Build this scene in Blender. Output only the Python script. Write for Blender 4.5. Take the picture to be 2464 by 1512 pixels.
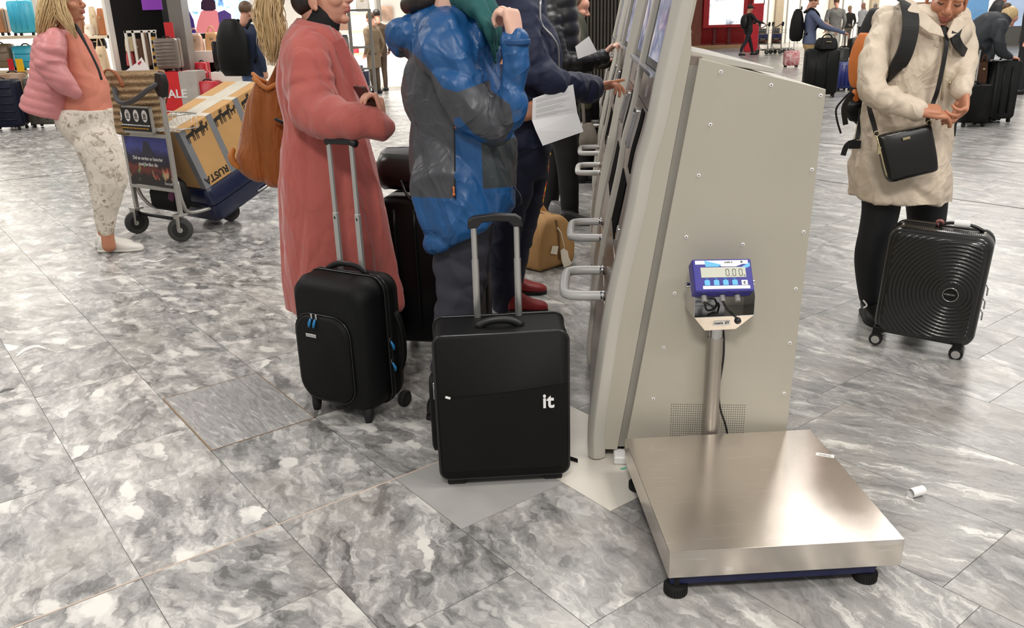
import bpy, bmesh, math, random
import numpy as np
from mathutils import Vector, Matrix, noise
random.seed(7)
for o in list(bpy.data.objects): bpy.data.objects.remove(o)
SC = bpy.context.scene
COL = SC.collection
R = math.radians
# ------------------------------------------------------------------ camera
FPX = 2005.0; PITCH = R(19.31); ROLL = R(-1.64); CAMZ = 1.4045
_fw = Vector((0, math.cos(PITCH), -math.sin(PITCH))); _rt0 = Vector((1, 0, 0)); _up0 = _rt0.cross(_fw)
_rt = math.cos(ROLL)*_rt0 + math.sin(ROLL)*_up0
_up = -math.sin(ROLL)*_rt0 + math.cos(ROLL)*_up0
CAM = Vector((0, 0, CAMZ))
cd = bpy.data.cameras.new('camera'); cam = bpy.data.objects.new('camera', cd); COL.objects.link(cam)
cd.sensor_width = 36.0; cd.sensor_fit = 'HORIZONTAL'; cd.lens = FPX/2464*36.0; cd.clip_end = 200
m = Matrix.Identity(4)
for i in range(3):
    m[i][0] = _rt[i]; m[i][1] = _up[i]; m[i][2] = -_fw[i]; m[i][3] = CAM[i]
cam.matrix_world = m
SC.camera = cam
# ------------------------------------------------------------------ light
w = bpy.data.worlds.new('hall_light'); SC.world = w; w.use_nodes = True
w.node_tree.nodes['Background'].inputs[0].default_value = (1.0, 0.975, 0.945, 1)
w.node_tree.nodes['Background'].inputs[1].default_value = 0.40
def area(x, y, z, sx, sy, power, col=(1, 0.96, 0.905), tgt=None):
    l = bpy.data.lights.new('ceiling_lamp', 'AREA'); l.shape = 'RECTANGLE'; l.size = sx; l.size_y = sy
    l.energy = power; l.color = col
    o = bpy.data.objects.new('ceiling_lamp', l); COL.objects.link(o); o.location = (x, y, z)
    if tgt is not None:
        o.rotation_euler = (Vector(tgt)-Vector((x, y, z))).to_track_quat('-Z', 'Y').to_euler()
    return o
area(-0.3, -1.7, 4.4, 1.0, 1.0, 150)
area(4.2, -1.2, 4.6, 1.2, 1.2, 80)
area(2.6, 1.6, 4.6, 1.0, 1.0, 70)
area(-4.4, 4.0, 4.6, 1.8, 1.8, 80)
area(0.6, 6.4, 4.8, 1.6, 1.6, 80)
area(4.1, 8.4, 4.6, 1.2, 1.2, 90)
area(-6.0, 10.5, 4.8, 3.0, 3.0, 110, (1, .92, .85))
area(8.5, 13, 5, 3, 3, 150)
area(2.0, 15, 5, 3, 3, 120)
area(13, 24, 6, 5, 5, 420, (1, .95, .88))
area(14, 40, 5.5, 10, 3, 900, (1, .95, .88), (16, 46, 1.5))
area(26, 40, 5.5, 10, 3, 900, (1, .95, .88), (27, 46, 1.5))
SC.view_settings.view_transform = 'Standard'; SC.view_settings.look = 'None'
SC.view_settings.exposure = 0.4; SC.view_settings.gamma = 1.0; SC.view_settings.use_curve_mapping = False
# ------------------------------------------------------------------ picture -> place
def ray(x, y): return _fw + _rt*((x-1232)/FPX) - _up*((y-756)/FPX)
def gp(x, y, z=0.0):
    d = ray(x, y); return CAM + d*((z-CAMZ)/d.z)
def px(x, y, Y):
    d = ray(x, y); return CAM + d*(Y/d.y)
def pl(x, y, P0, n):
    d = ray(x, y); return CAM + d*((Vector(P0)-CAM).dot(n)/d.dot(n))
def mpp(P): return (Vector(P)-CAM).dot(_fw)/FPX
def project(P):
    d = Vector(P)-CAM; z = d.dot(_fw)
    if z < 0.05: return None
    return (1232+FPX*d.dot(_rt)/z, 756-FPX*d.dot(_up)/z)
# ------------------------------------------------------------------ materials
def _nt(name):
    mt = bpy.data.materials.new(name); mt.use_nodes = True
    nt = mt.node_tree; b = nt.nodes['Principled BSDF']
    return mt, nt, b
def mixrgb(nt, fac, a, b, typ='MIX'):
    n = nt.nodes.new('ShaderNodeMix'); n.data_type = 'RGBA'; n.blend_type = typ
    for k, v in ((0, fac), (6, a), (7, b)):
        if isinstance(v, (int, float)): n.inputs[k].default_value = v
        elif isinstance(v, tuple): n.inputs[k].default_value = (*v[:3], 1)
        else: nt.links.new(v, n.inputs[k])
    return n.outputs[2]
def ntex(nt, vec, scale, detail=4, rough=.55, dist=0.0):
    n = nt.nodes.new('ShaderNodeTexNoise'); n.inputs['Scale'].default_value = scale
    n.inputs['Detail'].default_value = detail; n.inputs['Roughness'].default_value = rough; n.inputs['Distortion'].default_value = dist
    if vec is not None: nt.links.new(vec, n.inputs['Vector'])
    return n
def ramp(nt, fac, stops, interp='LINEAR'):
    n = nt.nodes.new('ShaderNodeValToRGB'); e = n.color_ramp.elements; n.color_ramp.interpolation = interp
    while len(e) < len(stops): e.new(0.5)
    for i, (p, c) in enumerate(stops):
        e[i].position = p; e[i].color = (c, c, c, 1) if isinstance(c, (int, float)) else (*c, 1)
    nt.links.new(fac, n.inputs[0]); return n.outputs[0]
def math_(nt, op, a, b=0.0, clamp=False):
    n = nt.nodes.new('ShaderNodeMath'); n.operation = op; n.use_clamp = clamp
    for k, v in ((0, a), (1, b)):
        if isinstance(v, (int, float)): n.inputs[k].default_value = v
        else: nt.links.new(v, n.inputs[k])
    return n.outputs[0]
def mapping(nt, vec, scale=(1, 1, 1), rot=(0, 0, 0), loc=(0, 0, 0)):
    n = nt.nodes.new('ShaderNodeMapping')
    n.inputs['Scale'].default_value = scale; n.inputs['Rotation'].default_value = rot; n.inputs['Location'].default_value = loc
    nt.links.new(vec, n.inputs['Vector']); return n.outputs[0]
def coords(nt, kind='Object'): return nt.nodes.new('ShaderNodeTexCoord').outputs[kind]
def bump(nt, b, height, strength=.2, dist=.01):
    n = nt.nodes.new('ShaderNodeBump'); n.inputs['Strength'].default_value = strength; n.inputs['Distance'].default_value = dist
    nt.links.new(height, n.inputs['Height']); nt.links.new(n.outputs[0], b.inputs['Normal'])
def srgb(r, g, b):
    f = lambda c: (c/255/12.92) if c/255 <= .04045 else ((c/255+.055)/1.055)**2.4
    return (f(r), f(g), f(b))
def mat(name, col, rough=.5, metal=0.0, var=.12, vs=6.0, bs=0.0, bscale=60.0, bdist=.002, spec=.5, sheen=0.0, col2=None, aniso=None, coat=0.0, fold=None):
    """plain procedural surface: colour with a little mottling and an optional fine relief"""
    mt, nt, b = _nt(name); c = coords(nt)
    n = ntex(nt, c, vs, 3)
    dark = tuple(x*(1-var) for x in col) if col2 is None else col2
    b_in = mixrgb(nt, ramp(nt, n.outputs[0], [(.3, 0.0), (.7, 1.0)]), dark, tuple(min(1, x*(1+var*.5)) for x in col))
    nt.links.new(b_in, b.inputs['Base Color'])
    b.inputs['Roughness'].default_value = rough; b.inputs['Metallic'].default_value = metal
    b.inputs['Specular IOR Level'].default_value = spec
    if sheen: b.inputs['Sheen Weight'].default_value = sheen; b.inputs['Sheen Roughness'].default_value = .4
    if coat: b.inputs['Coat Weight'].default_value = coat; b.inputs['Coat Roughness'].default_value = .15
    if bs:
        n2 = ntex(nt, mapping(nt, c, aniso) if aniso else c, bscale, 3, .6); bump(nt, b, n2.outputs[0], bs, bdist)
    if fold: fold_bump(nt, b, c, *fold)
    return mt
def fold_bump(nt, b, c, scale, dist=.02, an=(1, 1, 1), strength=.6):
    """creases of draped cloth: ridged noise under the fine weave"""
    h = None
    for k, (sc_, w_) in enumerate(((scale, 1.0), (scale*2.3, .45))):
        n = ntex(nt, mapping(nt, c, an, (0, .3*k, .5*k)), sc_, 2, .5, 1.5)
        r_ = math_(nt, 'POWER', math_(nt, 'SUBTRACT', 1.0, math_(nt, 'ABSOLUTE', math_(nt, 'MULTIPLY', math_(nt, 'SUBTRACT', n.outputs[0], .5), 5.0)), True), 2.0)
        r_ = math_(nt, 'MULTIPLY', r_, w_); h = r_ if h is None else math_(nt, 'ADD', h, r_)
    old = b.inputs['Normal'].links[0].from_node if b.inputs['Normal'].links else None
    f = nt.nodes.new('ShaderNodeBump'); f.inputs['Strength'].default_value = strength; f.inputs['Distance'].default_value = dist; nt.links.new(h, f.inputs['Height'])
    if old is not None: nt.links.new(f.outputs[0], old.inputs['Normal'])
    else: nt.links.new(f.outputs[0], b.inputs['Normal'])
def emit(name, col, strength, var=0.0, vs=2.0):
    mt, nt, b = _nt(name)
    b.inputs['Base Color'].default_value = (*[c*.3 for c in col], 1); b.inputs['Roughness'].default_value = .4
    n = ntex(nt, coords(nt), vs, 2)
    c = mixrgb(nt, n.outputs[0], tuple(x*(1-var) for x in col), col)
    nt.links.new(c, b.inputs['Emission Color']); b.inputs['Emission Strength'].default_value = strength
    return mt
def maskmat(name, colA, colB, rough=.6, bs=.15, bscale=250, colC=None, var=.1, roughB=None, sheen=0.0, fold=None):
    """two (three) cloth colours divided along the 'mask' (and 'mask2') attribute"""
    mt, nt, b = _nt(name); c = coords(nt)
    a = nt.nodes.new('ShaderNodeAttribute'); a.attribute_name = 'mask'
    f = math_(nt, 'ADD', math_(nt, 'MULTIPLY', a.outputs['Fac'], 400.0), .5, True)
    n = ntex(nt, c, 9, 3)
    v = lambda col: mixrgb(nt, n.outputs[0], tuple(x*(1-var) for x in col), tuple(x*(1+var) for x in col))
    out = mixrgb(nt, f, v(colA), v(colB))
    if colC is not None:
        a2 = nt.nodes.new('ShaderNodeAttribute'); a2.attribute_name = 'mask2'
        f2 = math_(nt, 'ADD', math_(nt, 'MULTIPLY', a2.outputs['Fac'], 400.0), .5, True)
        out = mixrgb(nt, f2, out, v(colC))
    nt.links.new(out, b.inputs['Base Color']); b.inputs['Roughness'].default_value = rough
    if sheen: b.inputs['Sheen Weight'].default_value = sheen
    if bs: bump(nt, b, ntex(nt, c, bscale, 2).outputs[0], bs, .001)
    if fold: fold_bump(nt, b, c, *fold)
    return mt
# ------------------------------------------------------------------ mesh building
class MB:
    def __init__(s): s.v = []; s.f = []; s.m = []
    def add(s, vs, fs, mi=0):
        o = len(s.v); s.v += [tuple(p) for p in vs]; s.f += [tuple(i+o for i in q) for q in fs]; s.m += [mi]*len(fs); return s
    def box(s, c, size, rot=None, mi=0):
        x, y, z = (k/2 for k in size); c = Vector(c)
        vs = [Vector((a*x, b*y, d*z)) for a in (-1, 1) for b in (-1, 1) for d in (-1, 1)]
        if rot is not None: vs = [rot @ v for v in vs]
        return s.add([c+v for v in vs], [(0, 1, 3, 2), (4, 6, 7, 5), (0, 4, 5, 1), (2, 3, 7, 6), (0, 2, 6, 4), (1, 5, 7, 3)], mi)
    def b2(s, lo, hi, mi=0): return s.box([(a+b)/2 for a, b in zip(lo, hi)], [abs(b-a) for a, b in zip(lo, hi)], None, mi)
    def prism(s, poly, off, mi=0):
        """polygon (3-D points) pushed along off"""
        n = len(poly); off = Vector(off); P = [Vector(p) for p in poly]
        return s.add(P+[p+off for p in P], [tuple(range(n))[::-1], tuple(range(n, 2*n))]+[(i, (i+1) % n, n+(i+1) % n, n+i) for i in range(n)], mi)
    def loft(s, rings, mi=0, cap=True, closed=False):
        n = len(rings[0]); vs = [p for r in rings for p in r]; fs = []
        k = len(rings)
        for i in range(k if closed else k-1):
            j = (i+1) % k
            for a in range(n): fs.append((i*n+a, i*n+(a+1) % n, j*n+(a+1) % n, j*n+a))
        if cap and not closed: fs += [tuple(range(n))[::-1], tuple((k-1)*n+a for a in range(n))]
        return s.add(vs, fs, mi)
    def tube(s, pts, r, n=12, mi=0, cap=True, closed=False, flat=None):
        """round (or flattened) tube along points; r a number or a list"""
        P = [Vector(p) for p in pts]; k = len(P)
        rr = [r]*k if isinstance(r, (int, float)) else list(r)
        T = []
        for i in range(k):
            if closed: t = P[(i+1) % k]-P[i-1]
            else: t = P[min(i+1, k-1)]-P[max(i-1, 0)]
            T.append(t.normalized() if t.length > 1e-9 else Vector((0, 0, 1)))
        ref = Vector((0, 0, 1)) if abs(T[0].z) < .9 else Vector((0, 1, 0))
        u = (ref-T[0]*ref.dot(T[0])).normalized(); rings = []
        for i in range(k):
            u = (u-T[i]*u.dot(T[i])); u = u.normalized() if u.length > 1e-6 else T[i].orthogonal().normalized()
            w = T[i].cross(u)
            a, b_ = (rr[i], rr[i]) if flat is None else (rr[i], rr[i]*flat)
            rings.append([P[i]+u*(a*math.cos(2*math.pi*j/n))+w*(b_*math.sin(2*math.pi*j/n)) for j in range(n)])
        return s.loft(rings, mi, cap, closed)
    def cyl(s, a, b, r, n=16, mi=0, r2=None): return s.tube([a, b], [r, r if r2 is None else r2], n, mi)
    def ball(s, c, rad, n=16, m=10, rot=None, mi=0):
        c = Vector(c); rad = (rad,)*3 if isinstance(rad, (int, float)) else rad
        rings = []
        for i in range(m+1):
            th = math.pi*(i+.02)/(m+.04); row = []
            for j in range(n):
                ph = 2*math.pi*j/n
                v = Vector((rad[0]*math.sin(th)*math.cos(ph), rad[1]*math.sin(th)*math.sin(ph), -rad[2]*math.cos(th)))
                if rot is not None: v = rot @ v
                row.append(c+v)
            rings.append(row)
        return s.loft(rings, mi)
    def xf(s, M):
        s.v = [tuple(M @ Vector(p)) for p in s.v]; return s
    def mesh(s, name='m', fixn=True):
        me = bpy.data.meshes.new(name); me.from_pydata(s.v, [], s.f)
        me.polygons.foreach_set('material_index', s.m)
        if fixn:
            b = bmesh.new(); b.from_mesh(me); bmesh.ops.recalc_face_normals(b, faces=b.faces); b.to_mesh(me); b.free()
        me.update(); return me
    def obj(s, name, mats, parent=None, smooth=False, bevel=0, seg=2, sub=0, angle=30):
        return link(name, s.mesh(name), mats, parent, smooth, bevel, seg, sub, angle)
def link(name, me, mats, parent=None, smooth=False, bevel=0, seg=2, sub=0, angle=30):
    o = bpy.data.objects.new(name, me); COL.objects.link(o)
    mats = mats if isinstance(mats, (list, tuple)) else [mats]
    if len(me.materials) == 0:
        for q in mats: me.materials.append(q)
    if smooth or bevel or sub: me.polygons.foreach_set('use_smooth', [True]*len(me.polygons))
    if bevel:
        b = o.modifiers.new('bevel', 'BEVEL'); b.width = bevel; b.segments = seg; b.limit_method = 'ANGLE'; b.angle_limit = R(angle); b.harden_normals = True
    if sub:
        q = o.modifiers.new('sub', 'SUBSURF'); q.levels = sub; q.render_levels = sub
    if smooth == 'auto':
        me.set_sharp_from_angle(angle=R(35))
    if parent is not None: o.parent = parent
    return o
def tag(o, label, cat, group=None):
    o['label'] = label; o['category'] = cat
    if group: o['group'] = group
    return o
def thing(name, label, cat, loc=(0, 0, 0), rz=0.0, group=None, rot=None):
    o = bpy.data.objects.new(name, None); COL.objects.link(o); o.empty_display_size = .1
    o.location = loc; o.rotation_euler = rot if rot is not None else (0, 0, rz)
    return tag(o, label, cat, group)
def struct(o): o['kind'] = 'structure'; return o
def copy_tree(o, parent=None):
    c = o.copy(); COL.objects.link(c); c.parent = parent
    for ch in [q for q in bpy.data.objects if q.parent == o]: copy_tree(ch, c)
    return c
def textmesh(s, size, extrude=.0005, align='LEFT', shear=0, spacing=1.0, bold=0.0):
    cu = bpy.data.curves.new('lettering', 'FONT'); cu.body = s; cu.size = size; cu.extrude = extrude; cu.align_x = align; cu.shear = shear
    cu.space_character = spacing; cu.offset = bold; cu.resolution_u = 3
    o = bpy.data.objects.new('tmp', cu); COL.objects.link(o)
    me = bpy.data.meshes.new_from_object(o.evaluated_get(bpy.context.evaluated_depsgraph_get()))
    bpy.data.objects.remove(o); bpy.data.curves.remove(cu); return me
def text(name, s, size, matl, parent, M, extrude=.0005, **k):
    me = textmesh(s, size, extrude, **k); o = link(name, me, matl, parent); o.matrix_local = M; return o
def frame(o, x, y):
    """matrix with origin o, local x and y along the given directions"""
    x = Vector(x).normalized(); y = Vector(y); z = x.cross(y).normalized(); y = z.cross(x)
    return Matrix(((x.x, y.x, z.x, o[0]), (x.y, y.y, z.y, o[1]), (x.z, y.z, z.z, o[2]), (0, 0, 0, 1)))
def spline(P, k=6):
    """Catmull-Rom through points (tuples of any length)"""
    P = [np.array(p, float) for p in P]; out = []
    for i in range(len(P)-1):
        a = P[i-1] if i else 2*P[0]-P[1]; b, c = P[i], P[i+1]; d = P[i+2] if i+2 < len(P) else 2*P[-1]-P[-2]
        for j in range(k):
            t = j/k
            out.append(.5*((2*b)+(c-a)*t+(2*a-5*b+4*c-d)*t*t+(3*b-a-3*c+d)*t**3))
    out.append(P[-1]); return out
# ------------------------------------------------------------------ floor
ANG = R(37.56); UD = Vector((math.cos(ANG), math.sin(ANG), 0)); VD = Vector((-math.sin(ANG), math.cos(ANG), 0))
def marble(name, far=False):
    mt, nt, b = _nt(name)
    oi = nt.nodes.new('ShaderNodeObjectInfo'); rnd = oi.outputs['Random']
    c = coords(nt)
    if far:
        wn = nt.nodes.new('ShaderNodeTexWhiteNoise'); wn.noise_dimensions = '2D'
        sn = nt.nodes.new('ShaderNodeVectorMath'); sn.operation = 'FLOOR'
        nt.links.new(mapping(nt, c, (2.5, 1.1, 1)), sn.inputs[0]); nt.links.new(sn.outputs[0], wn.inputs['Vector']); rnd = wn.outputs['Value']
    cmb = nt.nodes.new('ShaderNodeCombineXYZ')
    nt.links.new(math_(nt, 'MULTIPLY', rnd, 71.0), cmb.inputs[0]); nt.links.new(math_(nt, 'MULTIPLY', rnd, 137.0), cmb.inputs[1]); nt.links.new(math_(nt, 'MULTIPLY', rnd, 53.0), cmb.inputs[2])
    add = nt.nodes.new('ShaderNodeVectorMath'); add.operation = 'ADD'; nt.links.new(c, add.inputs[0]); nt.links.new(cmb.outputs[0], add.inputs[1])
    rot = nt.nodes.new('ShaderNodeVectorRotate'); rot.rotation_type = 'Z_AXIS'
    nt.links.new(add.outputs[0], rot.inputs['Vector'])
    nt.links.new(math_(nt, 'MULTIPLY', math_(nt, 'SUBTRACT', math_(nt, 'FRACT', math_(nt, 'MULTIPLY', rnd, 17.3)), .5), .9), rot.inputs['Angle'])
    v = rot.outputs[0]
    # flow warp: a slow bend and ragged small edges
    def warp(vec, sc_, amt):
        wv = ntex(nt, vec, sc_, 3, .6); ws = nt.nodes.new('ShaderNodeVectorMath'); ws.operation = 'MULTIPLY_ADD'
        nt.links.new(wv.outputs['Color'], ws.inputs[0]); ws.inputs[1].default_value = (amt, amt*1.5, amt); nt.links.new(vec, ws.inputs[2]); return ws.outputs[0]
    wvv = warp(warp(v, 4.0, .10), 20.0, .05)
    s1 = ntex(nt, mapping(nt, wvv, (13, 2.0, 5)), 1.0, 10, .72, .2).outputs[0]       # streaks along the slab
    s2 = ntex(nt, mapping(nt, wvv, (60, 11, 25)), 1.0, 5, .7, .3).outputs[0]         # fine veins
    br = ntex(nt, mapping(nt, wvv, (13, 7.0, 8)), 1.0, 9, .70, .5).outputs[0]        # brecciated patches
    def cells(sc3):
        vo = nt.nodes.new('ShaderNodeTexVoronoi'); vo.inputs['Scale'].default_value = 1.0; nt.links.new(mapping(nt, wvv, sc3), vo.inputs['Vector'])
        sp_ = nt.nodes.new('ShaderNodeSeparateXYZ'); nt.links.new(vo.outputs['Color'], sp_.inputs[0]); return vo.outputs['Distance'], sp_.outputs[0]
    d1, t1 = cells((17, 8, 9)); d2, t2 = cells((42, 19, 20))
    big = math_(nt, 'MULTIPLY', ramp(nt, t1, [(.90, 0.0), (.92, 1.0)]), ramp(nt, d1, [(.36, 1.0), (.50, 0.0)]))
    small = math_(nt, 'MULTIPLY', ramp(nt, t2, [(.76, 0.0), (.82, 1.0)]), ramp(nt, d2, [(.25, 1.0), (.55, 0.0)]))
    streak = math_(nt, 'ADD', math_(nt, 'MULTIPLY', s1, .72), math_(nt, 'MULTIPLY', s2, .30))
    colA = ramp(nt, streak, [(.38, srgb(94, 93, 92)), (.46, srgb(132, 131, 129)), (.55, srgb(154, 153, 150)), (.60, srgb(198, 196, 191)), (.68, srgb(220, 218, 211))])
    bt = math_(nt, 'ADD', math_(nt, 'ADD', math_(nt, 'MULTIPLY', br, .70), math_(nt, 'MULTIPLY', s2, .20)), math_(nt, 'MULTIPLY', t1, .12))
    colB = ramp(nt, bt, [(.40, srgb(96, 95, 94)), (.47, srgb(136, 135, 133)), (.545, srgb(164, 163, 160)), (.60, srgb(196, 194, 190)), (.68, srgb(216, 214, 208))])
    colB = mixrgb(nt, math_(nt, 'MULTIPLY', small, .5), colB, srgb(208, 206, 201))
    clast = big
    kind = ramp(nt, math_(nt, 'FRACT', math_(nt, 'MULTIPLY', rnd, 7.7)), [(.40, 0.0), (.60, 1.0)])
    pos = nt.nodes.new('ShaderNodeNewGeometry').outputs['Position']
    sep = nt.nodes.new('ShaderNodeSeparateXYZ'); nt.links.new(pos, sep.inputs[0])
    side = ramp(nt, math_(nt, 'ADD', math_(nt, 'MULTIPLY', sep.outputs[0], .35), .45), [(.35, 1.0), (.75, 0.0)])   # the breccia slabs lie on the shop side of the hall
    col = mixrgb(nt, math_(nt, 'MAXIMUM', math_(nt, 'MULTIPLY', kind, .6), side), colA, colB)
    col = mixrgb(nt, math_(nt, 'MULTIPLY', clast, math_(nt, 'ADD', math_(nt, 'MULTIPLY', side, .75), .12)), col, srgb(222, 220, 213))
    col = mixrgb(nt, math_(nt, 'MULTIPLY', ramp(nt, ntex(nt, v, 3.1, 2).outputs[0], [(.5, 0.0), (.7, 1.0)]), .22), col, srgb(196, 186, 176))
    tone = ramp(nt, math_(nt, 'FRACT', math_(nt, 'MULTIPLY', rnd, 31.7)), [(0, .86), (1, 1.06)])
    col = mixrgb(nt, 1.0, col, tone, 'MULTIPLY')
    nt.links.new(col, b.inputs['Base Color'])
    nt.links.new(ramp(nt, ntex(nt, c, 2.2, 3).outputs[0], [(.3, .22), (.7, .36)]), b.inputs['Roughness'])
    b.inputs['Specular IOR Level'].default_value = .5
    bump(nt, b, ntex(nt, c, 9.0, 2).outputs[0], .02, .02)
    return mt
M_MARBLE = marble('marble_slab'); M_MARBLE_FAR = marble('marble_far', True)
M_GREYSLAB = mat('grey_limestone_slab', srgb(163, 161, 158), .32, var=.1, vs=7, bs=.03, bscale=40)
M_WHITESLAB = mat('white_marble_slab', srgb(214, 208, 198), .28, var=.08, vs=5)
def swirl(name):
    mt, nt, b = _nt(name); c = coords(nt)
    n = ntex(nt, mapping(nt, c, (44, 7, 10), (0, 0, .35)), 1.0, 6, .6, 1.8)
    nt.links.new(ramp(nt, n.outputs[0], [(.38, srgb(122, 121, 121)), (.5, srgb(146, 145, 144)), (.58, srgb(152, 151, 149)), (.66, srgb(192, 190, 186))]), b.inputs['Base Color'])
    b.inputs['Roughness'].default_value = .28
    return mt
M_SWIRL = swirl('swirled_grey_marble')
M_BRASS = mat('brass_edge', srgb(150, 125, 98), .4, .6)
M_PINKJOINT = mat('pinkish_joint', srgb(196, 178, 164), .7)
u_of = lambda P: P.dot(UD); v_of = lambda P: P.dot(VD)
U0 = (u_of(gp(80.5, 951))+u_of(gp(338, 1390)))/2; CW = .4
base = MB()
fl = struct(base.add([(-1, -1, 0), (1, -1, 0), (1, 1, 0), (-1, 1, 0)], [(0, 1, 2, 3)]).obj('floor', M_MARBLE_FAR))
fl.scale = (1, 1, 1)
fl.data.vertices.foreach_set('co', [c for P in ((-45, -8), (60, -8), (60, 62), (-45, 62)) for c in (P[0]*math.cos(ANG)+P[1]*math.sin(ANG), -P[0]*math.sin(ANG)+P[1]*math.cos(ANG), 0)])
fl.rotation_euler = (0, 0, ANG); fl.location = (0, 0, -.004)
KJ = [(190, 1451), (500, 1328), (790, 1213), (1010, 1130), (1150, 1425), (1230, 1220), (1500, 1215), (635, 1045), (500, 930), (240, 1094), (60, 957), (262, 778), (145, 607), (2000, 742), (2050, 912), (2395, 841), (2420, 944), (2330, 1486), (2405, 771)]
joints = {}
for x, y in KJ:
    P = gp(x, y); k = math.floor((u_of(P)-U0)/CW); joints.setdefault(k, []).append(v_of(P))
L1v = v_of(gp(500, 1328))
tiles = []
rng = random.Random(3)
LEN = [.5, .6, .7, .8, .9, 1.0]
for k in range(-26, 40):
    js = sorted(joints.get(k, [])); vs = []
    v = -14.0 + rng.random()
    known = js[:]
    while v < 16:
        vs.append(v); L = rng.choice(LEN)
        nxt = [q for q in known if q > v+1e-6]
        if nxt and v+L > nxt[0]-.3: v = nxt[0]
        else: v += L
    for a, b_ in zip(vs, vs[1:]):
        uc = U0+(k+.5)*CW; vc = (a+b_)/2; Pc = UD*uc+VD*vc
        cs = [UD*(U0+(k+i)*CW)+VD*q for i in (0, 1) for q in (a, b_)]
        pr = [project(p) for p in cs]
        if any(p is None for p in pr): continue
        if max(p[0] for p in pr) < -10 or min(p[0] for p in pr) > 2474 or max(p[1] for p in pr) < 0 or min(p[1] for p in pr) > 1525: continue
        xs = [p[0] for p in pr]; ys = [p[1] for p in pr]
        tiles.append((-Pc.length, k, a, b_, Pc))
tiles.sort(key=lambda t: -t[0]); tiles = tiles[:300]
tm = {}
MH = {(math.floor((u_of(gp(575, 990))-U0)/CW))}
special = {'swirl': gp(575, 990), 'grey': gp(1180, 1190), 'white': gp(1440, 1170)}
for _, k, a, b_, Pc in tiles:
    L = round(b_-a, 4); sp = None
    for n, P in special.items():
        if k == math.floor((u_of(P)-U0)/CW) and a < v_of(P) < b_: sp = n
    key = (L, sp)
    if key not in tm:
        g = .0011; t_ = MB().b2((-CW/2+g, -L/2+g, -.02), (CW/2-g, L/2-g, 0)).mesh('floor_tile')
        t_.materials.append({'swirl': M_SWIRL, 'grey': M_GREYSLAB, 'white': M_WHITESLAB, None: M_MARBLE}[sp]); tm[key] = t_
    o = bpy.data.objects.new('floor_tile', tm[key]); COL.objects.link(o); o.parent = fl
    loc = Vector((u_of(Pc), v_of(Pc), .004)); o.location = loc
    if sp == 'swirl':
        fr = MB()
        for (lo, hi) in (((-CW/2, -L/2, -.002), (-CW/2+.006, L/2, .0012)), ((CW/2-.004, -L/2, -.002), (CW/2, L/2, .0008)), ((-CW/2, -L/2, -.002), (CW/2, -L/2+.004, .0008)), ((-CW/2, L/2-.003, -.002), (CW/2, L/2, .0006))): fr.b2(lo, hi)
        q = fr.obj('access_cover_frame', M_BRASS, fl); q.location = loc
jt = MB(); ua, ub = U0-CW*1.0, U0+CW*2.9
q = MB().b2((ua, L1v-.0028, 0), (ub, L1v+.0028, .0045)).obj('joint_strip', M_PINKJOINT, fl)
M_EXP = mat('dark_expansion_joint', srgb(70, 66, 58), .5, .3)
for (a, b_, c_) in (((2275, 476), (1700, 395), (2700, 533)), ((2277, 374.4), (1700, 318), (2700, 417))):
    u_ = u_of(gp(*a)); va, vb = v_of(gp(*b_)), v_of(gp(*c_))
    MB().b2((u_-.007, min(va, vb), 0), (u_+.007, max(va, vb), .0055)).obj('expansion_joint', M_EXP, fl)
v_ = v_of(gp(90, 425.5)); MB().b2((u_of(gp(-200, 459)), v_-.009, 0), (u_of(gp(640, 362)), v_+.009, .0055)).obj('expansion_joint', M_EXP, fl)
# ------------------------------------------------------------------ self-service kiosks
M_KGREY = mat('kiosk_grey_paint', srgb(173, 167, 154), .42, var=.05, vs=3, bs=.05, bscale=300, bdist=.0006)
M_KWING = mat('kiosk_wing_paint', srgb(181, 177, 168), .38, var=.04, vs=3)
M_STEEL = mat('brushed_steel', srgb(158, 144, 134), .3, .9, var=.12, vs=5, bs=.12, bscale=90, bdist=.0006, aniso=(1, 1, 14))
M_CHROME = mat('bright_steel', srgb(205, 205, 205), .14, 1.0, var=.05)
M_TUBE = mat('grey_coated_tube', srgb(188, 187, 184), .35, var=.04)
M_BLACK = mat('black_plastic', srgb(22, 22, 23), .45, var=.2)
M_RUBBER = mat('black_rubber', srgb(15, 15, 15), .7, var=.2, bs=.2, bscale=200)
M_DARKHOLE = mat('dark_slot', srgb(4, 4, 5), .9, spec=.05)
M_WHITEP = mat('white_plastic', srgb(225, 224, 222), .35, var=.04)
def screen_mat():
    mt, nt, b = _nt('kiosk_screen'); c = coords(nt)
    n = ntex(nt, mapping(nt, c, (7, 5, 9)), 1.0, 5, .6)
    col = ramp(nt, n.outputs[0], [(.3, srgb(40, 46, 80)), (.5, srgb(95, 105, 140)), (.62, srgb(170, 165, 175)), (.75, srgb(214, 190, 190))])
    nt.links.new(col, b.inputs['Base Color']); nt.links.new(col, b.inputs['Emission Color']); b.inputs['Emission Strength'].default_value = .55
    b.inputs['Roughness'].default_value = .12
    return mt
M_SCREEN = screen_mat()
KS = Vector((.9947, -.103, 0)); KT = Vector((.103, .9947, 0)); K0 = Vector((.25, 2.507, 0))
def ksz(x, y, t=0.0):
    P = pl(x, y, K0+KT*t, KT)-K0; return (P.dot(KS), P.z)
edge_px = [(1415, 1096), (1414, 1040), (1423, 958), (1440, 832), (1461, 712), (1491, 581), (1509, 500), (1526, 405), (1552, 314), (1578, 185), (1621, 0)]
EDGE = [ksz(*p) for p in edge_px]
dx = (EDGE[-1][0]-EDGE[-3][0])/(EDGE[-1][1]-EDGE[-3][1])
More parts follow.
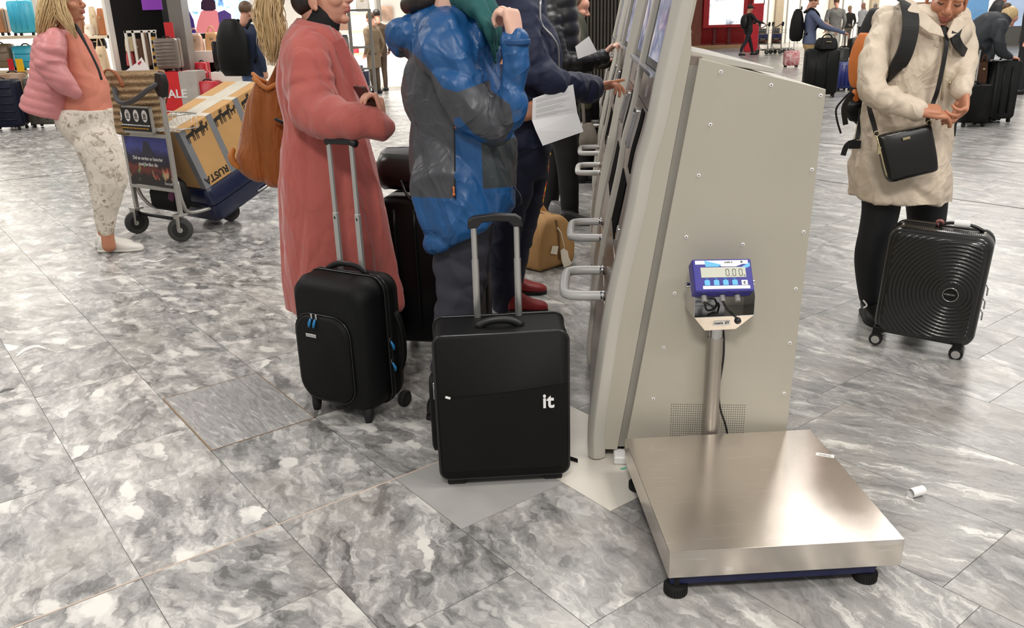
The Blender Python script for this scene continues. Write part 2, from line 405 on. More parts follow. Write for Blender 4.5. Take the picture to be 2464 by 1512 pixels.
EDGE.append((EDGE[-1][0]+dx*.22, EDGE[-1][1]+.22)); EDGE[0] = (EDGE[0][0], .004)
EDGE = [tuple(p) for p in spline(EDGE, 3)]
def front_s(z):
    for (s0, z0), (s1, z1) in zip(EDGE, EDGE[1:]):
        if z0 <= z <= z1: return s0+(s1-s0)*(z-z0)/max(1e-6, z1-z0)
    return EDGE[-1][0] if z > EDGE[-1][1] else EDGE[0][0]
GT, GB = ksz(1668, 160), ksz(1493, 1085)
groove = lambda z: GB[0]+(GT[0]-GB[0])*(z-GB[1])/(GT[1]-GB[1])
ZTOP = EDGE[-1][1]
WA, WB = ksz(1650, 122), ksz(1677, 0)
LEN_K = 1.62
def front_pt(t, z, out=0.0): return Vector((front_s(z)-out, t, z))
def front_strip(t0, t1, z0, z1, out, thick, n=8, mb=None):
    """a plate following the curved front between heights"""
    mb = mb or MB(); rings = []
    for i in range(n+1):
        z = z0+(z1-z0)*i/n
        a, b_ = front_pt(t0, z, out), front_pt(t1, z, out)
        rings.append([a, b_, b_+Vector((thick, 0, 0)), a+Vector((thick, 0, 0))])
    return mb.loft(rings)
def wing(t0, t1, name, root, w_strip=.055):
    z_list = [p[1] for p in EDGE]
    # rounded leading strip
    mb = MB(); rings = []
    for s0, z in EDGE:
        rings.append([Vector((s0+.012, t0-.012, z)), Vector((s0, t0+.004, z)), Vector((s0, t1, z)), Vector((s0+w_strip, t1, z)), Vector((s0+w_strip+.004, t0-.002, z)), Vector((s0+w_strip*.75, t0-.015, z)), Vector((s0+w_strip*.4, t0-.018, z))])
    mb.loft(rings); mb.obj('wing_edge', M_KWING, root, True, .003)
    mb = MB(); rings = []
    for s0, z in EDGE:
        if z < .03: z = .035
        g = max(groove(z)-.012, s0+w_strip+.02) if z < WA[1] else WA[0]+(WB[0]-WA[0])*(z-WA[1])/(WB[1]-WA[1])
        rings.append([Vector((s0+w_strip, t0, z)), Vector((g, t0, z)), Vector((g, t1, z)), Vector((s0+w_strip, t1, z))])
    mb.loft(rings); mb.obj('wing_panel', M_KGREY, root, False, .003)
def make_kiosk(name, label):
    root = thing(name, label, 'kiosk', K0, math.atan2(KS.y, KS.x), 'self-service kiosks in a row')
    wing(0, .05, 'w', root); wing(LEN_K-.05, LEN_K, 'w', root)
    # housing behind the wings
    TL, TR, BR = ksz(1683, 140), ksz(1987, 215), ksz(1892, 1040)
    slope = (TR[0]-BR[0])/(TR[1]-BR[1]); BRs = TR[0]-slope*(TR[1]-.02)*0
    BRs = BR[0]+slope*(0.02-BR[1])
    BL = ksz(1509, 1052); BLs = BL[0]-(TL[0]-BL[0])/(TL[1]-BL[1])*(BL[1]-.02)
    poly = [(BLs, 0, .02), (BRs, 0, .02), (TR[0], 0, TR[1]), (TL[0], 0, TL[1])]
    MB().prism([Vector(p)+Vector((0, .004, 0)) for p in poly], (0, LEN_K-.004, 0)).obj('housing', M_KGREY, root)
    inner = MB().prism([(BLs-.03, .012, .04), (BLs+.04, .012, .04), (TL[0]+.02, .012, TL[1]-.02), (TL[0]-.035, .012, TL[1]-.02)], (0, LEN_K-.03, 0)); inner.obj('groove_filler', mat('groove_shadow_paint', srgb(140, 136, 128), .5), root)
    MB().prism([(p[0], -.003, p[2]) for p in poly], (0, .006, 0)).obj('side_panel', M_KGREY, root, False, .002)
    lid = MB().prism([(TL[0]-.06, .03, TL[1]+.004), (TR[0]-.14, .03, TR[1]+.045), (TR[0]-.14, .03, TR[1]+.06), (TL[0]-.06, .03, TL[1]+.03)], (0, LEN_K-.06, 0)); lid.obj('top_cover', M_KWING, root, False, .003)
    MB().prism([(TL[0]-.06, .02, TL[1]-.035), (TL[0]+.01, .02, TL[1]-.045), (TL[0]+.01, .02, TL[1]+.004), (TL[0]-.06, .02, TL[1]+.012)], (0, LEN_K-.04, 0)).obj('top_rail', M_STEEL, root, False, .002)
    # rivets
    rv = [(1734, 173), (1855, 205), (1974, 230), (1709, 300), (1953, 408), (1681, 422), (1933, 558), (1651, 570), (1914, 695), (1787, 588), (1623, 706), (1900, 825), (1597, 836), (1886, 946), (1572, 959)]
    rm = None
    for x, y in rv:
        s_, z = ksz(x, y)
        if rm is None:
            mb = MB(); mb.cyl((0, 0, 0), (0, -.0025, 0), .0058, 14, 0, .0045); mb.cyl((0, -.0024, 0), (0, -.0029, 0), .0018, 8, 1); rm = mb.mesh('rivet'); rm.materials.append(M_WHITEP); rm.materials.append(M_DARKHOLE)
        o = bpy.data.objects.new('rivet', rm); COL.objects.link(o); o.parent = root; o.location = (s_, -.003, z)
    # perforated vent
    A, B, C = ksz(1616, 972), ksz(1793, 967), ksz(1612, 1042)
    mb = MB(); nc, nr = 34, 14
    for i in range(nc):
        for j in range(nr+2):
            s_ = A[0]+(B[0]-A[0])*i/(nc-1); z = A[1]+(C[1]-A[1])*j/(nr-1)
            mb.cyl((s_, -.0034, z), (s_, -.0028, z), .0015, 6)
    o = mb.obj('vent_perforation', M_DARKHOLE, root); o['kind'] = 'stuff'
    # front: steel plates, two terminals and a divider between them
    for t0, t1, nm in ((.05, .755, 'a'), (.82, LEN_K-.05, 'b')):
        front_strip(t0, t1, .02, .50, -.006, .02).obj('lower_plate', M_STEEL, root)
        zs = EDGE[-1][1]
        front_strip(t0, t1, .505, .66, -.008, .02).obj('handle_plate', M_STEEL, root)
        front_strip(t0, t1, .665, .90, -.010, .02).obj('slot_plate', M_STEEL, root)
        front_strip(t0, t1, .905, 1.13, -.008, .02).obj('reader_plate', M_STEEL, root)
        front_strip(t0, t1, 1.135, 1.24, -.008, .02).obj('screen_sill', M_STEEL, root)
        front_strip(t0, t1, 1.245, zs-.02, -.012, .02).obj('screen_bezel', M_BLACK, root)
        front_strip(t0+.07, t1-.10, 1.275, zs-.05, -.0105, .004).obj('screen', M_SCREEN, root)
        front_strip(t0+.03, t1-.02, 1.238, 1.249, .012, .02).obj('sill_light', mat('sill_chrome', srgb(196, 200, 214), .15, .9), root)
        front_strip(t0+.18, t0+.33, .925, 1.12, -.005, .004).obj('ticket_slot', M_DARKHOLE, root)
        front_strip(t0+.45, t0+.58, .97, 1.10, .005, .02).obj('card_reader', M_CHROME, root, False, .004)
        front_strip(t0+.48, t0+.55, .985, 1.085, .007, .003).obj('reader_slot', mat('reader_grey', srgb(120, 122, 124), .4), root)
        front_strip(t0+.30, t0+.62, .675, .87, -.006, .004).obj('bag_tag_slot', M_DARKHOLE, root)
        front_strip(t0+.18, t0+.24, .70, .74, -.004, .01).obj('small_window', M_CHROME, root, False, .002)
        front_strip(t0+.3, t0+.32, 1.16, 1.2, -.004, .006).obj('icon', M_CHROME, root)
    front_strip(.755, .82, .02, ZTOP, .010, .03, 24).obj('divider', M_KWING, root, False, .008, 3)
    # loop handles
    hs, hz = ksz(1455, 712, .12)
    for t0 in (.12, .90):
        rr = .0165; ob = .135; L = .30; z = hz
        f0 = front_s(z)
        P = [(f0+.005, t0, z), (f0-.03, t0, z), (f0-ob*.6, t0, z), (f0-ob*.88, t0+.012, z), (f0-ob, t0+.055, z), (f0-ob, t0+L-.055, z), (f0-ob*.88, t0+L-.012, z), (f0-ob*.6, t0+L, z), (f0-.03, t0+L, z), (f0+.005, t0+L, z)]
        h = MB().tube([Vector(p) for p in spline(P, 4)], rr, 16).obj('handle', M_TUBE, root, True)
        for t_ in (t0, t0+L): MB().cyl((f0+.004, t_, z), (f0-.014, t_, z), rr*1.06, 16).obj('handle_collar', M_CHROME, h, True)
    # feet
    s0, _ = ksz(1490, 1090)
    mb = MB(); mb.prism([(EDGE[0][0]+.085, .02, .0), (EDGE[0][0]+.15, .02, .0), (EDGE[0][0]+.15, .02, .03), (EDGE[0][0]+.085, .02, .03)], (0, -.065, 0)); mb.obj('foot', M_WHITEP, root, False, .008, 3)
    MB().b2((BLs-.005, .05, .0), (BRs-.02, LEN_K-.05, .03)).obj('plinth', M_BLACK, root)
    return root
k1 = make_kiosk('check_in_kiosk', 'grey metal check-in kiosk with riveted side panel, behind the floor scale')
KL = ['grey check-in kiosk with loop handles, second from the floor scale', 'grey check-in kiosk with loop handles, third from the floor scale']
for i, lb in enumerate(KL):
    c = copy_tree(k1); c.location = K0+KT*(2.36*(i+1)); c['label'] = lb
# ------------------------------------------------------------------ floor scale
def plate_mat():
    mt, nt, b = _nt('scratched_steel_plate'); c = coords(nt)
    n = ntex(nt, c, 4, 4); col = ramp(nt, n.outputs[0], [(.3, srgb(222, 213, 203)), (.7, srgb(234, 226, 217))])
    v1 = nt.nodes.new('ShaderNodeTexNoise'); v1.inputs['Scale'].default_value = 1; v1.inputs['Detail'].default_value = 2
    nt.links.new(mapping(nt, c, (8, 190, 40), (0, 0, .5)), v1.inputs['Vector'])
    scr = ramp(nt, v1.outputs[0], [(.66, 0.0), (.70, 1.0)])
    nt.links.new(mixrgb(nt, math_(nt, 'MULTIPLY', scr, .5), col, srgb(250, 247, 243)), b.inputs['Base Color'])
    b.inputs['Metallic'].default_value = .95
    nt.links.new(ramp(nt, ntex(nt, mapping(nt, c, (3, 3, 3)), 2.0, 5).outputs[0], [(.25, .20), (.75, .26)]), b.inputs['Roughness'])
    bump(nt, b, ntex(nt, mapping(nt, c, (60, 500, 100), (0, 0, .12)), 1.0, 2).outputs[0], .05, .001)
    return mt
M_PLATE = plate_mat()
M_POLE = mat('satin_pole_steel', srgb(172, 165, 156), .42, .85, var=.06)
M_NAVY = mat('navy_painted_frame', srgb(20, 26, 66), .4, var=.1)
M_IND = mat('indicator_blue', srgb(48, 44, 138), .35, var=.05)
M_LCD = mat('lcd_grey', srgb(196, 198, 184), .25, var=.04)
M_INK = mat('black_ink', srgb(30, 30, 34), .5)
M_LABEL = mat('white_label', srgb(235, 234, 232), .45, var=.03)
M_CYAN = mat('light_blue_print', srgb(96, 180, 232), .4, var=.05)
zt = .135
c4 = [gp(*p, zt) for p in ((1612, 1330), (2178, 1298), (1948, 1033), (1505, 1057))]
cen = sum(c4, Vector())/4; yaw = math.atan2((c4[1]-c4[0]).y, (c4[1]-c4[0]).x)
SW = (c4[1]-c4[0]).length; SD = ((c4[3]-c4[0]).length+(c4[2]-c4[1]).length)/2
sc = thing('floor_scale', 'steel platform floor scale with blue readout on a pole, beside the kiosk', 'scale', (cen.x, cen.y, 0), yaw)
hx, hy = SW/2, SD/2
th = .078
mb = MB()
mb.b2((-hx, -hy, zt-.0022), (hx, hy, zt))
for lo, hi in (((-hx, -hy, zt-th), (hx, -hy+.002, zt)), ((-hx, hy-.002, zt-th), (hx, hy, zt)), ((-hx, -hy, zt-th), (-hx+.002, hy, zt)), ((hx-.002, -hy, zt-th), (hx, hy, zt))): mb.b2(lo, hi)
mb.obj('platform', M_PLATE, sc, False, .0012)
fi = .045
mb = MB()
for lo, hi in (((-hx+.01, -hy+.012, zt-th-.030), (hx-fi*1.3, -hy+.05, zt-.01)), ((-hx+.01, hy-.07, zt-th-.030), (hx-fi, hy-.03, zt-.01)), ((-hx+.01, -hy+.03, zt-th-.030), (-hx+.05, hy-.03, zt-.01)), ((hx-fi-.04, -hy+.03, zt-th-.030), (hx-fi, hy-.03, zt-.01))): mb.b2(lo, hi)
mb.obj('base_frame', M_NAVY, sc, False, .003)
for x, y in ((-hx+.025, -hy+.02), (hx-.075, -hy+.03), (-hx+.03, hy-.08), (hx-.08, hy-.08)):
    mb = MB(); mb.cyl((x, y, 0), (x, y, .024), .03, 28, 0, .027); mb.cyl((x, y, .02), (x, y, .062), .011, 14)
    for k in range(28):
        a = 2*math.pi*k/28; mb.box((x+.0295*math.cos(a), y+.0295*math.sin(a), .012), (.003, .003, .02), Matrix.Rotation(a, 3, 'Z'))
    mb.obj('levelling_foot', M_RUBBER, sc, 'auto')
# column
Yp = 2.437
Pb, Pt = px(1707, 1040, Yp), px(1721, 788, Yp)
inv = sc.matrix_basis.inverted()
Lc = lambda P: inv @ Vector(P)
pb = Lc(Pb); pt_ = Lc(Pt); xm = (pb.x+pt_.x)/2; ym = hy+.035
mb = MB(); mb.cyl((xm, ym, .03), (xm, ym, pt_.z-.03), .0245, 28); mb.obj('column', M_POLE, sc, 'auto')
MB().cyl((xm, ym, pt_.z-.035), (xm, ym, pt_.z+.012), .0215, 28).obj('column_sleeve', M_CHROME, sc, 'auto')
MB().b2((xm-.05, hy-.02, .05), (xm+.05, ym+.02, .056)).obj('column_bracket', M_NAVY, sc)
# head bracket
zb = pt_.z+.01
w2, w1 = .092, .048
fy = ym-.045
mb = MB(); mb.prism([(xm-w1, fy, zb), (xm+w1, fy, zb), (xm+w2, fy-.03, zb+.055), (xm-w2, fy-.03, zb+.055)], (0, .002, 0))
mb.prism([(xm-w1, fy, zb), (xm+w1, fy, zb), (xm+w1, fy+.085, zb), (xm-w1, fy+.085, zb)], (0, 0, .002))
hb = mb.obj('head_bracket', M_POLE, sc, False, .0008)
mb = MB(); zl = zb+.055
mb.b2((xm-w2, fy-.03, zl-.002), (xm+w2, fy+.075, zl))
mb.b2((xm-w2, fy+.073, zl), (xm+w2, fy+.075, zl+.06))
for s_ in (-1, 1): mb.prism([(xm+s_*w2, fy-.03, zl), (xm+s_*w2, fy+.075, zl), (xm+s_*w2, fy+.06, zl+.115), (xm+s_*w2, fy+.01, zl+.115), (xm+s_*w2, fy-.03, zl+.06)], (-s_*.002, 0, 0))
mb.obj('head_cradle', M_CHROME, sc, False, .0008)
for s_ in (-1, 1): MB().cyl((xm+s_*w2, fy+.03, zl+.085), (xm+s_*(w2+.012), fy+.03, zl+.085), .009, 12).obj('cradle_knob', M_CHROME, sc, 'auto')
# indicator: tilted back so that it faces up at the reader
iw, ih, idp = .176, .102, .050
Pc = px(1737, 668, 2.375); pc = Lc(Pc)
IM = Matrix.Translation((xm-.010, pc.y+.012, pc.z-.010)) @ Matrix.Rotation(R(-38), 4, 'X') @ Matrix.Rotation(R(1.5), 4, 'Y')
ind = MB().b2((-iw/2, -idp+.012, -ih/2), (iw/2, .012, ih/2)).obj('indicator', M_IND, sc, False, .004, 3)
ind.matrix_local = IM
back = MB().b2((-iw/2+.006, .012, -ih/2+.006), (iw/2-.006, .034, ih/2-.006)).obj('indicator_back', M_CHROME, ind, False, .003)
fyy = -idp+.012
def onface(name, poly, m_, d=.0006):
    return MB().prism([(x, fyy-d, z) for x, z in poly], (0, d, 0)).obj(name, m_, ind)
W_ = iw/2
onface('top_print', [(-W_+.008, .034), (W_-.01, .034), (W_-.01, .046), (-W_+.008, .046)], M_LABEL)
onface('top_curve', [(-.012, .0345), (-.002, .0265), (.04, .026), (.062, .0345)], M_LABEL, .0007)
onface('blue_wedge', [(-.052, .046), (-.05, .026), (-.012, .026), (-.002, .0325)], M_CYAN, .0009)
onface('blue_wedge', [(.06, .0265), (.083, .038), (.083, .026), (.064, .018)], M_CYAN, .0009)
onface('lcd', [(-.066, -.008), (.068, -.008), (.068, .024), (-.066, .024)], M_LCD, .0012)
onface('caption_strip', [(-.064, -.044), (.076, -.044), (.076, -.034), (-.064, -.034)], M_LABEL)
for i, x in enumerate((-.05, -.0225, .005, .0325)):
    onface('button', [(x-.008, -.0325), (x+.008, -.0325), (x+.008, -.0175), (x, -.0145), (x-.008, -.0175)], M_CYAN, .001)
onface('power_button', [(.052, -.0325), (.07, -.0325), (.07, -.0175), (.052, -.0175)], M_LABEL, .001)
FM = lambda x, z, d=.0014: Matrix(((1, 0, 0, x), (0, 0, -1, fyy-d), (0, 1, 0, z), (0, 0, 0, 1)))
def seg0(x, z, w=.0105, h=.022, t=.0016):
    mb = MB()
    for (x0, x1, z0, z1) in ((x+t, x+w-t, z, z+t), (x+t, x+w-t, z+h-t, z+h), (x, x+t, z+t, z+h/2-.0006), (x, x+t, z+h/2+.0006, z+h-t), (x+w-t, x+w, z+t, z+h/2-.0006), (x+w-t, x+w, z+h/2+.0006, z+h-t)): mb.b2((x0, fyy-.0018, z0), (x1, fyy-.0012, z1))
    return mb.obj('digit', M_INK, ind)
for x in (.008, .028, .0475): seg0(x, -.004)
MB().b2((.0225, fyy-.0018, -.004), (.0245, fyy-.0012, -.002)).obj('decimal_point', M_INK, ind)
text('lettering', 'kg', .006, M_INK, ind, FM(.0605, -.004))
text('lettering', 'scale it', .0085, M_INK, ind, FM(.008, .0375))
MB().cyl((.059, fyy-.0008, .0405), (.059, fyy-.0014, .0405), .0032, 14).obj('level_mark', M_INK, ind)
for x, s_ in ((-.056, 'ZERO'), (-.0285, 'TARE'), (-.002, 'MODE'), (.025, 'PRINT')): text('lettering', s_, .0042, M_CYAN, ind, FM(x, -.0135))
text('lettering', 'c', .014, M_NAVY, ind, FM(.0575, -.0285), bold=.0006)
# sticker on the bracket
nrm = Vector((0, -.055, -.03)).normalized()
SM = frame((xm-.027, fy-.010-.0012, zb+.018), (1, 0, 0), (0, -.03, .055))
sk = MB().b2((0, 0, -.0005), (.05, .021, 0)).obj('sticker', M_LABEL, sc); sk.matrix_local = SM
text('lettering', 'scale', .0135, M_INK, sk, Matrix.Translation((.0028, .0085, .0004)), bold=.0003)
MB().b2((.0355, .0075, 0), (.0465, .0185, .0005)).obj('logo_box', M_INK, sk)
text('lettering', 'it', .0125, M_LABEL, sk, Matrix.Translation((.0382, .0088, .0006)))
# glands and cables under the head
for x, dy in ((-.055, 0), (0.0, 0), (.045, 0)):
    P = IM @ Vector((x, -.004, -ih/2-.001)); Q = IM @ Vector((x, -.004, -ih/2-.02))
    MB().cyl(P, Q, .0085, 12).obj('cable_gland', mat('grey_gland', srgb(150, 148, 145), .4), sc, 'auto')
P0 = IM @ Vector((0.0, -.004, -ih/2-.02))
cab = [tuple(P0), (xm+.01, fy-.02, zl+.02), (xm+.028, fy-.045, zl+.004), (xm+.034, fy-.05, zl-.004)]
mb = MB(); mb.tube([Vector(p) for p in spline(cab, 5)], .0035, 8); mb.ball((xm+.035, fy-.052, zl-.008), .0105); mb.obj('dangling_plug', M_BLACK, sc, True)
P1 = IM @ Vector((-.055, -.004, -ih/2-.02))
cab = [tuple(P1), (xm-.045, fy-.0, zl+.012), (xm-.02, fy+.02, zl+.006), (xm+.0, fy+.04, zl+.012), (xm+.01, fy+.06, zl+.004), (xm+.031, ym+.02, zb-.03), (xm+.03, ym, zb-.11), (xm+.02, ym-.005, zb-.2)]
MB().tube([Vector(p) for p in spline(cab, 5)], .0032, 8).obj('signal_cable', M_BLACK, sc, True)
q1 = [Lc(pl(x, y, K0-KT*.012, KT)) for x, y in ((1728, 905), (1731, 930), (1730, 960), (1735, 990), (1745, 1020), (1752, 1052))]
MB().tube([Vector(p) for p in spline([tuple(p) for p in q1], 5)], .0028, 8).obj('power_cable', M_BLACK, sc, True)
# bar-code sticker on the plate
P = Lc(gp(1963, 1096, zt)); Q = Lc(gp(2007, 1103, zt)); T_ = Lc(gp(1965, 1091, zt))
bs_ = MB().b2((0, 0, 0), ((Q-P).length, .018, .0006)).obj('barcode_sticker', M_LABEL, sc); bs_.matrix_local = frame((P.x, P.y, zt+.0004), Q-P, Vector((0, 1, 0)))
mb = MB()
x = .006
while x < (Q-P).length-.008:
    wv = rng.choice((.0008, .0014, .002)); mb.b2((x, .003, .0006), (x+wv, .011, .0009)); x += wv+rng.choice((.001, .0018))
mb.obj('bar_code', mat('faded_ink', srgb(120, 118, 116), .6), bs_)
# ------------------------------------------------------------------ luggage near the kiosk
M_NYLON = mat('black_nylon', srgb(11, 11, 12), .6, var=.2, vs=12, bs=.25, bscale=900, bdist=.0006, spec=.22)
M_NYLON2 = mat('black_matt_fabric', srgb(14, 14, 14), .62, var=.15, vs=6, bs=.25, bscale=700, bdist=.0006, spec=.2)
M_PIPING = mat('black_piping', srgb(24, 24, 25), .25, var=.1)
M_HARD = mat('black_hardshell', srgb(7, 7, 8), .25, var=.15, coat=.3)
M_HARDM = mat('black_matt_shell', srgb(8, 8, 9), .45, var=.15, spec=.3)
M_ALU = mat('aluminium_tube', srgb(196, 195, 192), .28, .85, var=.06)
M_ALUD = mat('satin_silver_tube', srgb(188, 187, 184), .38, .5, var=.05)
M_BLUEPULL = mat('blue_zip_pull', srgb(36, 120, 176), .3)
M_GOLD = mat('pale_gold_metal', srgb(205, 190, 150), .3, .9)
M_LEATHERB = mat('black_leather', srgb(15, 14, 14), .3, var=.2, bs=.2, bscale=120, bdist=.001)
M_GREYTOP = mat('grey_sheen_cloth', srgb(96, 97, 98), .35, var=.15, bs=.1, bscale=60)
M_CANVAS = mat('tan_canvas', srgb(168, 128, 78), .75, var=.12, vs=8, bs=.3, bscale=500, bdist=.0008)
M_TAG = mat('cream_paper_tag', srgb(228, 218, 200), .7, var=.05)
def arch(p0, p1, up, hgt, n=14, flat=.5):
    P0, P1 = Vector(p0), Vector(p1); out = []
    for i in range(n+1):
        t = i/n; out.append(P0.lerp(P1, t)+Vector(up)*hgt*(1-abs(2*t-1)**2.6))
    return out
def ringpath(w, h, r, n=6):
    """rounded rectangle outline, centred"""
    out = []
    for cx, cz, a0 in ((w/2-r, h/2-r, 0), (-w/2+r, h/2-r, 90), (-w/2+r, -h/2+r, 180), (w/2-r, -h/2+r, 270)):
        for i in range(n+1):
            a = R(a0+90*i/n); out.append((cx+r*math.cos(a), cz+r*math.sin(a)))
    return out
def shell(w, h, r, rings, n=6):
    """loft of rounded rectangles: rings = [(y, scale_w, scale_h, zshift)]"""
    mb = MB(); L = []
    for y, sw, sh, dz in rings:
        L.append([Vector((a*sw, y, b*sh+dz)) for a, b in ringpath(w, h, r, n)])
    return mb.loft(L)
def wheel(mb_parent, c, axis, r, wd, tyre, hub, name='wheel'):
    ax = Vector(axis).normalized(); c = Vector(c)
    mb = MB(); mb.tube([c-ax*wd*.5, c-ax*wd*.35, c+ax*wd*.35, c+ax*wd*.5], [r*.9, r, r, r*.9], 22)
    o = mb.obj(name, tyre, mb_parent, 'auto')
    MB().cyl(c-ax*(wd*.5+.001), c+ax*(wd*.5+.001), r*.62, 18).obj('hub', hub, o, 'auto')
    return o
# --- black cabin case of the woman in the long coat
W_, D_, H_ = .355, .215, .50
pc0 = gp(886, 1024); rz = R(-30)
ex = Vector((math.cos(rz), math.sin(rz), 0)); ey = Vector((-math.sin(rz), math.cos(rz), 0))
loc = pc0-ex*(W_/2-.035)+ey*(D_/2-.01)
cs = thing('cabin_suitcase', 'black soft cabin suitcase with blue zip pulls, held by the long pink coat', 'suitcase', loc, rz, 'upright suitcases by the kiosks')
z0 = .045
b_ = shell(W_, H_, .06, [(-D_/2, .80, .88, -.008), (-D_/2+.02, .93, .955, -.004), (-D_/2+.06, 1, 1, 0), (.02, 1.0, 1.0, 0)]); b_.xf(Matrix.Translation((0, 0, z0+H_/2))); b_.obj('front_shell', M_NYLON, cs, True)
b_ = shell(W_, H_, .06, [(.028, 1.0, 1.0, 0), (D_/2-.03, .99, .99, 0), (D_/2, .93, .96, 0)]); b_.xf(Matrix.Translation((0, 0, z0+H_/2))); b_.obj('back_shell', M_NYLON, cs, True)
for y in (.014, .033):
    P = [Vector((a, y, b+z0+H_/2)) for a, b in ringpath(W_+.004, H_+.004, .06)]
    MB().tube(P, .0035, 8, closed=True).obj('piping', M_PIPING, cs, True)
P = [Vector((a, .024, b+z0+H_/2)) for a, b in ringpath(W_-.002, H_-.002, .06)]
MB().tube(P, .0065, 8, closed=True).obj('zip_band', M_NYLON2, cs, True)
pk = shell(.26, .34, .075, [(-D_/2-.022, .86, .93, 0), (-D_/2-.012, .96, .98, 0), (-D_/2+.012, 1, 1, 0)]); pk.xf(Matrix.Translation((-.02, 0, z0+.2))); pk.obj('front_pocket', M_NYLON2, cs, True)
pz = z0+.2+.17
MB().tube([Vector((-.02+a*.995, -D_/2-.006, z0+.2+b*.995)) for a, b in ringpath(.262, .342, .075)], .003, 8, closed=True).obj('pocket_zip', M_PIPING, cs, True)
for i, x in enumerate((-.052, -.03)):
    o = MB().b2((x-.004, -D_/2-.022, pz-.014), (x+.004, -D_/2-.016, pz+.006)).obj('zip_slider', M_CHROME, cs, False, .0015)
    mb = MB(); mb.tube([Vector((x-.004, -D_/2-.022, pz-.012)), Vector((x-.01, -D_/2-.025, pz-.03)), Vector((x-.012, -D_/2-.026, pz-.045))], [.0035, .006, .0045], 8); mb.obj('zip_pull', M_BLUEPULL, o, True)
MB().b2((-.085, -D_/2-.026, pz-.085), (-.035, -D_/2-.021, pz-.072)).obj('name_plate', M_CHROME, cs, False, .001)
for z in (.30, .215):
    o = MB().b2((W_/2-.002, .018, z), (W_/2+.006, .03, z+.014)).obj('zip_slider', M_CHROME, cs, False, .0015)
    MB().tube([Vector((W_/2+.006, .024, z)), Vector((W_/2+.012, .03, z-.02)), Vector((W_/2+.012, .032, z-.036))], [.003, .006, .004], 8).obj('zip_pull', M_BLUEPULL, o, True)
MB().tube(arch((W_/2, .07, .16), (W_/2, .07, .40), (1, 0, 0), .03), .008, 8, flat=1.7).obj('side_handle', M_NYLON2, cs, True)
MB().tube(arch((-.095, .03, z0+H_), (.095, .03, z0+H_), (0, 0, 1), .03), .011, 10, flat=.45).obj('top_handle', M_PIPING, cs, True)
ztop = CAMZ
for s_, (x, y) in ((-1, (800, 350)), (1, (861, 350))):
    base_ = Vector((s_*.052, .055, z0+H_-.01)); 
    hi = px(x, y, (cs.matrix_basis @ base_).y); zz = hi.z
    mb = MB(); mb.b2((base_.x-.010, base_.y-.007, base_.z-.02), (base_.x+.010, base_.y+.007, base_.z+(zz-base_.z)*.48)); mb.obj('telescopic_pole', M_ALUD, cs, False, .002)
    MB().b2((base_.x-.008, base_.y-.0055, base_.z+(zz-base_.z)*.46), (base_.x+.008, base_.y+.0055, zz+.01)).obj('upper_pole', M_ALUD, cs, False, .002)
    MB().b2((base_.x-.003, base_.y-.0078, base_.z+(zz-base_.z)*.43), (base_.x+.003, base_.y-.0068, base_.z+(zz-base_.z)*.45)).obj('lock_button', M_BLACK, cs)
HANDLE_Z = zz
MB().tube([Vector((-.062, .055, zz+.008)), Vector((-.045, .055, zz+.014)), Vector((.045, .055, zz+.014)), Vector((.075, .055, zz+.006))], .013, 12).obj('grip', M_BLACK, cs, True)
for x in (-W_/2+.05, W_/2-.05): MB().tube([Vector((x, -D_/2+.04, z0+.03)), Vector((x, -D_/2+.035, .02)), Vector((x, -D_/2+.033, 0))], [.02, .018, .013], 12).obj('front_foot', M_RUBBER, cs, True)
for x in (-W_/2+.03, W_/2-.012): wheel(cs, (x, D_/2-.005, .032), (1, 0, 0), .032, .024, M_RUBBER, M_BLACK)
# --- black "it" case
A, B = gp(1075, 1176), gp(1358, 1160); rz = math.atan2((B-A).y, (B-A).x)
W_ = .412; H_ = .49; D_ = .20
ex = (B-A).normalized(); ey = Vector((-ex.y, ex.x, 0)); loc = (A+B)/2+ey*(D_/2)
it = thing('trolley_suitcase', 'large black upright suitcase with white "it" letters, beside the kiosk end', 'suitcase', loc, rz, 'upright suitcases by the kiosks')
z0 = .03
MB().b2((-W_/2+.02, -D_/2+.03, z0-.012), (W_/2-.02, D_/2, z0+.02)).obj('base_tray', M_BLACK, it, False, .008)
b_ = shell(W_, H_, .028, [(-D_/2, .975, .985, 0), (-D_/2+.012, 1, 1, 0), (D_/2-.02, 1.0, 1.0, 0), (D_/2, .97, .985, 0)]); b_.xf(Matrix.Translation((0, 0, z0+H_/2))); b_.obj('body', M_NYLON2, it, True)
MB().tube([Vector((a, -D_/2+.006, b+z0+H_/2)) for a, b in ringpath(W_*.992, H_*.992, .03)], .0055, 10, closed=True).obj('front_piping', M_PIPING, it, True)
MB().tube([Vector((a, D_/2-.03, b+z0+H_/2)) for a, b in ringpath(W_+.004, H_+.004, .03)], .004, 8, closed=True).obj('back_piping', M_PIPING, it, True)
zf = z0+H_-.185
fp = MB(); rings = []
for i in range(13):
    x = -W_/2*.955+W_*.955*i/12; top = zf-.018+.030*((i/12)**1.6)
    rings.append([Vector((x, -D_/2-.004, z0+.03)), Vector((x, -D_/2-.011, (z0+zf)/2)), Vector((x, -D_/2-.0065, top)), Vector((x, -D_/2+.004, top)), Vector((x, -D_/2+.004, z0+.03))])
fp.loft(rings).obj('front_pocket', M_NYLON2, it, 'auto')
text('lettering', 'it', .066, M_LABEL, it, Matrix(((1, 0, 0, W_/2-.085), (0, 0, -1, -D_/2-.0095), (0, 1, 0, zf-.062), (0, 0, 0, 1))), .003, bold=.0011)
MB().box((-W_/2+.037, -D_/2-.006, zf-.014), (.016, .004, .006), Matrix.Rotation(R(20), 3, 'Y')).obj('white_label_tip', M_LABEL, it)
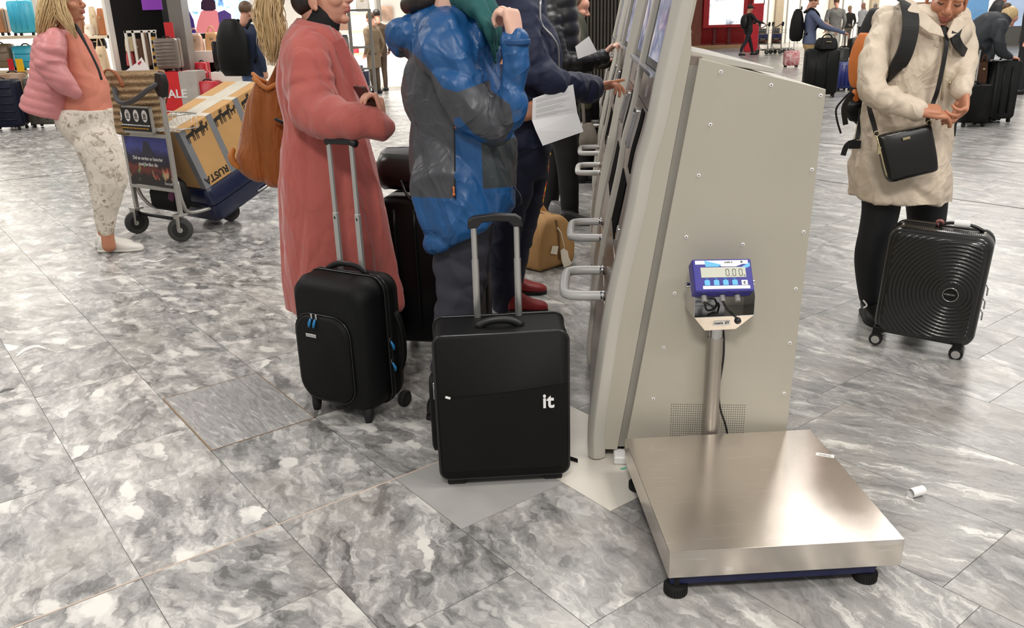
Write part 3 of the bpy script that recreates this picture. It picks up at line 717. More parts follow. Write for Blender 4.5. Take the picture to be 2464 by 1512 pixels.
MB().tube(arch((-.07, -.035, z0+H_-.002), (.07, -.035, z0+H_-.002), (0, 0, 1), .024), .0125, 10, flat=.7).obj('top_handle', M_BLACK, it, True)
ped = shell(.10, .26, .04, [(-W_/2-.024, .8, .9, 0), (-W_/2-.018, 1, 1, 0), (-W_/2+.01, 1, 1, 0)])
ped.xf(Matrix.Translation((0, .02, z0+.185)) @ Matrix(((0, 1, 0, 0), (1, 0, 0, 0), (0, 0, 1, 0), (0, 0, 0, 1)))); ped.obj('side_pocket', M_NYLON, it, True)
for s_, zz in ((1, z0+H_-.13), (-1, z0+.30)):
    o = MB().b2((s_*W_/2-.004, -.06, zz), (s_*(W_/2+.009), -.05, zz+.022)).obj('zip_slider', M_CHROME, it, False, .002)
    MB().b2((s_*(W_/2+.006), -.058, zz-.035), (s_*(W_/2+.009), -.052, zz+.002)).obj('zip_pull', M_CHROME, o, False, .001)
Yb = loc.y+D_/2
for s_, xy in ((-1, (1141, 530)), (1, (1255, 530))):
    top = px(*xy, Yb); zz = top.z; x = s_*.066
    y = D_/2-.035
    MB().cyl((x, y, z0+H_-.02), (x, y, z0+H_+(zz-z0-H_)*.62), .0115, 14).obj('telescopic_pole', M_ALU, it, 'auto')
    MB().cyl((x, y, z0+H_+(zz-z0-H_)*.60), (x, y, zz+.01), .0095, 14).obj('upper_pole', M_ALU, it, 'auto')
y = D_/2-.035
mb = MB(); gx = .085
prof = [(-gx, -.018), (-gx+.002, .008), (-gx+.02, .02), (0, .026), (gx-.02, .02), (gx-.002, .008), (gx, -.018), (gx-.03, -.016), (gx-.045, .0), (0, .003), (-gx+.045, .0), (-gx+.03, -.016)]
mb.prism([(a, y-.014, zz+b+.006) for a, b in prof], (0, .028, 0)); mb.obj('grip', M_BLACK, it, False, .004, 3)
for x in (-W_/2+.045, W_/2-.045): wheel(it, (x, D_/2-.01, .03), (1, 0, 0), .03, .022, M_RUBBER, M_BLACK)
for x in (-W_/2+.05, W_/2-.05): MB().b2((x-.03, -D_/2+.02, 0), (x+.03, -D_/2+.05, z0)).obj('front_foot', M_RUBBER, it, False, .006)
P = [gp(1355, 1098, .004), gp(1372, 1106, .003), gp(1390, 1112, .003)]
MB().tube([it.matrix_basis.inverted() @ Vector(p) for p in P], .012, 8, flat=.12).obj('loose_strap', M_NYLON, it)
# --- tall black case with a bag on it, between the coat and the ski jacket
loc = Vector((-.33, 3.62, 0)); rz = R(-12)
W_, D_, H_ = .44, .27, .66
bk = thing('large_suitcase', 'tall black hard suitcase standing between the pink coat and the ski jacket', 'suitcase', loc, rz, 'upright suitcases by the kiosks')
b_ = shell(W_, H_, .05, [(-D_/2, .9, .94, 0), (-D_/2+.025, 1, 1, 0), (-.004, 1, 1, 0)]); b_.xf(Matrix.Translation((0, 0, .05+H_/2))); b_.obj('front_shell', M_HARDM, bk, True)
b_ = shell(W_, H_, .05, [(.004, 1, 1, 0), (D_/2-.025, 1, 1, 0), (D_/2, .9, .94, 0)]); b_.xf(Matrix.Translation((0, 0, .05+H_/2))); b_.obj('back_shell', M_HARDM, bk, True)
b_ = shell(W_*.985, H_*.985, .05, [(-.006, 1, 1, 0), (.006, 1, 1, 0)]); b_.xf(Matrix.Translation((0, 0, .05+H_/2))); b_.obj('zip_band', M_NYLON2, bk, True)
for x in (-.14, -.05, .05, .14): MB().tube([Vector((x, -D_/2+.002, .12)), Vector((x, -D_/2-.004, .2)), Vector((x, -D_/2-.004, .58)), Vector((x, -D_/2+.002, .66))], .008, 8).obj('rib', M_HARDM, bk, True)
for x in (-W_/2+.05, W_/2-.05):
    for y in (-D_/2+.04, D_/2-.04): wheel(bk, (x, y, .028), (1, 0, 0), .028, .03, M_RUBBER, M_BLACK)
MB().tube(arch((-.08, 0, .05+H_), (.08, 0, .05+H_), (0, 0, 1), .018), .01, 8, flat=.6).obj('top_handle', M_BLACK, bk, True)
bag = thing('black_overnight_bag', 'glossy black bag with grey zipped top resting on the tall suitcase', 'bag', loc+Vector((-.02, 0, .05+H_+.022)), rz)
rings = []
for z, sx, sy in ((.0, .88, .8), (.02, .98, .96), (.07, 1.03, 1.05), (.12, .99, .95), (.15, .93, .72)):
    rings.append([Vector((a*sx, b*sy, z+.012*math.sin(a*30)*sx)) for a, b in ringpath(.42, .24, .07, 5)])
MB().loft(rings).obj('body', M_LEATHERB, bag, True)
rings = []
for z, sx, sy in ((.145, .95, .76), (.165, .92, .62), (.178, .84, .42)):
    rings.append([Vector((a*sx, b*sy, z+.02*a)) for a, b in ringpath(.42, .24, .07, 5)])
MB().loft(rings).obj('top_panel', M_GREYTOP, bag, True)
MB().tube([Vector((-.17, -.02, .176)), Vector((0, -.02, .182)), Vector((.17, -.02, .19))], .004, 6).obj('zip', M_CHROME, bag, True)
for s_ in (-1, 1): MB().tube(arch((-.08, s_*.12, .06), (.08, s_*.12, .06), (0, s_*.4, -1), .09), .006, 8).obj('carry_strap', M_LEATHERB, bag, True)
# --- tan canvas duffel
c0 = gp(1300, 660); cR = gp(1386, 634)
ex = (cR-c0).normalized(); ey = Vector((-ex.y, ex.x, 0)); rz = math.atan2(ex.y, ex.x)
W_, L_, H_ = (cR-c0).length, .56, .33
df = thing('canvas_duffel_bag', 'tan canvas duffel bag with cream luggage tags on the floor', 'bag', c0+ex*W_/2+ey*L_/2, rz)
rings = []
for z, sx, sy in ((0, .96, .97), (.02, 1.0, 1.0), (.12, 1.04, 1.01), (.22, .98, 1.0), (.29, .80, .97), (.335, .5, .92), (.35, .2, .86)):
    rings.append([Vector((a*sx, b*sy, z-.03*(abs(b)/L_*2)**2*(z > .2))) for a, b in ringpath(W_, L_, .03, 4)])
MB().loft(rings).obj('body', M_CANVAS, df, True, sub=1)
MB().tube([Vector((0, -L_/2-.008, .06)), Vector((0, -L_/2-.008, .2)), Vector((0, -L_/2*.97, .29)), Vector((0, 0, .352)), Vector((0, L_/2*.97, .29))], .006, 8).obj('zip', mat('brown_zip', srgb(110, 82, 46), .6), df, True)
for s_ in (-1, 1):
    MB().tube(arch((s_*W_*.46, -.12, .20), (s_*W_*.46, .12, .20), (-s_*.45, 0, 1), .17), .012, 8, flat=.4).obj('carry_handle', M_CANVAS, df, True)
    MB().tube([Vector((s_*W_*.52, -.12, .02)), Vector((s_*W_*.525, -.12, .12)), Vector((s_*W_*.46, -.12, .24))], .014, 8, flat=.2).obj('webbing', M_CANVAS, df, True)
MB().tube([Vector((-W_/2-.001, -L_/2-.003, .02)), Vector((-W_/2-.004, -L_/2-.004, .16)), Vector((-W_/2+.01, -L_/2, .27))], .004, 6).obj('corner_seam', M_CANVAS, df, True)
def flatpoly(name, P, matl, parent, th=.0015, sub=0):
    n = (Vector(P[1])-Vector(P[0])).cross(Vector(P[2])-Vector(P[0])).normalized()
    return MB().prism(P, n*th).obj(name, matl, parent)
pd_ = df.matrix_basis.inverted()
nY = -ey
for nm, pxs in (('paper_tag', [(1330, 592), (1344, 593), (1340, 613), (1325, 611)]), ('luggage_tag', [(1349, 604), (1356, 598), (1366, 604), (1369, 620), (1376, 634), (1372, 639), (1357, 644), (1352, 628)])):
    P = [pd_ @ pl(x, y, c0+ey*-.016, ey) for x, y in pxs]; flatpoly(nm, P, M_TAG, df, .002)
MB().tube([pd_ @ pl(x, y, c0-ey*.012, ey) for x, y in ((1358, 600), (1357, 590), (1354, 578), (1350, 560), (1341, 548))], .003, 6).obj('tag_cord', M_TAG, df, True)
# --- black spinner with the rippled front, by the beige coat
A, B = gp(2094, 830), gp(2287, 860); ex = (B-A).normalized(); ey = Vector((-ex.y, ex.x, 0)); rz = math.atan2(ex.y, ex.x)
W_, D_, H_ = .395, .23, .485
sp = thing('spinner_suitcase', 'black hard spinner suitcase with rippled front rings, beside the beige coat', 'suitcase', (A+B)/2+ey*(D_/2-.03)+ex*.035, rz, 'upright suitcases by the kiosks')
sp.rotation_euler = (0, R(2.5), rz)
z0 = .058
b_ = shell(W_, H_, .055, [(-D_/2+.012, .93, .95, 0), (-D_/2+.03, .985, .985, 0), (-D_/2+.055, 1, 1, 0), (-.004, 1, 1, 0)]); b_.xf(Matrix.Translation((0, 0, z0+H_/2))); b_.obj('front_shell', M_HARD, sp, True)
b_ = shell(W_, H_, .055, [(.004, 1, 1, 0), (D_/2-.05, 1, 1, 0), (D_/2-.02, .97, .975, 0), (D_/2, .88, .92, 0)]); b_.xf(Matrix.Translation((0, 0, z0+H_/2))); b_.obj('back_shell', M_HARD, sp, True)
b_ = shell(W_*.988, H_*.988, .055, [(-.006, 1, 1, 0), (.006, 1, 1, 0)]); b_.xf(Matrix.Translation((0, 0, z0+H_/2))); b_.obj('zip_band', M_NYLON2, sp, True)
cx, cz = .078, -.01
nx, nz = 110, 150; pw, ph = W_*.93*.985, H_*.95*.985
mb = MB(); vs = []; fs = []
for j in range(nz+1):
    for i in range(nx+1):
        a = (i/nx-.5)*pw; b2 = (j/nz-.5)*ph
        rx_, rz_ = abs(a)/(pw/2), abs(b2)/(ph/2)
        # rounded outline and a soft border
        ee = max(rx_, rz_); k = (rx_**10+rz_**10)**.1
        sfac = ee/max(k, 1e-6)
        a2, b3 = a*sfac, b2*sfac
        bord = min(1, max(0, (1-ee)/.10)); r_ = math.hypot(a2-cx, b3-cz)
        ang = math.atan2(b3-cz, a2-cx)
        fade = 1.0 if r_ > .05 else .0
        vis = .25+.75*abs(math.sin(ang))**.6
        y = -D_/2+.012-.016*min(1, bord*1.2)**.5 - .0028*math.sin(r_*2*math.pi/.0155)*min(1, max(0, bord-.5)*4)*fade*vis
        vs.append((a2, y, b3+z0+H_/2))
for j in range(nz):
    for i in range(nx): q = j*(nx+1)+i; fs.append((q, q+1, q+nx+2, q+nx+1))
mb.add(vs, fs).obj('rippled_front', M_HARD, sp, True)
bc = Vector((cx, -D_/2-.006, cz+z0+H_/2))
o = MB().cyl(bc, bc+Vector((0, -.003, 0)), .029, 32).obj('badge', M_HARDM, sp, 'auto')
MB().tube([bc+Vector((.029*math.cos(a), -.003, .029*math.sin(a))) for a in [2*math.pi*i/32 for i in range(32)]], .0016, 6, closed=True).obj('badge_rim', M_CHROME, o, True)
text('lettering', 'AMERICAN', .0095, M_ALU, o, Matrix(((1, 0, 0, bc.x-.024), (0, 0, -1, bc.y-.0033), (0, 1, 0, bc.z-.003), (0, 0, 0, 1))), .0004, spacing=.82)
mb = MB()
for i in range(40):
    x = -W_*.36+W_*.72*i/39; mb.box((x, -D_/2+.058, z0+H_+.0005), (.0025, .016, .004))
q = mb.obj('top_grip_ridges', M_HARDM, sp); q['kind'] = 'stuff'
MB().tube(arch((-.03, .0, z0+H_), (.15, .0, z0+H_), (0, 0, 1), .022), .007, 8).obj('top_handle', M_BLACK, sp, True)
mb = MB(); mb.tube([Vector((.035, .0, z0+H_+.020)), Vector((.095, .0, z0+H_+.022))], .016, 14); mb.obj('handle_tag', M_LABEL, sp, 'auto')
mb = MB(); mb.tube([Vector(p) for p in spline([(-.02, 0, z0+H_), (-.03, -.005, z0+H_+.02), (-.012, -.01, z0+H_+.026), (-.004, 0, z0+H_+.01)], 4)], .006, 8); mb.obj('scarf_knot', mat('pink_print_scrap', srgb(170, 110, 105), .7, var=.5, vs=60), sp, True)
for z in (.14, .08, .03):
    o = MB().tube([Vector((W_/2+.002, .0, z0+H_/2+z-.12)), Vector((W_/2+.010, .0, z0+H_/2+z-.135)), Vector((W_/2+.011, .0, z0+H_/2+z-.165))], .003, 6).obj('zip_pull', M_CHROME, sp, True)
inv = sp.matrix_basis.inverted()
for x in (-W_/2+.02, W_/2-.055):
    for y in (-D_/2+.03, D_/2-.03):
        MB().b2((x-.018, y-.02, .035), (x+.018, y+.02, z0+.03)).obj('wheel_housing', M_HARDM, sp, False, .006)
        wheel(sp, (x, y-.004, .028), (0, 1, 0), .028, .034, M_RUBBER, M_ALU)
# --- litter on the floor
P = gp(2190, 1200)
dr = (gp(2229, 1185)-gp(2192, 1195)); dr.z = 0; dr.normalize()
rl = thing('paper_roll', 'curled white paper roll lying on the floor beside the scale', 'litter', (P.x, P.y, 0))
n_ = Vector((-dr.y, dr.x, 0)); rings = []
for k in range(26):
    a = 2*math.pi*k/20; r_ = .0165-.0003*k/2
    c = Vector((0, 0, .0175))+n_*(r_*math.sin(a))+Vector((0, 0, -r_*math.cos(a)))
    nn = (n_*math.sin(a)+Vector((0, 0, -math.cos(a))))
    rings.append([c, c+dr*.048, c+dr*.048-nn*.0006, c-nn*.0006])
MB().loft(rings).obj('paper', M_LABEL, rl, 'auto')
flap = [Vector((0, 0, .001))-dr*.012+n_*.004, Vector((0, 0, .001))-dr*.002-n_*.016, Vector((0, 0, .001))+dr*.01, Vector((0, 0, .003))+n_*.014]
MB().prism(flap, (0, 0, .0006)).obj('paper_flap', M_LABEL, rl)
def strip(name, label, pts, wd, matl, lift=0.0):
    P = [gp(*p) for p in pts]; P = [Vector(q) for q in spline([tuple(q) for q in P], 5)]
    rings = []; k = len(P)
    for i, p in enumerate(P):
        t = (P[min(i+1, k-1)]-P[max(i-1, 0)]).normalized(); s_ = Vector((-t.y, t.x, 0)); z = .0008+lift*math.sin(math.pi*i/(k-1))
        w_ = wd*(.5+.5*math.sin(math.pi*min(1, .15+.9*i/(k-1))))
        rings.append([p+s_*w_+Vector((0, 0, z)), p-s_*w_+Vector((0, 0, z*.4+.0003)), p-s_*w_+Vector((0, 0, z*.4+.0008)), p+s_*w_+Vector((0, 0, z+.0006))])
    o = MB().loft(rings).obj(name, matl); return tag(o, label, 'litter')
strip('paper_scrap', 'curled white paper sliver with dark underside, far from the suitcases', [(40, 858), (62, 846), (90, 838), (110, 840)], .006, M_LABEL, .016)
strip('paper_strip', 'thin white paper strip on the floor by the white shoe', [(330, 634), (356, 629), (378, 630), (400, 622)], .008, M_LABEL, .002)
strip('grey_sliver', 'dark grey sliver lying on the marble near the curled scrap', [(0, 946), (14, 940), (34, 936)], .008, mat('grey_card', srgb(96, 96, 92), .6), .004)
strip('green_scrap', 'tiny green paper scrap on the floor beside the scale', [(1493, 1129), (1500, 1129), (1508, 1126)], .004, mat('green_paper', srgb(70, 176, 140), .6), .001)
# ------------------------------------------------------------------ figures: closed lofts fused into one skin
def remesh(mb, voxel, smooth=6, fac=.5):
    me = mb.mesh('tmp'); o = bpy.data.objects.new('tmp', me); COL.objects.link(o)
    r = o.modifiers.new('r', 'REMESH'); r.mode = 'VOXEL'; r.voxel_size = voxel; r.use_smooth_shade = True
    if smooth: s_ = o.modifiers.new('s', 'SMOOTH'); s_.factor = fac; s_.iterations = smooth
    out = bpy.data.meshes.new_from_object(o.evaluated_get(bpy.context.evaluated_depsgraph_get()))
    bpy.data.objects.remove(o); bpy.data.meshes.remove(me)
    out.polygons.foreach_set('use_smooth', [True]*len(out.polygons)); return out
def get_co(me):
    a = np.empty(len(me.vertices)*3); me.vertices.foreach_get('co', a); return a.reshape(-1, 3)
def get_no(me):
    a = np.empty(len(me.vertices)*3); me.vertices.foreach_get('normal', a); return a.reshape(-1, 3)
def pnoise(co, freq, seed, warp=1.2):
    """cheap smooth noise from warped waves, about -1..1"""
    r_ = np.random.RandomState(seed); f = np.array(freq, float); x = co*f; out = 0
    for k in range(5):
        d1, d2 = r_.randn(3), r_.randn(3); d1 /= np.linalg.norm(d1); d2 /= np.linalg.norm(d2)
        out = out+np.sin(x@d1*(1+.35*k)+r_.rand()*6.3+warp*np.sin(x@d2*.8+r_.rand()*6.3))/(1+.25*k)
    return out/3.0
def displace(me, off):
    co = get_co(me)+get_no(me)*off[:, None]; me.vertices.foreach_set('co', co.ravel()); me.update()
def wrinkle(me, amp, freq, seed, ridge=True, mask=None):
    co = get_co(me); n = pnoise(co, freq, seed)
    if ridge: n = 1-2*np.abs(n)
    displace(me, amp*n*(1 if mask is None else mask(co)))
def folds(me, amp, freq, seed, p=3.0, mask=None):
    """sharp ridges and valleys of draped cloth"""
    co = get_co(me); f = np.array(freq, float)
    w_ = np.stack([pnoise(co, f*.6, seed+40+i) for i in range(3)], 1)*.35/f
    a = (1-np.minimum(1, np.abs(pnoise(co+w_, f, seed))*1.3))**p; b = (1-np.minimum(1, np.abs(pnoise(co+w_, f*1.2, seed+7))*1.3))**p
    displace(me, amp*(a-b)*(1 if mask is None else mask(co)))
def cproj(co):
    d = co-np.array(CAM); fw, rt, up = np.array(_fw), np.array(_rt), np.array(_up); z = d@fw
    return np.stack([1232+FPX*(d@rt)/z, 756-FPX*(d@up)/z], 1), z/FPX
def polysd(p, poly):
    """signed distance (inside positive) of points to a polygon"""
    P = np.array(poly, float); n = len(P); dmin = np.full(len(p), 1e9); ins = np.zeros(len(p), bool)
    for i in range(n):
        a, b = P[i], P[(i+1) % n]; e = b-a; w_ = p-a
        t = np.clip((w_@e)/max(1e-9, e@e), 0, 1); dmin = np.minimum(dmin, np.linalg.norm(w_-t[:, None]*e, axis=1))
        c = ((a[1] <= p[:, 1]) != (b[1] <= p[:, 1])); xi = a[0]+(p[:, 1]-a[1])/(e[1] if abs(e[1]) > 1e-9 else 1e-9)*e[0]
        ins ^= c & (p[:, 0] < xi)
    return np.where(ins, dmin, -dmin)
def setmask(me, vals, name='mask'):
    a = me.attributes.new(name, 'FLOAT', 'POINT'); a.data.foreach_set('value', np.asarray(vals, float))
def polymask(me, polys, name='mask'):
    p, mp = cproj(get_co(me)); d = np.full(len(p), -1e3)
    for q in polys: d = np.maximum(d, polysd(p, q))
    setmask(me, np.clip(d*mp, -.2, .2), name)
def ring(c, u, v, n=28, e=2.3, mod=None):
    out = []
    for j in range(n):
        a = 2*math.pi*j/n; ca, sa = math.cos(a), math.sin(a)
        x = math.copysign(abs(ca)**(2/e), ca); y = math.copysign(abs(sa)**(2/e), sa); k = 1 if mod is None else mod(a)
        out.append(c+u*(x*k)+v*(y*k))
    return out
def sil(mb, rows, Y, e=2.3, k=4, pleat=None, n=36):
    """trunk from outline rows (xl,yl,xr,yr,depth[,dy]) seen in the photograph at distance Y"""
    rows = [tuple(r)+(0.0,)*(6-len(r)) for r in rows]
    rows = spline(rows, k); L = []
    for i, (xl, yl, xr, yr, dp, dy) in enumerate(rows):
        A, B = px(xl, yl, Y+dy), px(xr, yr, Y+dy)
        t = i/(len(rows)-1)
        mod = None
        if pleat: mod = lambda a, t=t: 1+pleat[0]*max(0, t-pleat[1])/(1-pleat[1])*math.cos(pleat[2]*a+2.2*math.sin(2*a+pleat[3])+pleat[3])
        L.append(ring((A+B)/2, (B-A)/2, Vector((0, dp/2, 0)), n, e, mod))
    return mb.loft(L)
def limb(mb, pts, k=5, n=18, wr=0.0, wf=60, seed=1, flat=None, ends=True):
    """tapering limb through (x, y, Y, radius in pixels)"""
    q = [tuple(px(a, b, Y))+(r_*mpp(px(a, b, Y)),) for a, b, Y, r_ in pts]
    return limbw(mb, q, k, n, wr, wf, seed, flat, ends)
def limbw(mb, q, k=5, n=18, wr=0.0, wf=60, seed=1, flat=None, ends=True):
    S = spline(q, k); P = [Vector(s_[:3]) for s_ in S]; r_ = [max(.002, s_[3]) for s_ in S]
    if wr:
        rg = np.random.RandomState(seed); ph = rg.rand(3)*6; d = 0
        for i in range(len(P)):
            if i: d += (P[i]-P[i-1]).length
            r_[i] *= 1+wr*(math.sin(wf*d+ph[0]+1.3*math.sin(wf*.37*d+ph[1]))+.5*math.sin(wf*1.9*d+ph[2]))
    mb.tube(P, r_, n, flat=flat)
    if ends:
        mb.ball(P[0], r_[0]*.985, 14, 8); mb.ball(P[-1], r_[-1]*.985, 14, 8)
    return mb
def rotm(fwd, up=(0, 0, 1)):
    x = Vector(fwd).normalized(); z = Vector(up)-x*Vector(up).dot(x); z.normalize(); y = z.cross(x)
    return Matrix(((x.x, y.x, z.x), (x.y, y.y, z.y), (x.z, y.z, z.z)))
def head(c, fwd, up=(0, 0, 1), s=1.0, voxel=.0042, neck=None, closed_eyes=False, simple=False):
    """head with brow, nose, lips, chin, ears; x is the way it faces"""
    M = rotm(fwd, up); c = Vector(c); mb = MB()
    T = lambda p: c+M @ (Vector(p)*s)
    B = lambda p, r_: mb.ball(T(p), tuple(k*s for k in r_), 18, 12, M)
    B((-.012, 0, .035), (.097, .074, .092)); B((.03, 0, -.025), (.062, .060, .085)); B((.022, 0, -.068), (.058, .052, .044))
    B((.073, 0, -.092), (.019, .022, .017)); B((.050, 0, .045), (.048, .058, .050))
    for y in (-1, 1):
        B((.058, y*.036, -.022), (.032, .027, .028)); B((-.010, y*.074, -.018), (.019, .008, .031)); B((-.004, y*.076, -.042), (.009, .007, .011))
        if not simple: B((.081, y*.028, .020), (.014, .022, .008)); B((.076, y*.030, .0035), (.0135, .0145, .0105))
    N = [((.086, 0, .018), .0085), ((.101, 0, -.004), .0095), ((.114, 0, -.022), .0125), ((.106, 0, -.031), .010)]
    limbw(mb, [tuple(T(p))+(r_*s,) for p, r_ in N], 3, 12)
    for y in (-1, 1): B((.101, y*.0135, -.029), (.011, .008, .0075))
    if not simple: B((.093, 0, -.0525), (.0115, .0225, .0058)); B((.0915, 0, -.064), (.0115, .0205, .0066)); B((.085, 0, -.045), (.017, .026, .014))
    nk = neck or [(-.03, 0, -.05, .055), (-.045, 0, -.11, .052), (-.055, 0, -.17, .058)]
    limbw(mb, [tuple(T(p[:3]))+(p[3]*s,) for p in nk], 4, 18)
    me = remesh(mb, voxel*s if not simple else voxel, 3)
    co = get_co(me); Mi = np.array(M.inverted()); loc = (co-np.array(c))@Mi.T/s
    d = np.ones(len(co))
    for ctr, rd in (((.096, 0, -.0525), (.016, .0225, .0062)), ((.096, 0, -.064), (.016, .0205, .0068))):
        q = (loc-np.array(ctr))/np.array(rd); d = np.minimum(d, np.linalg.norm(q, axis=1)-1)
    setmask(me, -d*.006)
    return me, T, M
def hand(wrist, fwd, palm, side=1, s=1.0, curl=(35, 40, 45, 50), curl2=(35, 40, 40, 45), thumb=(30, 20), spread=4.0, voxel=.0032):
    """palm and five jointed fingers; fwd from wrist to knuckles, palm = the way the palm faces; side +1 puts the thumb to the right seen along fwd with the palm down"""
    f = Vector(fwd).normalized(); pn = Vector(palm); pn = (pn-f*pn.dot(f)).normalized(); a = f.cross(pn)*side   # a: towards the thumb
    w_ = Vector(wrist); mb = MB()
    P = lambda x, y, z=0: w_+f*(x*s)+a*(y*s)+pn*(z*s)
    L = []
    for x, hw, ht, yo in ((-.02, .027, .019, 0), (.0, .028, .018, 0), (.03, .036, .0165, .002), (.06, .041, .0145, .001), (.085, .040, .012, 0), (.094, .034, .008, 0)):
        L.append(ring(P(x, yo), a*hw*s, pn*ht*s, 20, 2.6))
    mb.loft(L)
    mb.ball(P(.035, .024, .008), (.02*s, .02*s, .016*s), 14, 8)
    specs = [(.029, .043, .026, .021, .0088), (.010, .047, .029, .022, .0092), (-.010, .043, .027, .021, .0088), (-.028, .033, .021, .018, .0078)]
    for i, (y0, l1, l2, l3, r_) in enumerate(specs):
        ang = R((1.5-i)*spread); d0 = (f*math.cos(ang)+a*math.sin(ang)).normalized(); ax = d0.cross(pn).normalized()
        c1, c2 = R(curl[i]), R(curl2[i])
        b0 = P(.084-.006*abs(i-1), y0, 0); d1 = d0*math.cos(c1)+pn*math.sin(c1); d2 = d0*math.cos(c1+c2)+pn*math.sin(c1+c2); d3 = d0*math.cos(c1+1.7*c2)+pn*math.sin(c1+1.7*c2)
        p1 = b0+d1*l1*s; p2 = p1+d2*l2*s; p3 = p2+d3*l3*s
        limbw(mb, [tuple(b0-d0*.012*s)+(r_*s*1.05,), tuple(b0)+(r_*1.08*s,), tuple(b0.lerp(p1, .5))+(r_*.97*s,), tuple(p1)+(r_*1.02*s,), tuple(p2)+(r_*.92*s,), tuple(p3)+(r_*.74*s,)], 3, 12)
    t1, t2 = R(thumb[0]), R(thumb[1])
    b0 = P(.022, .028, .006); d1 = (f*math.cos(t1)+a*math.sin(t1)*.85+pn*math.sin(t1)*.5).normalized(); p1 = b0+d1*.038*s
    d2 = (f*math.cos(t2)+a*math.sin(t2)*.5+pn*math.sin(t2)*.9).normalized(); p2 = p1+d2*.03*s; p3 = p2+d2*.022*s
    limbw(mb, [tuple(b0-d1*.012*s)+(.014*s,), tuple(b0)+(.0135*s,), tuple(p1)+(.0105*s,), tuple(p2)+(.0098*s,), tuple(p3)+(.0075*s,)], 3, 12)
    return remesh(mb, voxel, 2)
def joinmesh(meshes, name):
    vs, fs, ms = [], [], []
    for me in meshes:
        o = len(vs); co = get_co(me); vs += co.tolist(); fs += [[i+o for i in p.vertices] for p in me.polygons]
        ms += [a.value for a in me.attributes['mask'].data] if 'mask' in me.attributes else [-.05]*len(me.vertices)
    out = bpy.data.meshes.new(name); out.from_pydata(vs, [], fs); out.polygons.foreach_set('use_smooth', [True]*len(fs)); setmask(out, ms); out.update(); return out
def skin_mat(name, col, lip):
    mt = maskmat(name, col, lip, .45, .12, 220, var=.06); b = mt.node_tree.nodes['Principled BSDF']
    b.inputs['Subsurface Weight'].default_value = .12; b.inputs['Subsurface Radius'].default_value = (.012, .005, .003); b.inputs['Subsurface Scale'].default_value = .6
    return mt
SKIN = skin_mat('skin_warm', srgb(206, 150, 126), srgb(178, 96, 90)); SKIN2 = skin_mat('skin_tan', srgb(186, 126, 96), srgb(160, 90, 82)); SKIN3 = skin_mat('skin_pale', srgb(222, 178, 158), srgb(196, 120, 112))
def hairmat(name, dark, light):
    mt, nt, b = _nt(name); c = coords(nt)
    n = ntex(nt, mapping(nt, c, (160, 160, 9)), 1.0, 3); nt.links.new(ramp(nt, n.outputs[0], [(.3, dark), (.7, light)]), b.inputs['Base Color'])
    b.inputs['Roughness'].default_value = .42; bump(nt, b, n.outputs[0], .5, .003)
    return mt
BLONDE = hairmat('blonde_hair', srgb(176, 140, 90), srgb(232, 208, 160)); DARKHAIR = hairmat('dark_hair', srgb(20, 16, 14), srgb(48, 38, 32))
BROWNHAIR = hairmat('brown_hair', srgb(70, 50, 36), srgb(120, 90, 66)); GREYHAIR = hairmat('grey_hair', srgb(130, 126, 120), srgb(200, 196, 190))
def strands(mb, path, wid, n=60, r_=.0035, seed=1, thick=.6, taper=.5, k=5):
    """a lock of hair: many thin tapering strands about a spine; path = points, wid = half widths"""
    rg = random.Random(seed); S = spline([tuple(p)+(w_,) for p, w_ in zip(path, wid)], k); P = [Vector(q[:3]) for q in S]; Wd = [q[3] for q in S]; m_ = len(P)
    for i in range(n):
        a, b = rg.gauss(0, .5), rg.gauss(0, .5); a, b = max(-1, min(1, a)), max(-1, min(1, b)); end = m_-rg.randint(0, max(1, m_//5)); ph = rg.random()*6
        pts, rr = [], []
        for j in range(end):
            t = (P[min(j+1, m_-1)]-P[max(j-1, 0)]).normalized(); u = t.cross(Vector((0, 1, 0))); u = u.normalized() if u.length > .1 else Vector((1, 0, 0)); v = t.cross(u)
            wob = 1+.12*math.sin(j*.7+ph)
            pts.append(P[j]+u*(a*Wd[j]*wob)+v*(b*Wd[j]*thick)); rr.append(r_*(1-(1-taper*.3)*(j/(end-1))**3)*rg.uniform(.85, 1.15))
        mb.tube(pts, rr, 5)
    return mb
def person(name, label, foot, group=None):
    return thing(name, label, 'person', (foot[0], foot[1], 0), 0, group)
def part(root, name, me, matl, smooth=True):
    """child mesh given in world coordinates"""
    if isinstance(me, MB): me = me.mesh(name)
    o = link(name, me, matl, root, smooth); o.location = -root.location; return o
def shoe(root, heel, toe, w_, h_, matl, sole, lift=0.0, name='shoe'):
    """shoe from heel to toe point on the ground"""
    A, B = Vector(heel), Vector(toe); d = (B-A); L = d.length; d.normalize(); s_ = Vector((-d.y, d.x, 0)); Z = Vector((0, 0, 1))
    prof = [(0, .36, .60), (.08, .44, .98), (.22, .46, 1.0), (.36, .46, .92), (.5, .48, .70), (.66, .52, .52), (.82, .48, .42), (.94, .36, .34), (1, .2, .22)]
    L1 = [ring(A+d*(t*L)+Z*(lift+h_*(hh*.5+.10)), s_*(w_*ww), Z*(h_*hh*.5), 20, 2.6) for t, ww, hh in prof]
    o = part(root, name, MB().loft(L1), matl)
    L2 = [ring(A+d*(t*L*1.02-.004)+Z*(lift+.011), s_*(w_*(ww+.02)), Z*.011, 20, 3.5) for t, ww, hh in prof]
    part_child(o, root, 'sole', MB().loft(L2), sole)
    return o
def part_child(o, root, name, me, matl):
    if isinstance(me, MB): me = me.mesh(name)
    q = link(name, me, matl, o, True); return q
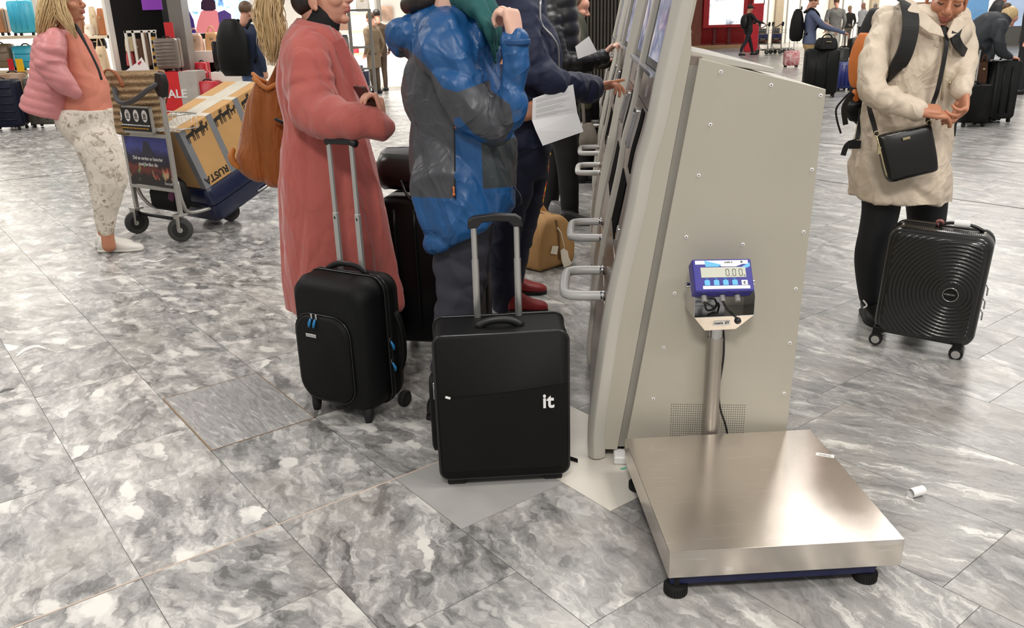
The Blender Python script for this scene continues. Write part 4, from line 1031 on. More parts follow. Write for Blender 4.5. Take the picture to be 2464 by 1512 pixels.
# ------------------------------------------------------------------ woman in the long pink coat
M_PINKWOOL = mat('pink_wool', srgb(180, 93, 85), .85, var=.08, vs=4, bs=.35, bscale=420, bdist=.0012, sheen=.35, fold=(2.4, .03, (1.6, 1.6, .5), .16))
M_BLACKKNIT = mat('black_knit', srgb(14, 14, 15), .8, var=.2, bs=.3, bscale=300)
M_SUEDE = mat('rust_suede', srgb(150, 82, 28), .8, var=.28, vs=5, bs=.3, bscale=160, bdist=.0015, sheen=.3, fold=(4, .03, (2, 2, .4), .3))
M_SUEDETRIM = mat('rust_leather_trim', srgb(186, 112, 44), .55, var=.15)
Y = 3.36
w3 = person('person', 'woman in long pink wool coat with blonde ponytail, leaning on suitcase handle', px(800, 700, Y))
mb = MB()
sil(mb, [(712, 62, 800, 66, .20), (696, 84, 828, 92, .27), (684, 112, 838, 116, .31), (676, 150, 846, 152, .34), (672, 200, 857, 202, .35), (681, 252, 872, 252, .35), (686, 302, 884, 302, .36), (680, 352, 893, 352, .38), (677, 415, 910, 415, .40), (677, 475, 925, 475, .41), (682, 550, 938, 550, .42), (684, 610, 948, 610, .42), (688, 672, 958, 672, .42), (698, 722, 967, 722, .42), (703, 740, 960, 740, .42)], Y, 2.2, 4, (.10, .35, 5, .6))
limb(mb, [(748, 108, Y-.10, 46), (738, 158, Y-.15, 60), (748, 218, Y-.17, 60), (770, 272, Y-.24, 58), (808, 292, Y-.32, 50), (862, 294, Y-.37, 45), (902, 302, Y-.36, 37), (925, 306, Y-.34, 31)], 6, 22, .035, 55, 4)
limb(mb, [(800, 130, Y+.12, 40), (835, 190, Y+.14, 40), (865, 250, Y+.1, 34)], 5)
me = remesh(mb, .008, 3); folds(me, .015, (10, 10, 3.4), 11, 2.5); folds(me, .004, (22, 22, 9), 12, 3)
part(w3, 'coat', me, M_PINKWOOL)
# collar and lapel
C = px(770, 62, Y); mp_ = mpp(C); L = []
for i in range(22):
    th = R(100+215*i/21); t = i/21          # from the far side round the back to the front tip
    u, v = math.cos(th), math.sin(th)
    top = C+Vector((u*.078-.005, v*.072, .030-.035*max(0, t-.55)*2)); bot = C+Vector((u*.118+.012*max(0, t-.5), v*.115, -.045-.055*max(0, t-.5)*2))
    nrm = Vector((u, v, .5)).normalized()
    mid = (top+bot)/2+nrm*.014
    L.append([top, mid, bot, bot-nrm*.008, mid-nrm*.01, top-nrm*.006])
part(w3, 'collar', MB().loft(L), M_PINKWOOL)
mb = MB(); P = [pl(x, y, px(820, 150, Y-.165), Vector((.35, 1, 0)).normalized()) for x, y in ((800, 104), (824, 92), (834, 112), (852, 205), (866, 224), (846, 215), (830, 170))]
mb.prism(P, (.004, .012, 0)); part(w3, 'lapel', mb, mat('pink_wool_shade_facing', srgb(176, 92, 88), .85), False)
mb = MB(); limb(mb, [(768, 82, Y, 46), (776, 55, Y, 42), (780, 34, Y, 40)], 4); part(w3, 'turtleneck', remesh(mb, .006, 4), M_BLACKKNIT)
hc = px(772, -8, Y); hm, T, HM = head(hc, (1, -.12, .12))
h1 = hand(px(916, 296, Y-.32), (-.05, .1, .9), (-.8, -.5, .1), 1, .95, (55, 60, 62, 65), (60, 60, 60, 60))
core = MB(); limbw(core, [tuple(hc+Vector((-.06, 0, -.16)))+(.055,), tuple(hc+Vector((-.06, 0, -.35)))+(.10,), tuple(hc+Vector((-.04, 0, -.7)))+(.11,), tuple(hc+Vector((0, 0, -1.05)))+(.08,), (hc.x, Y, .08, .05)], 4)
part(w3, 'body', joinmesh([hm, h1, remesh(core, .015, 2)], 'body'), SKIN)
mb = MB(); mb.ball(T((-.018, 0, .055)), (.105, .085, .098), 20, 12, HM); mb.ball(T((-.055, 0, -.005)), (.062, .076, .06), 20, 12, HM)
part(w3, 'dark_hair', remesh(mb, .008, 4), DARKHAIR)
mb = MB(); strands(mb, [px(690, -45, Y), px(656, -12, Y), px(648, 30, Y), px(655, 75, Y), px(658, 115, Y), px(655, 158, Y)], [.02, .042, .05, .052, .045, .018], 420, .0021, 5, .8)
part(w3, 'ponytail', mb, BLONDE)
part(w3, 'trousers', remesh(limb(limb(MB(), [(790, 640, Y, 60), (800, 760, Y, 45), (805, 925, Y-.02, 34)]), [(860, 640, Y+.05, 60), (860, 760, Y+.1, 45), (858, 900, Y+.1, 34)]), .012, 4), M_BLACKKNIT)
for hx_, dy in ((795, -.02), (850, .12)):
    a = px(hx_, 900, Y+dy); shoe(w3, (a.x-.08, Y+dy, 0), (a.x+.18, Y+dy-.02, 0), .085, .085, M_BLACK, M_RUBBER)
# brown leather wallet held against the coat
wl = thing('leather_wallet', 'dark brown leather phone wallet held against the pink coat', 'wallet', px(884, 242, Y-.30))
q = MB().box((0, 0, 0), (.012, .085, .115), (Matrix.Rotation(R(35), 3, 'Z') @ Matrix.Rotation(R(-28), 3, 'Y'))).obj('cover', mat('brown_leather', srgb(74, 48, 34), .4, var=.2), wl, False, .004)
MB().box((-.006, -.004, .002), (.004, .08, .108), (Matrix.Rotation(R(35), 3, 'Z') @ Matrix.Rotation(R(-28), 3, 'Y'))).obj('phone_glass', M_HARD, wl, False, .002)
# rust suede tote on her far shoulder
Yb = 3.54
tb = thing('suede_tote_bag', 'rust brown suede tote bag hanging behind the pink coat', 'bag', px(640, 440, Yb))
mb = MB(); sil(mb, [(613, 196, 700, 200, .06), (607, 216, 700, 220, .12), (594, 256, 705, 258, .15), (577, 316, 710, 320, .17), (563, 370, 712, 375, .18), (570, 405, 712, 412, .17), (606, 430, 712, 436, .13), (650, 448, 708, 450, .05)], Yb, 2.4, 4, (.05, 0, 4, .4))
me = remesh(mb, .008, 5); folds(me, .014, (16, 10, 3.0), 21, 1.8); part(tb, 'body', me, M_SUEDE)
mb = MB(); limb(mb, [(612, 190, Yb-.05, 6), (640, 212, Yb-.06, 6), (660, 205, Yb-.05, 6), (690, 190, Yb-.03, 6)], 4, 8); part(tb, 'rim', mb, M_SUEDETRIM)
mb = MB(); limb(mb, [(645, 214, Yb-.05, 9), (660, 185, Yb-.04, 8), (676, 150, Yb-.03, 8), (700, 110, Yb-.02, 8), (740, 85, Yb, 8)], 4, 10, flat=.4); part(tb, 'strap', mb, M_SUEDE)
mb = MB(); limb(mb, [(609, 178, Yb-.02, 5), (622, 190, Yb-.04, 6), (640, 198, Yb-.02, 5)], 4, 8); part(tb, 'tab', mb, M_SUEDETRIM)
mb = MB(); limb(mb, [(560, 362, Yb-.08, 7), (556, 376, Yb-.09, 8), (562, 392, Yb-.09, 8), (572, 402, Yb-.09, 6)], 4, 8); part(tb, 'corner_trim', mb, M_SUEDETRIM)
mb = MB(); limb(mb, [(664, 287, Yb-.12, 4), (682, 296, Yb-.11, 5)], 4, 8); part(tb, 'toggle', mb, M_BLACK)
# ------------------------------------------------------------------ person in the blue and grey ski jacket
M_SKI = maskmat('ski_jacket', srgb(24, 78, 130), srgb(68, 69, 74), .42, .1, 400, colC=srgb(52, 58, 62), var=.08, fold=(3.0, .03, (1, 1, .8), .28))
M_JEANSG = mat('charcoal_jeans', srgb(50, 50, 60), .8, var=.15, vs=7, bs=.3, bscale=600, bdist=.0008)
M_TEAL = mat('teal_scarf', srgb(24, 84, 84), .8, var=.3, vs=9, bs=.3, bscale=200)
M_ORANGEPULL = mat('orange_zip_pull', srgb(196, 110, 60), .4)
Y = 2.86
w4 = person('person', 'person in blue and grey hooded ski jacket with teal scarf, hand raised', px(1110, 900, Y))
mb = MB()
sil(mb, [(1030, 22, 1150, 18, .22), (1004, 48, 1180, 40, .28), (990, 84, 1200, 76, .34), (982, 122, 1208, 118, .37), (979, 170, 1204, 165, .38), (979, 226, 1212, 222, .38), (982, 282, 1228, 280, .38), (983, 340, 1237, 338, .38), (984, 400, 1240, 392, .39), (988, 448, 1240, 428, .40), (1000, 492, 1236, 458, .41), (1012, 540, 1232, 482, .42), (1024, 580, 1228, 500, .41), (1036, 592, 1222, 506, .38)], Y, 2.3, 4)
limb(mb, [(1062, 84, Y-.12, 58), (1078, 150, Y-.17, 62), (1112, 222, Y-.20, 60), (1158, 280, Y-.2, 55), (1204, 296, Y-.22, 46), (1228, 250, Y-.25, 42), (1236, 190, Y-.26, 40), (1239, 140, Y-.26, 37), (1240, 100, Y-.26, 35)], 7, 24, .04, 48, 9)
limb(mb, [(960, 122, Y+.02, 22), (958, 100, Y+.02, 32), (970, 84, Y, 42), (1000, 72, Y, 46), (1045, 58, Y, 46), (1090, 40, Y, 40)], 5)
me = remesh(mb, .0085, 3)
folds(me, .017, (11, 11, 9), 31, 3); folds(me, .006, (22, 22, 16), 36, 3)
G1 = [(960, 112), (983, 119), (1017, 150), (1044, 180), (1066, 212), (1100, 222), (1140, 208), (1178, 192), (1183, 219), (1205, 235), (1228, 252), (1236, 300), (1216, 337), (1175, 342), (1140, 322), (1105, 282), (1093, 284), (1094, 478), (997, 474), (955, 480)]
G2 = [(1158, 342), (1216, 338), (1260, 320), (1260, 448), (1200, 452), (1162, 455)]
polymask(me, [G1]); polymask(me, [G2], 'mask2')
jk = part(w4, 'ski_jacket', me, M_SKI)
mb = MB(); limb(mb, [(1240, 108, Y-.26, 36), (1240, 94, Y-.26, 37)], 3, 20, ends=False); part(w4, 'cuff', mb, mat('blue_cuff', srgb(26, 72, 122), .5))
for a, b in (((1092, 452), (1092, 468)), ((1094, 292), (1097, 306))):
    mb = MB(); limb(mb, [(*a, Y-.205, 4), (*b, Y-.21, 4)], 3, 8, flat=.6); part(w4, 'zip_pull', mb, M_ORANGEPULL)
mb = MB(); limb(mb, [(1092, 278, Y-.196, 2), (1094, 380, Y-.2, 2), (1095, 478, Y-.21, 2)], 4, 6); part(w4, 'zip', mb, M_BLACK)
mb = MB(); limb(mb, [(1238, 452, Y-.05, 2), (1252, 470, Y-.07, 2), (1254, 488, Y-.07, 3), (1244, 495, Y-.06, 2)], 4, 8); part(w4, 'hem_cord', mb, M_BLACK)
mb = MB(); limb(mb, [(1085, 6, Y+.05, 26), (1125, 0, Y-.10, 30), (1158, 30, Y-.15, 26), (1178, 72, Y-.15, 20), (1190, 118, Y-.12, 13)], 6, 18, .12, 60, 3)
limb(mb, [(1130, -20, Y, 44), (1160, 4, Y-.06, 34), (1186, 52, Y-.08, 22), (1198, 100, Y-.08, 12)], 6, 18, .12, 60, 8)
limb(mb, [(1145, 20, Y-.17, 12), (1168, 62, Y-.19, 10), (1184, 110, Y-.17, 8), (1192, 150, Y-.14, 5)], 6, 14, .1, 60, 2)
me = remesh(mb, .006, 2); folds(me, .008, (26, 26, 9), 5); part(w4, 'scarf', me, M_TEAL)
hc = px(1110, -95, Y); hm, T, HM = head(hc, (1, .25, .05), simple=True)
h1 = hand(px(1240, 100, Y-.26), (-.12, .15, 1), (-.75, .5, -.2), -1, 1.0, (62, 66, 66, 62), (70, 72, 70, 66), (-25, 35), 5)
core = MB(); limbw(core, [tuple(hc+Vector((-.05, 0, -.16)))+(.055,), tuple(hc+Vector((-.05, .02, -.5)))+(.07,), tuple(hc+Vector((-.03, 0, -.95)))+(.07,)], 4)
part(w4, 'body', joinmesh([hm, h1, remesh(core, .015, 2)], 'body'), SKIN3)
mb = MB(); mb.ball(T((-.018, 0, .055)), (.106, .088, .1), 20, 12, HM); limb(mb, [(985, 12, Y+.05, 24), (1010, 2, Y, 28), (1040, -10, Y, 30)], 4)
part(w4, 'hair', remesh(mb, .008, 3), DARKHAIR)
mb = MB(); limb(mb, [(1112, 540, Y-.03, 70), (1110, 600, Y-.05, 66), (1107, 660, Y-.05, 62), (1102, 730, Y-.05, 56), (1094, 800, Y-.04, 52), (1088, 880, Y-.03, 48), (1080, 970, Y-.02, 44)], 6, 20, .025, 60, 6)
limb(mb, [(1145, 520, Y+.1, 46), (1140, 600, Y+.12, 44), (1128, 700, Y+.14, 40), (1118, 800, Y+.15, 38), (1112, 930, Y+.16, 34)], 5, 18, .03, 60, 2)
me = remesh(mb, .009, 5); folds(me, .009, (12, 12, 24), 41); part(w4, 'jeans', me, M_JEANSG)
for cx_, dy in ((1075, -.02), (1112, .16)):
    a = px(cx_, 970, Y+dy); shoe(w4, (a.x-.07, Y+dy+.02, 0), (a.x+.19, Y+dy-.02, 0), .095, .10, M_BLACK, M_RUBBER)
# ------------------------------------------------------------------ man in the navy jacket, pointing at the kiosk
M_NAVYCLOTH = mat('navy_cloth', srgb(26, 34, 62), .7, var=.12, vs=6, bs=.25, bscale=500)
M_JEANS = mat('dark_blue_jeans', srgb(20, 24, 48), .75, var=.3, vs=6, bs=.3, bscale=500)
M_REDSHOE = mat('red_shoe', srgb(140, 26, 30), .5, var=.15)
M_PAPER = mat('white_paper', srgb(240, 240, 240), .6, var=.02)
Y = 4.1
w5 = person('person', 'man in navy jacket, dark jeans and red shoes touching the kiosk screen', gp(1230, 752))
mb = MB()
sil(mb, [(1140, -70, 1270, -70, .24), (1130, -30, 1300, -34, .32), (1138, 30, 1312, 20, .33), (1150, 80, 1332, 70, .33), (1165, 130, 1345, 120, .33), (1178, 180, 1346, 172, .33), (1188, 240, 1340, 232, .33), (1192, 300, 1332, 292, .33), (1196, 352, 1328, 346, .34)], Y, 2.3, 4)
limb(mb, [(1245, 20, Y-.1, 44), (1262, 90, Y-.16, 42), (1288, 160, Y-.2, 40), (1318, 198, Y-.22, 37), (1368, 208, Y-.12, 34), (1424, 213, Y+.02, 33)], 6, 20, .045, 60, 7)
me = remesh(mb, .010, 5); folds(me, .014, (14, 14, 11), 51, 2.5); folds(me, .005, (30, 30, 25), 53); part(w5, 'jacket', me, M_NAVYCLOTH)
mb = MB(); limb(mb, [(1300, 0, Y-.14, 3), (1302, 55, Y-.15, 3), (1330, 90, Y-.14, 3), (1343, 120, Y-.12, 3), (1344, 178, Y-.1, 3)], 5, 8); part(w5, 'zip', mb, M_ALU)
hc = px(1225, -150, Y); hm, T, HM = head(hc, (1, .2, -.1), simple=True)
h1 = hand(px(1424, 213, Y+.02), (.93, .18, .22), (.1, -.25, -1), 1, 1.06, (-6, 22, 34, 40), (8, 38, 48, 52), (12, 8), 5)
h2 = hand(px(1252, 274, Y-.235), (.75, -.1, .25), (.2, .9, -.3), -1, .98, (50, 55, 58, 60), (60, 60, 58, 55), (10, 6), 3)
core = MB(); limbw(core, [tuple(hc+Vector((-.05, 0, -.16)))+(.055,), tuple(hc+Vector((-.02, 0, -.5)))+(.11,), tuple(hc+Vector((.02, 0, -.9)))+(.10,)], 4)
limb(core, [(1225, 160, Y-.14, 25), (1235, 250, Y-.18, 22), (1262, 275, Y-.22, 16)], 4)
part(w5, 'body', joinmesh([hm, h1, h2, remesh(core, .012, 2)], 'body'), SKIN2)
mb = MB(); mb.ball(T((-.018, 0, .055)), (.105, .086, .097), 20, 12, HM); part(w5, 'hair', remesh(mb, .01, 3), BROWNHAIR)
mb = MB(); limb(mb, [(1205, 190, Y-.2, 34), (1215, 250, Y-.22, 32), (1245, 276, Y-.23, 24)], 5, 16, .04, 50, 3); part(w5, 'sleeve', remesh(mb, .01, 4), M_NAVYCLOTH)
mb = MB(); sil(mb, [(1196, 338, 1326, 334, .32), (1192, 380, 1322, 378, .32), (1196, 430, 1316, 425, .28)], Y, 2.3, 4)
limb(mb, [(1240, 400, Y-.05, 52), (1232, 470, Y-.08, 46), (1218, 540, Y-.09, 40), (1212, 600, Y-.08, 38), (1211, 670, Y-.05, 37), (1217, 735, Y-.02, 34)], 6, 20, .035, 50, 5)
limb(mb, [(1280, 400, Y+.08, 40), (1276, 470, Y+.1, 34), (1262, 545, Y+.14, 28), (1240, 640, Y+.22, 26), (1232, 715, Y+.25, 26)], 6, 18, .03, 50, 9)
me = remesh(mb, .010, 5); folds(me, .009, (12, 12, 24), 52); part(w5, 'jeans', me, M_JEANS)
a = gp(1222, 752); b = gp(1318, 748); shoe(w5, a, b, .10, .10, M_REDSHOE, M_RUBBER)
a = px(1228, 735, Y+.25); shoe(w5, (a.x-.06, Y+.27, 0), (a.x+.2, Y+.24, 0), .10, .10, M_REDSHOE, M_RUBBER)
# folded paper in his other hand
Yp = Y-.275
pp = thing('folded_paper', 'creased white printed sheet in the hand of the man in navy', 'paper', px(1330, 280, Yp))
P = {k: px(x, y, Yp+d) for k, (x, y, d) in dict(a=(1282, 237, 0), b=(1379, 203, .03), c=(1389, 271, .02), d=(1280, 290, -.01), e=(1404, 317, -.01), f=(1306, 351, -.045), g=(1289, 314, -.03)).items()}
def sheet(root, name, pts, matl):
    n = (pts[1]-pts[0]).cross(pts[2]-pts[0]).normalized(); return part(root, name, MB().prism(pts, n*.0006), matl, False)
sheet(pp, 'upper_leaf', [P['a'], P['b'], P['c'], P['d']], M_PAPER); sheet(pp, 'lower_leaf', [P['d'], P['c'], P['e'], P['g']], M_PAPER); sheet(pp, 'bent_corner', [P['g'], P['e'], P['f']], M_PAPER)
mb = MB(); rr = random.Random(5)
for i in range(22):
    t = .10+.80*i/21; A = P['a'].lerp(P['d'], t); B = P['b'].lerp(P['c'], t); e_ = rr.uniform(.5, .92); off = Vector((0, -.0014, .0004))
    if i % 6 == 5: continue
    p0, p1 = A.lerp(B, .08)+off, A.lerp(B, e_)+off; hgt = (P['d']-P['a'])*.006
    mb.prism([p0, p1, p1+hgt, p0+hgt], (0, -.0002, 0))
part(pp, 'printed_lines', mb, mat('grey_print', srgb(150, 150, 152), .6), False)
# ------------------------------------------------------------------ two people at the next kiosks
M_PUFFER = mat('black_puffer', srgb(22, 23, 25), .45, var=.2, vs=8, bs=.15, bscale=40)
M_BLACKTR = mat('black_trousers', srgb(20, 20, 22), .75, var=.2)
M_OLIVE = mat('olive_parka', srgb(62, 62, 44), .7, var=.2)
M_GREYBAG = mat('grey_taupe_cloth', srgb(104, 96, 86), .75, var=.2)
Y = 6.2
w6 = person('person', 'person in black quilted puffer jacket touching a kiosk, paper in hand', gp(1360, 535))
mb = MB()
sil(mb, [(1312, -70, 1375, -70, .2), (1298, -20, 1385, -20, .28), (1296, 40, 1392, 40, .32), (1300, 100, 1394, 100, .33), (1304, 170, 1394, 170, .34), (1304, 240, 1394, 240, .34), (1304, 310, 1396, 310, .34)], Y, 2.3, 6)
limb(mb, [(1322, 40, Y-.12, 30), (1328, 100, Y-.18, 32), (1348, 150, Y-.2, 30), (1395, 154, Y-.16, 25), (1450, 138, Y-.06, 19)], 8, 18, .07, 75, 4)
me = remesh(mb, .012, 3); co = get_co(me); displace(me, .010*np.abs(np.sin(co[:, 2]*32+.8*np.sin(co[:, 0]*9)))-.005); part(w6, 'puffer_jacket', me, M_PUFFER)
hc = px(1348, -22, Y); hm, T, HM = head(hc, (1, .1, -.35), s=1.0, simple=True, voxel=.006)
h1 = hand(px(1450, 134, Y-.06), (.75, .2, .75), (.5, -.2, -.8), 1, 1.05, (10, 30, 40, 45), (20, 40, 45, 50), (14, 8), 6, .004)
core = MB(); limb(core, [(1338, 30, Y, 16), (1340, 140, Y, 22), (1345, 260, Y, 22)], 4); limb(core, [(1338, 60, Y-.06, 12), (1346, 140, Y-.18, 11), (1395, 152, Y-.16, 9), (1450, 136, Y-.06, 8)], 4)
part(w6, 'body', joinmesh([hm, h1, remesh(core, .012, 2)], 'body'), SKIN3)
mb = MB(); mb.ball(T((-.045, 0, .03)), (.12, .115, .13), 20, 12, HM); limb(mb, [(1315, 40, Y+.02, 24), (1340, 55, Y-.1, 22), (1368, 50, Y-.08, 18)], 4); me = remesh(mb, .012, 3); part(w6, 'hood', me, M_PUFFER)
mb = MB(); limb(mb, [(1345, 290, Y-.08, 40), (1362, 360, Y-.1, 30), (1368, 440, Y-.1, 25), (1372, 520, Y-.08, 21)], 5, 16, .03, 40); limb(mb, [(1345, 290, Y+.1, 40), (1338, 380, Y+.12, 26), (1328, 450, Y+.14, 22), (1322, 500, Y+.16, 20)], 5, 16, .03, 40)
part(w6, 'trousers', remesh(mb, .014, 4), M_BLACKTR)
a = gp(1362, 540); shoe(w6, a+Vector((-.05, 0, 0)), a+Vector((.2, -.03, 0)), .10, .10, M_BLACK, M_RUBBER)
a = gp(1322, 520); shoe(w6, a, a+Vector((.22, -.06, 0)), .10, .11, mat('silver_trainer', srgb(150, 150, 152), .35, .3), M_LABEL)
Yq = Y-.28
p6 = thing('ticket_sheet', 'white printed sheet held by the person in black puffer jacket', 'paper', px(1410, 115, Yq))
sheet(p6, 'sheet', [px(1384, 112, Yq), px(1417, 87, Yq), px(1437, 125, Yq), px(1391, 142, Yq)], M_PAPER)
Y = 7.6
w7 = person('person', 'person in olive parka at the farther kiosk, mostly hidden', px(1385, 420, Y))
mb = MB(); sil(mb, [(1368, 30, 1398, 30, .2), (1358, 60, 1410, 60, .28), (1356, 110, 1416, 110, .3), (1358, 180, 1420, 180, .3), (1362, 260, 1424, 260, .3)], Y, 2.3, 4); limb(mb, [(1380, 70, Y-.1, 20), (1395, 120, Y-.16, 20), (1425, 148, Y-.14, 17), (1456, 150, Y-.08, 14)], 5)
me = remesh(mb, .014, 4); wrinkle(me, .008, (8, 8, 8), 8); part(w7, 'parka', me, M_OLIVE)
hc = px(1388, 20, Y); hm, T, HM = head(hc, (.95, -.15, -.3), simple=True, voxel=.006); h1 = hand(px(1458, 150, Y-.08), (.9, .1, .25), (.1, -.3, -.9), 1, 1.0, (5, 20, 35, 40), (10, 30, 40, 40), (14, 8), 6, .004)
core = MB(); limb(core, [(1384, 60, Y, 12), (1388, 140, Y, 16), (1392, 240, Y, 16)], 4); limb(core, [(1384, 76, Y-.06, 9), (1396, 122, Y-.15, 9), (1425, 148, Y-.14, 8), (1458, 150, Y-.08, 7)], 4)
part(w7, 'body', joinmesh([hm, h1, remesh(core, .012, 2)], 'body'), SKIN)
mb = MB(); mb.ball(T((-.04, 0, .05)), (.1, .09, .1), 16, 10, HM); part(w7, 'hair', remesh(mb, .012, 3), BROWNHAIR)
mb = MB(); limb(mb, [(1395, 250, Y, 30), (1400, 330, Y, 22), (1402, 425, Y, 18)], 4); limb(mb, [(1415, 250, Y+.15, 28), (1420, 330, Y+.15, 22), (1420, 415, Y+.15, 18)], 4); part(w7, 'trousers', remesh(mb, .016, 3), M_BLACKTR)
for cx_, dy in ((1402, 0), (1420, .15)):
    a = px(cx_, 420, Y+dy); shoe(w7, (a.x-.06, Y+dy, 0), (a.x+.2, Y+dy, 0), .1, .1, M_BLACK, M_RUBBER)
gb = thing('taupe_shoulder_bag', 'slouchy taupe cloth bag hanging beside the olive parka', 'bag', px(1412, 340, Y-.35))
mb = MB(); sil(mb, [(1404, 300, 1424, 296, .08), (1398, 318, 1432, 312, .16), (1394, 340, 1436, 336, .2), (1398, 358, 1434, 356, .14)], Y-.35, 2.4, 4); me = remesh(mb, .01, 3); wrinkle(me, .01, (9, 9, 9), 3); part(gb, 'body', me, M_GREYBAG)
mb = MB(); limb(mb, [(1406, 304, Y-.35, 4), (1402, 240, Y-.3, 4), (1396, 160, Y-.28, 4), (1394, 90, Y-.25, 4), (1392, 62, Y-.1, 4)], 5, 8); part(gb, 'strap', mb, M_GREYBAG)
# striped luggage strap hanging by the jeans
st = thing('rainbow_strap', 'red and yellow luggage strap hanging behind the dark jeans', 'strap', px(1312, 480, 5.2))
mb = MB(); limb(mb, [(1321, 370, 5.2, 5), (1318, 420, 5.2, 5), (1311, 460, 5.2, 5), (1303, 505, 5.2, 4)], 5, 8, flat=.3)
mt, nt, b_ = _nt('rainbow_webbing'); wv = ntex(nt, mapping(nt, coords(nt), (4, 4, 26)), 1, 1)
nt.links.new(ramp(nt, wv.outputs[0], [(.35, srgb(190, 20, 24)), (.5, srgb(240, 190, 40)), (.62, srgb(210, 60, 20))]), b_.inputs['Base Color']); part(st, 'webbing', mb, mt)
# ------------------------------------------------------------------ woman in the beige coat
M_BEIGE = mat('beige_coat_cloth', srgb(212, 196, 176), .6, var=.06, vs=4, bs=.2, bscale=300, bdist=.0008, fold=(3.0, .03, (1, 1, .8), .25))
M_LEGGING = mat('black_leggings', srgb(12, 13, 18), .7, var=.2, bs=.15, bscale=400)
M_ORANGE = mat('orange_nylon', srgb(208, 112, 32), .55, var=.12, bs=.15, bscale=300)
M_WEB = mat('black_webbing', srgb(17, 17, 18), .65, var=.2, bs=.3, bscale=400)
Y = 3.79
w8 = person('person', 'woman in beige hooded coat and black leggings looking down at her hands', gp(2090, 780))
mb = MB()
sil(mb, [(2190, 6, 2296, 22, .20, -.02), (2150, 28, 2312, 44, .26, -.02), (2122, 58, 2322, 70, .31), (2108, 100, 2324, 104, .33), (2102, 150, 2320, 150, .34), (2098, 200, 2308, 200, .33), (2088, 256, 2292, 256, .32), (2074, 308, 2282, 308, .33), (2058, 370, 2279, 370, .35), (2051, 430, 2277, 430, .37), (2051, 466, 2276, 470, .38), (2051, 474, 2276, 480, .38)], Y, 2.35, 5, (.04, .45, 4, 1.2))
limb(mb, [(2134, 56, Y-.02, 38), (2112, 118, Y-.08, 37), (2098, 180, Y-.14, 36), (2102, 226, Y-.18, 35), (2146, 246, Y-.25, 31), (2206, 264, Y-.29, 27)], 7, 22, .05, 55, 3)
limb(mb, [(2304, 70, Y-.02, 30), (2314, 125, Y-.08, 30), (2314, 182, Y-.16, 28), (2318, 222, Y-.26, 24)], 6, 20, .05, 60, 5)
me = remesh(mb, .008, 3); folds(me, .014, (11, 11, 8), 61, 3); folds(me, .005, (22, 22, 16), 62, 3); part(w8, 'coat', me, M_BEIGE)
C = px(2248, 42, Y-.02); L = []
for i in range(26):
    th = R(-75+330*i/25); u, v = math.cos(th), math.sin(th); fl_ = max(0, -v)
    top = C+Vector((u*.088, v*.075-.01, .065-.10*fl_)); bot = C+Vector((u*.15, v*.135-.02, -.02-.10*fl_)); n_ = Vector((u, v, .6)).normalized(); mid = (top+bot)/2+n_*.022
    L.append([top, mid, bot, bot-n_*.01, mid-n_*.014, top-n_*.008])
me = MB().loft(L).mesh('collar'); part(w8, 'collar', me, M_BEIGE)
for pts in ([(2184, 26), (2206, 58), (2236, 80), (2274, 90), (2266, 66), (2226, 30), (2200, 4)], [(2296, 46), (2316, 34), (2324, 62), (2302, 84), (2284, 94), (2280, 82)]):
    mb = MB(); mb.prism([px(x, y, Y-.150-.0006*y) for x, y in pts], (0, .014, 0)); o = part(w8, 'collar_flap', mb, M_BEIGE, False); bv = o.modifiers.new('bevel', 'BEVEL'); bv.width = .005; bv.segments = 2
mb = MB(); limb(mb, [(2276, 86, Y-.175, 3), (2274, 150, Y-.18, 3), (2266, 240, Y-.17, 3)], 4, 8); part(w8, 'placket', mb, mat('beige_seam', srgb(180, 166, 142), .7))
for x, y in ((2196, 110), (2286, 200)):
    mb = MB(); P = px(x, y, Y-.178); mb.cyl(P, P+Vector((0, -.004, 0)), .007, 12); part(w8, 'snap_button', mb, M_GOLD)
hc = px(2282, -8, Y-.10); hm, T, HM = head(hc, (-.36, -.9, -.36), (.10, -.2, 1), 1.0)
h1 = hand(px(2206, 262, Y-.29), (.95, -.25, -.05), (.1, .35, -.9), -1, .98, (22, 28, 34, 40), (30, 34, 38, 40), (16, 4), 3)
h2 = hand(px(2320, 228, Y-.27), (-.15, -.35, -.55), (-.85, .1, .2), 1, .98, (30, 38, 44, 50), (40, 44, 46, 50), (20, 6), 3)
core = MB(); limbw(core, [tuple(px(2250, 60, Y))+(.06,), tuple(px(2220, 150, Y))+(.11,), tuple(px(2190, 330, Y))+(.11,)], 4)
part(w8, 'body', joinmesh([hm, h1, h2, remesh(core, .015, 2)], 'body'), SKIN2)
mb = MB(); mb.ball(T((-.018, 0, .056)), (.104, .087, .098), 20, 12, HM); part(w8, 'hair', remesh(mb, .008, 3), BLONDE)
for y_ in (-.03, .03):
    mb = MB(); limbw(mb, [tuple(T((.084, y_-.013, .001)))+(.0012,), tuple(T((.0895, y_, -.003)))+(.0016,), tuple(T((.084, y_+.013, .001)))+(.0012,)], 4, 6); part(w8, 'eyelashes', mb, DARKHAIR)
    mb = MB(); limbw(mb, [tuple(T((.086, y_-.016, .028)))+(.0016,), tuple(T((.091, y_, .031)))+(.0024,), tuple(T((.083, y_+.016, .028)))+(.0016,)], 4, 6); part(w8, 'eyebrow', mb, BROWNHAIR)
mb = MB(); limb(mb, [(2225, 62, Y-.06, 20), (2258, 80, Y-.12, 20), (2290, 66, Y-.08, 18)], 4, 14); part(w8, 'dark_neck_scarf', remesh(mb, .008, 2), M_BLACKKNIT)
mb = MB()
limb(mb, [(2122, 440, Y-.02, 48), (2120, 500, Y-.03, 44), (2108, 560, Y-.03, 40), (2094, 610, Y-.02, 36), (2092, 660, Y, 32), (2093, 715, Y+.01, 25)], 6, 20)
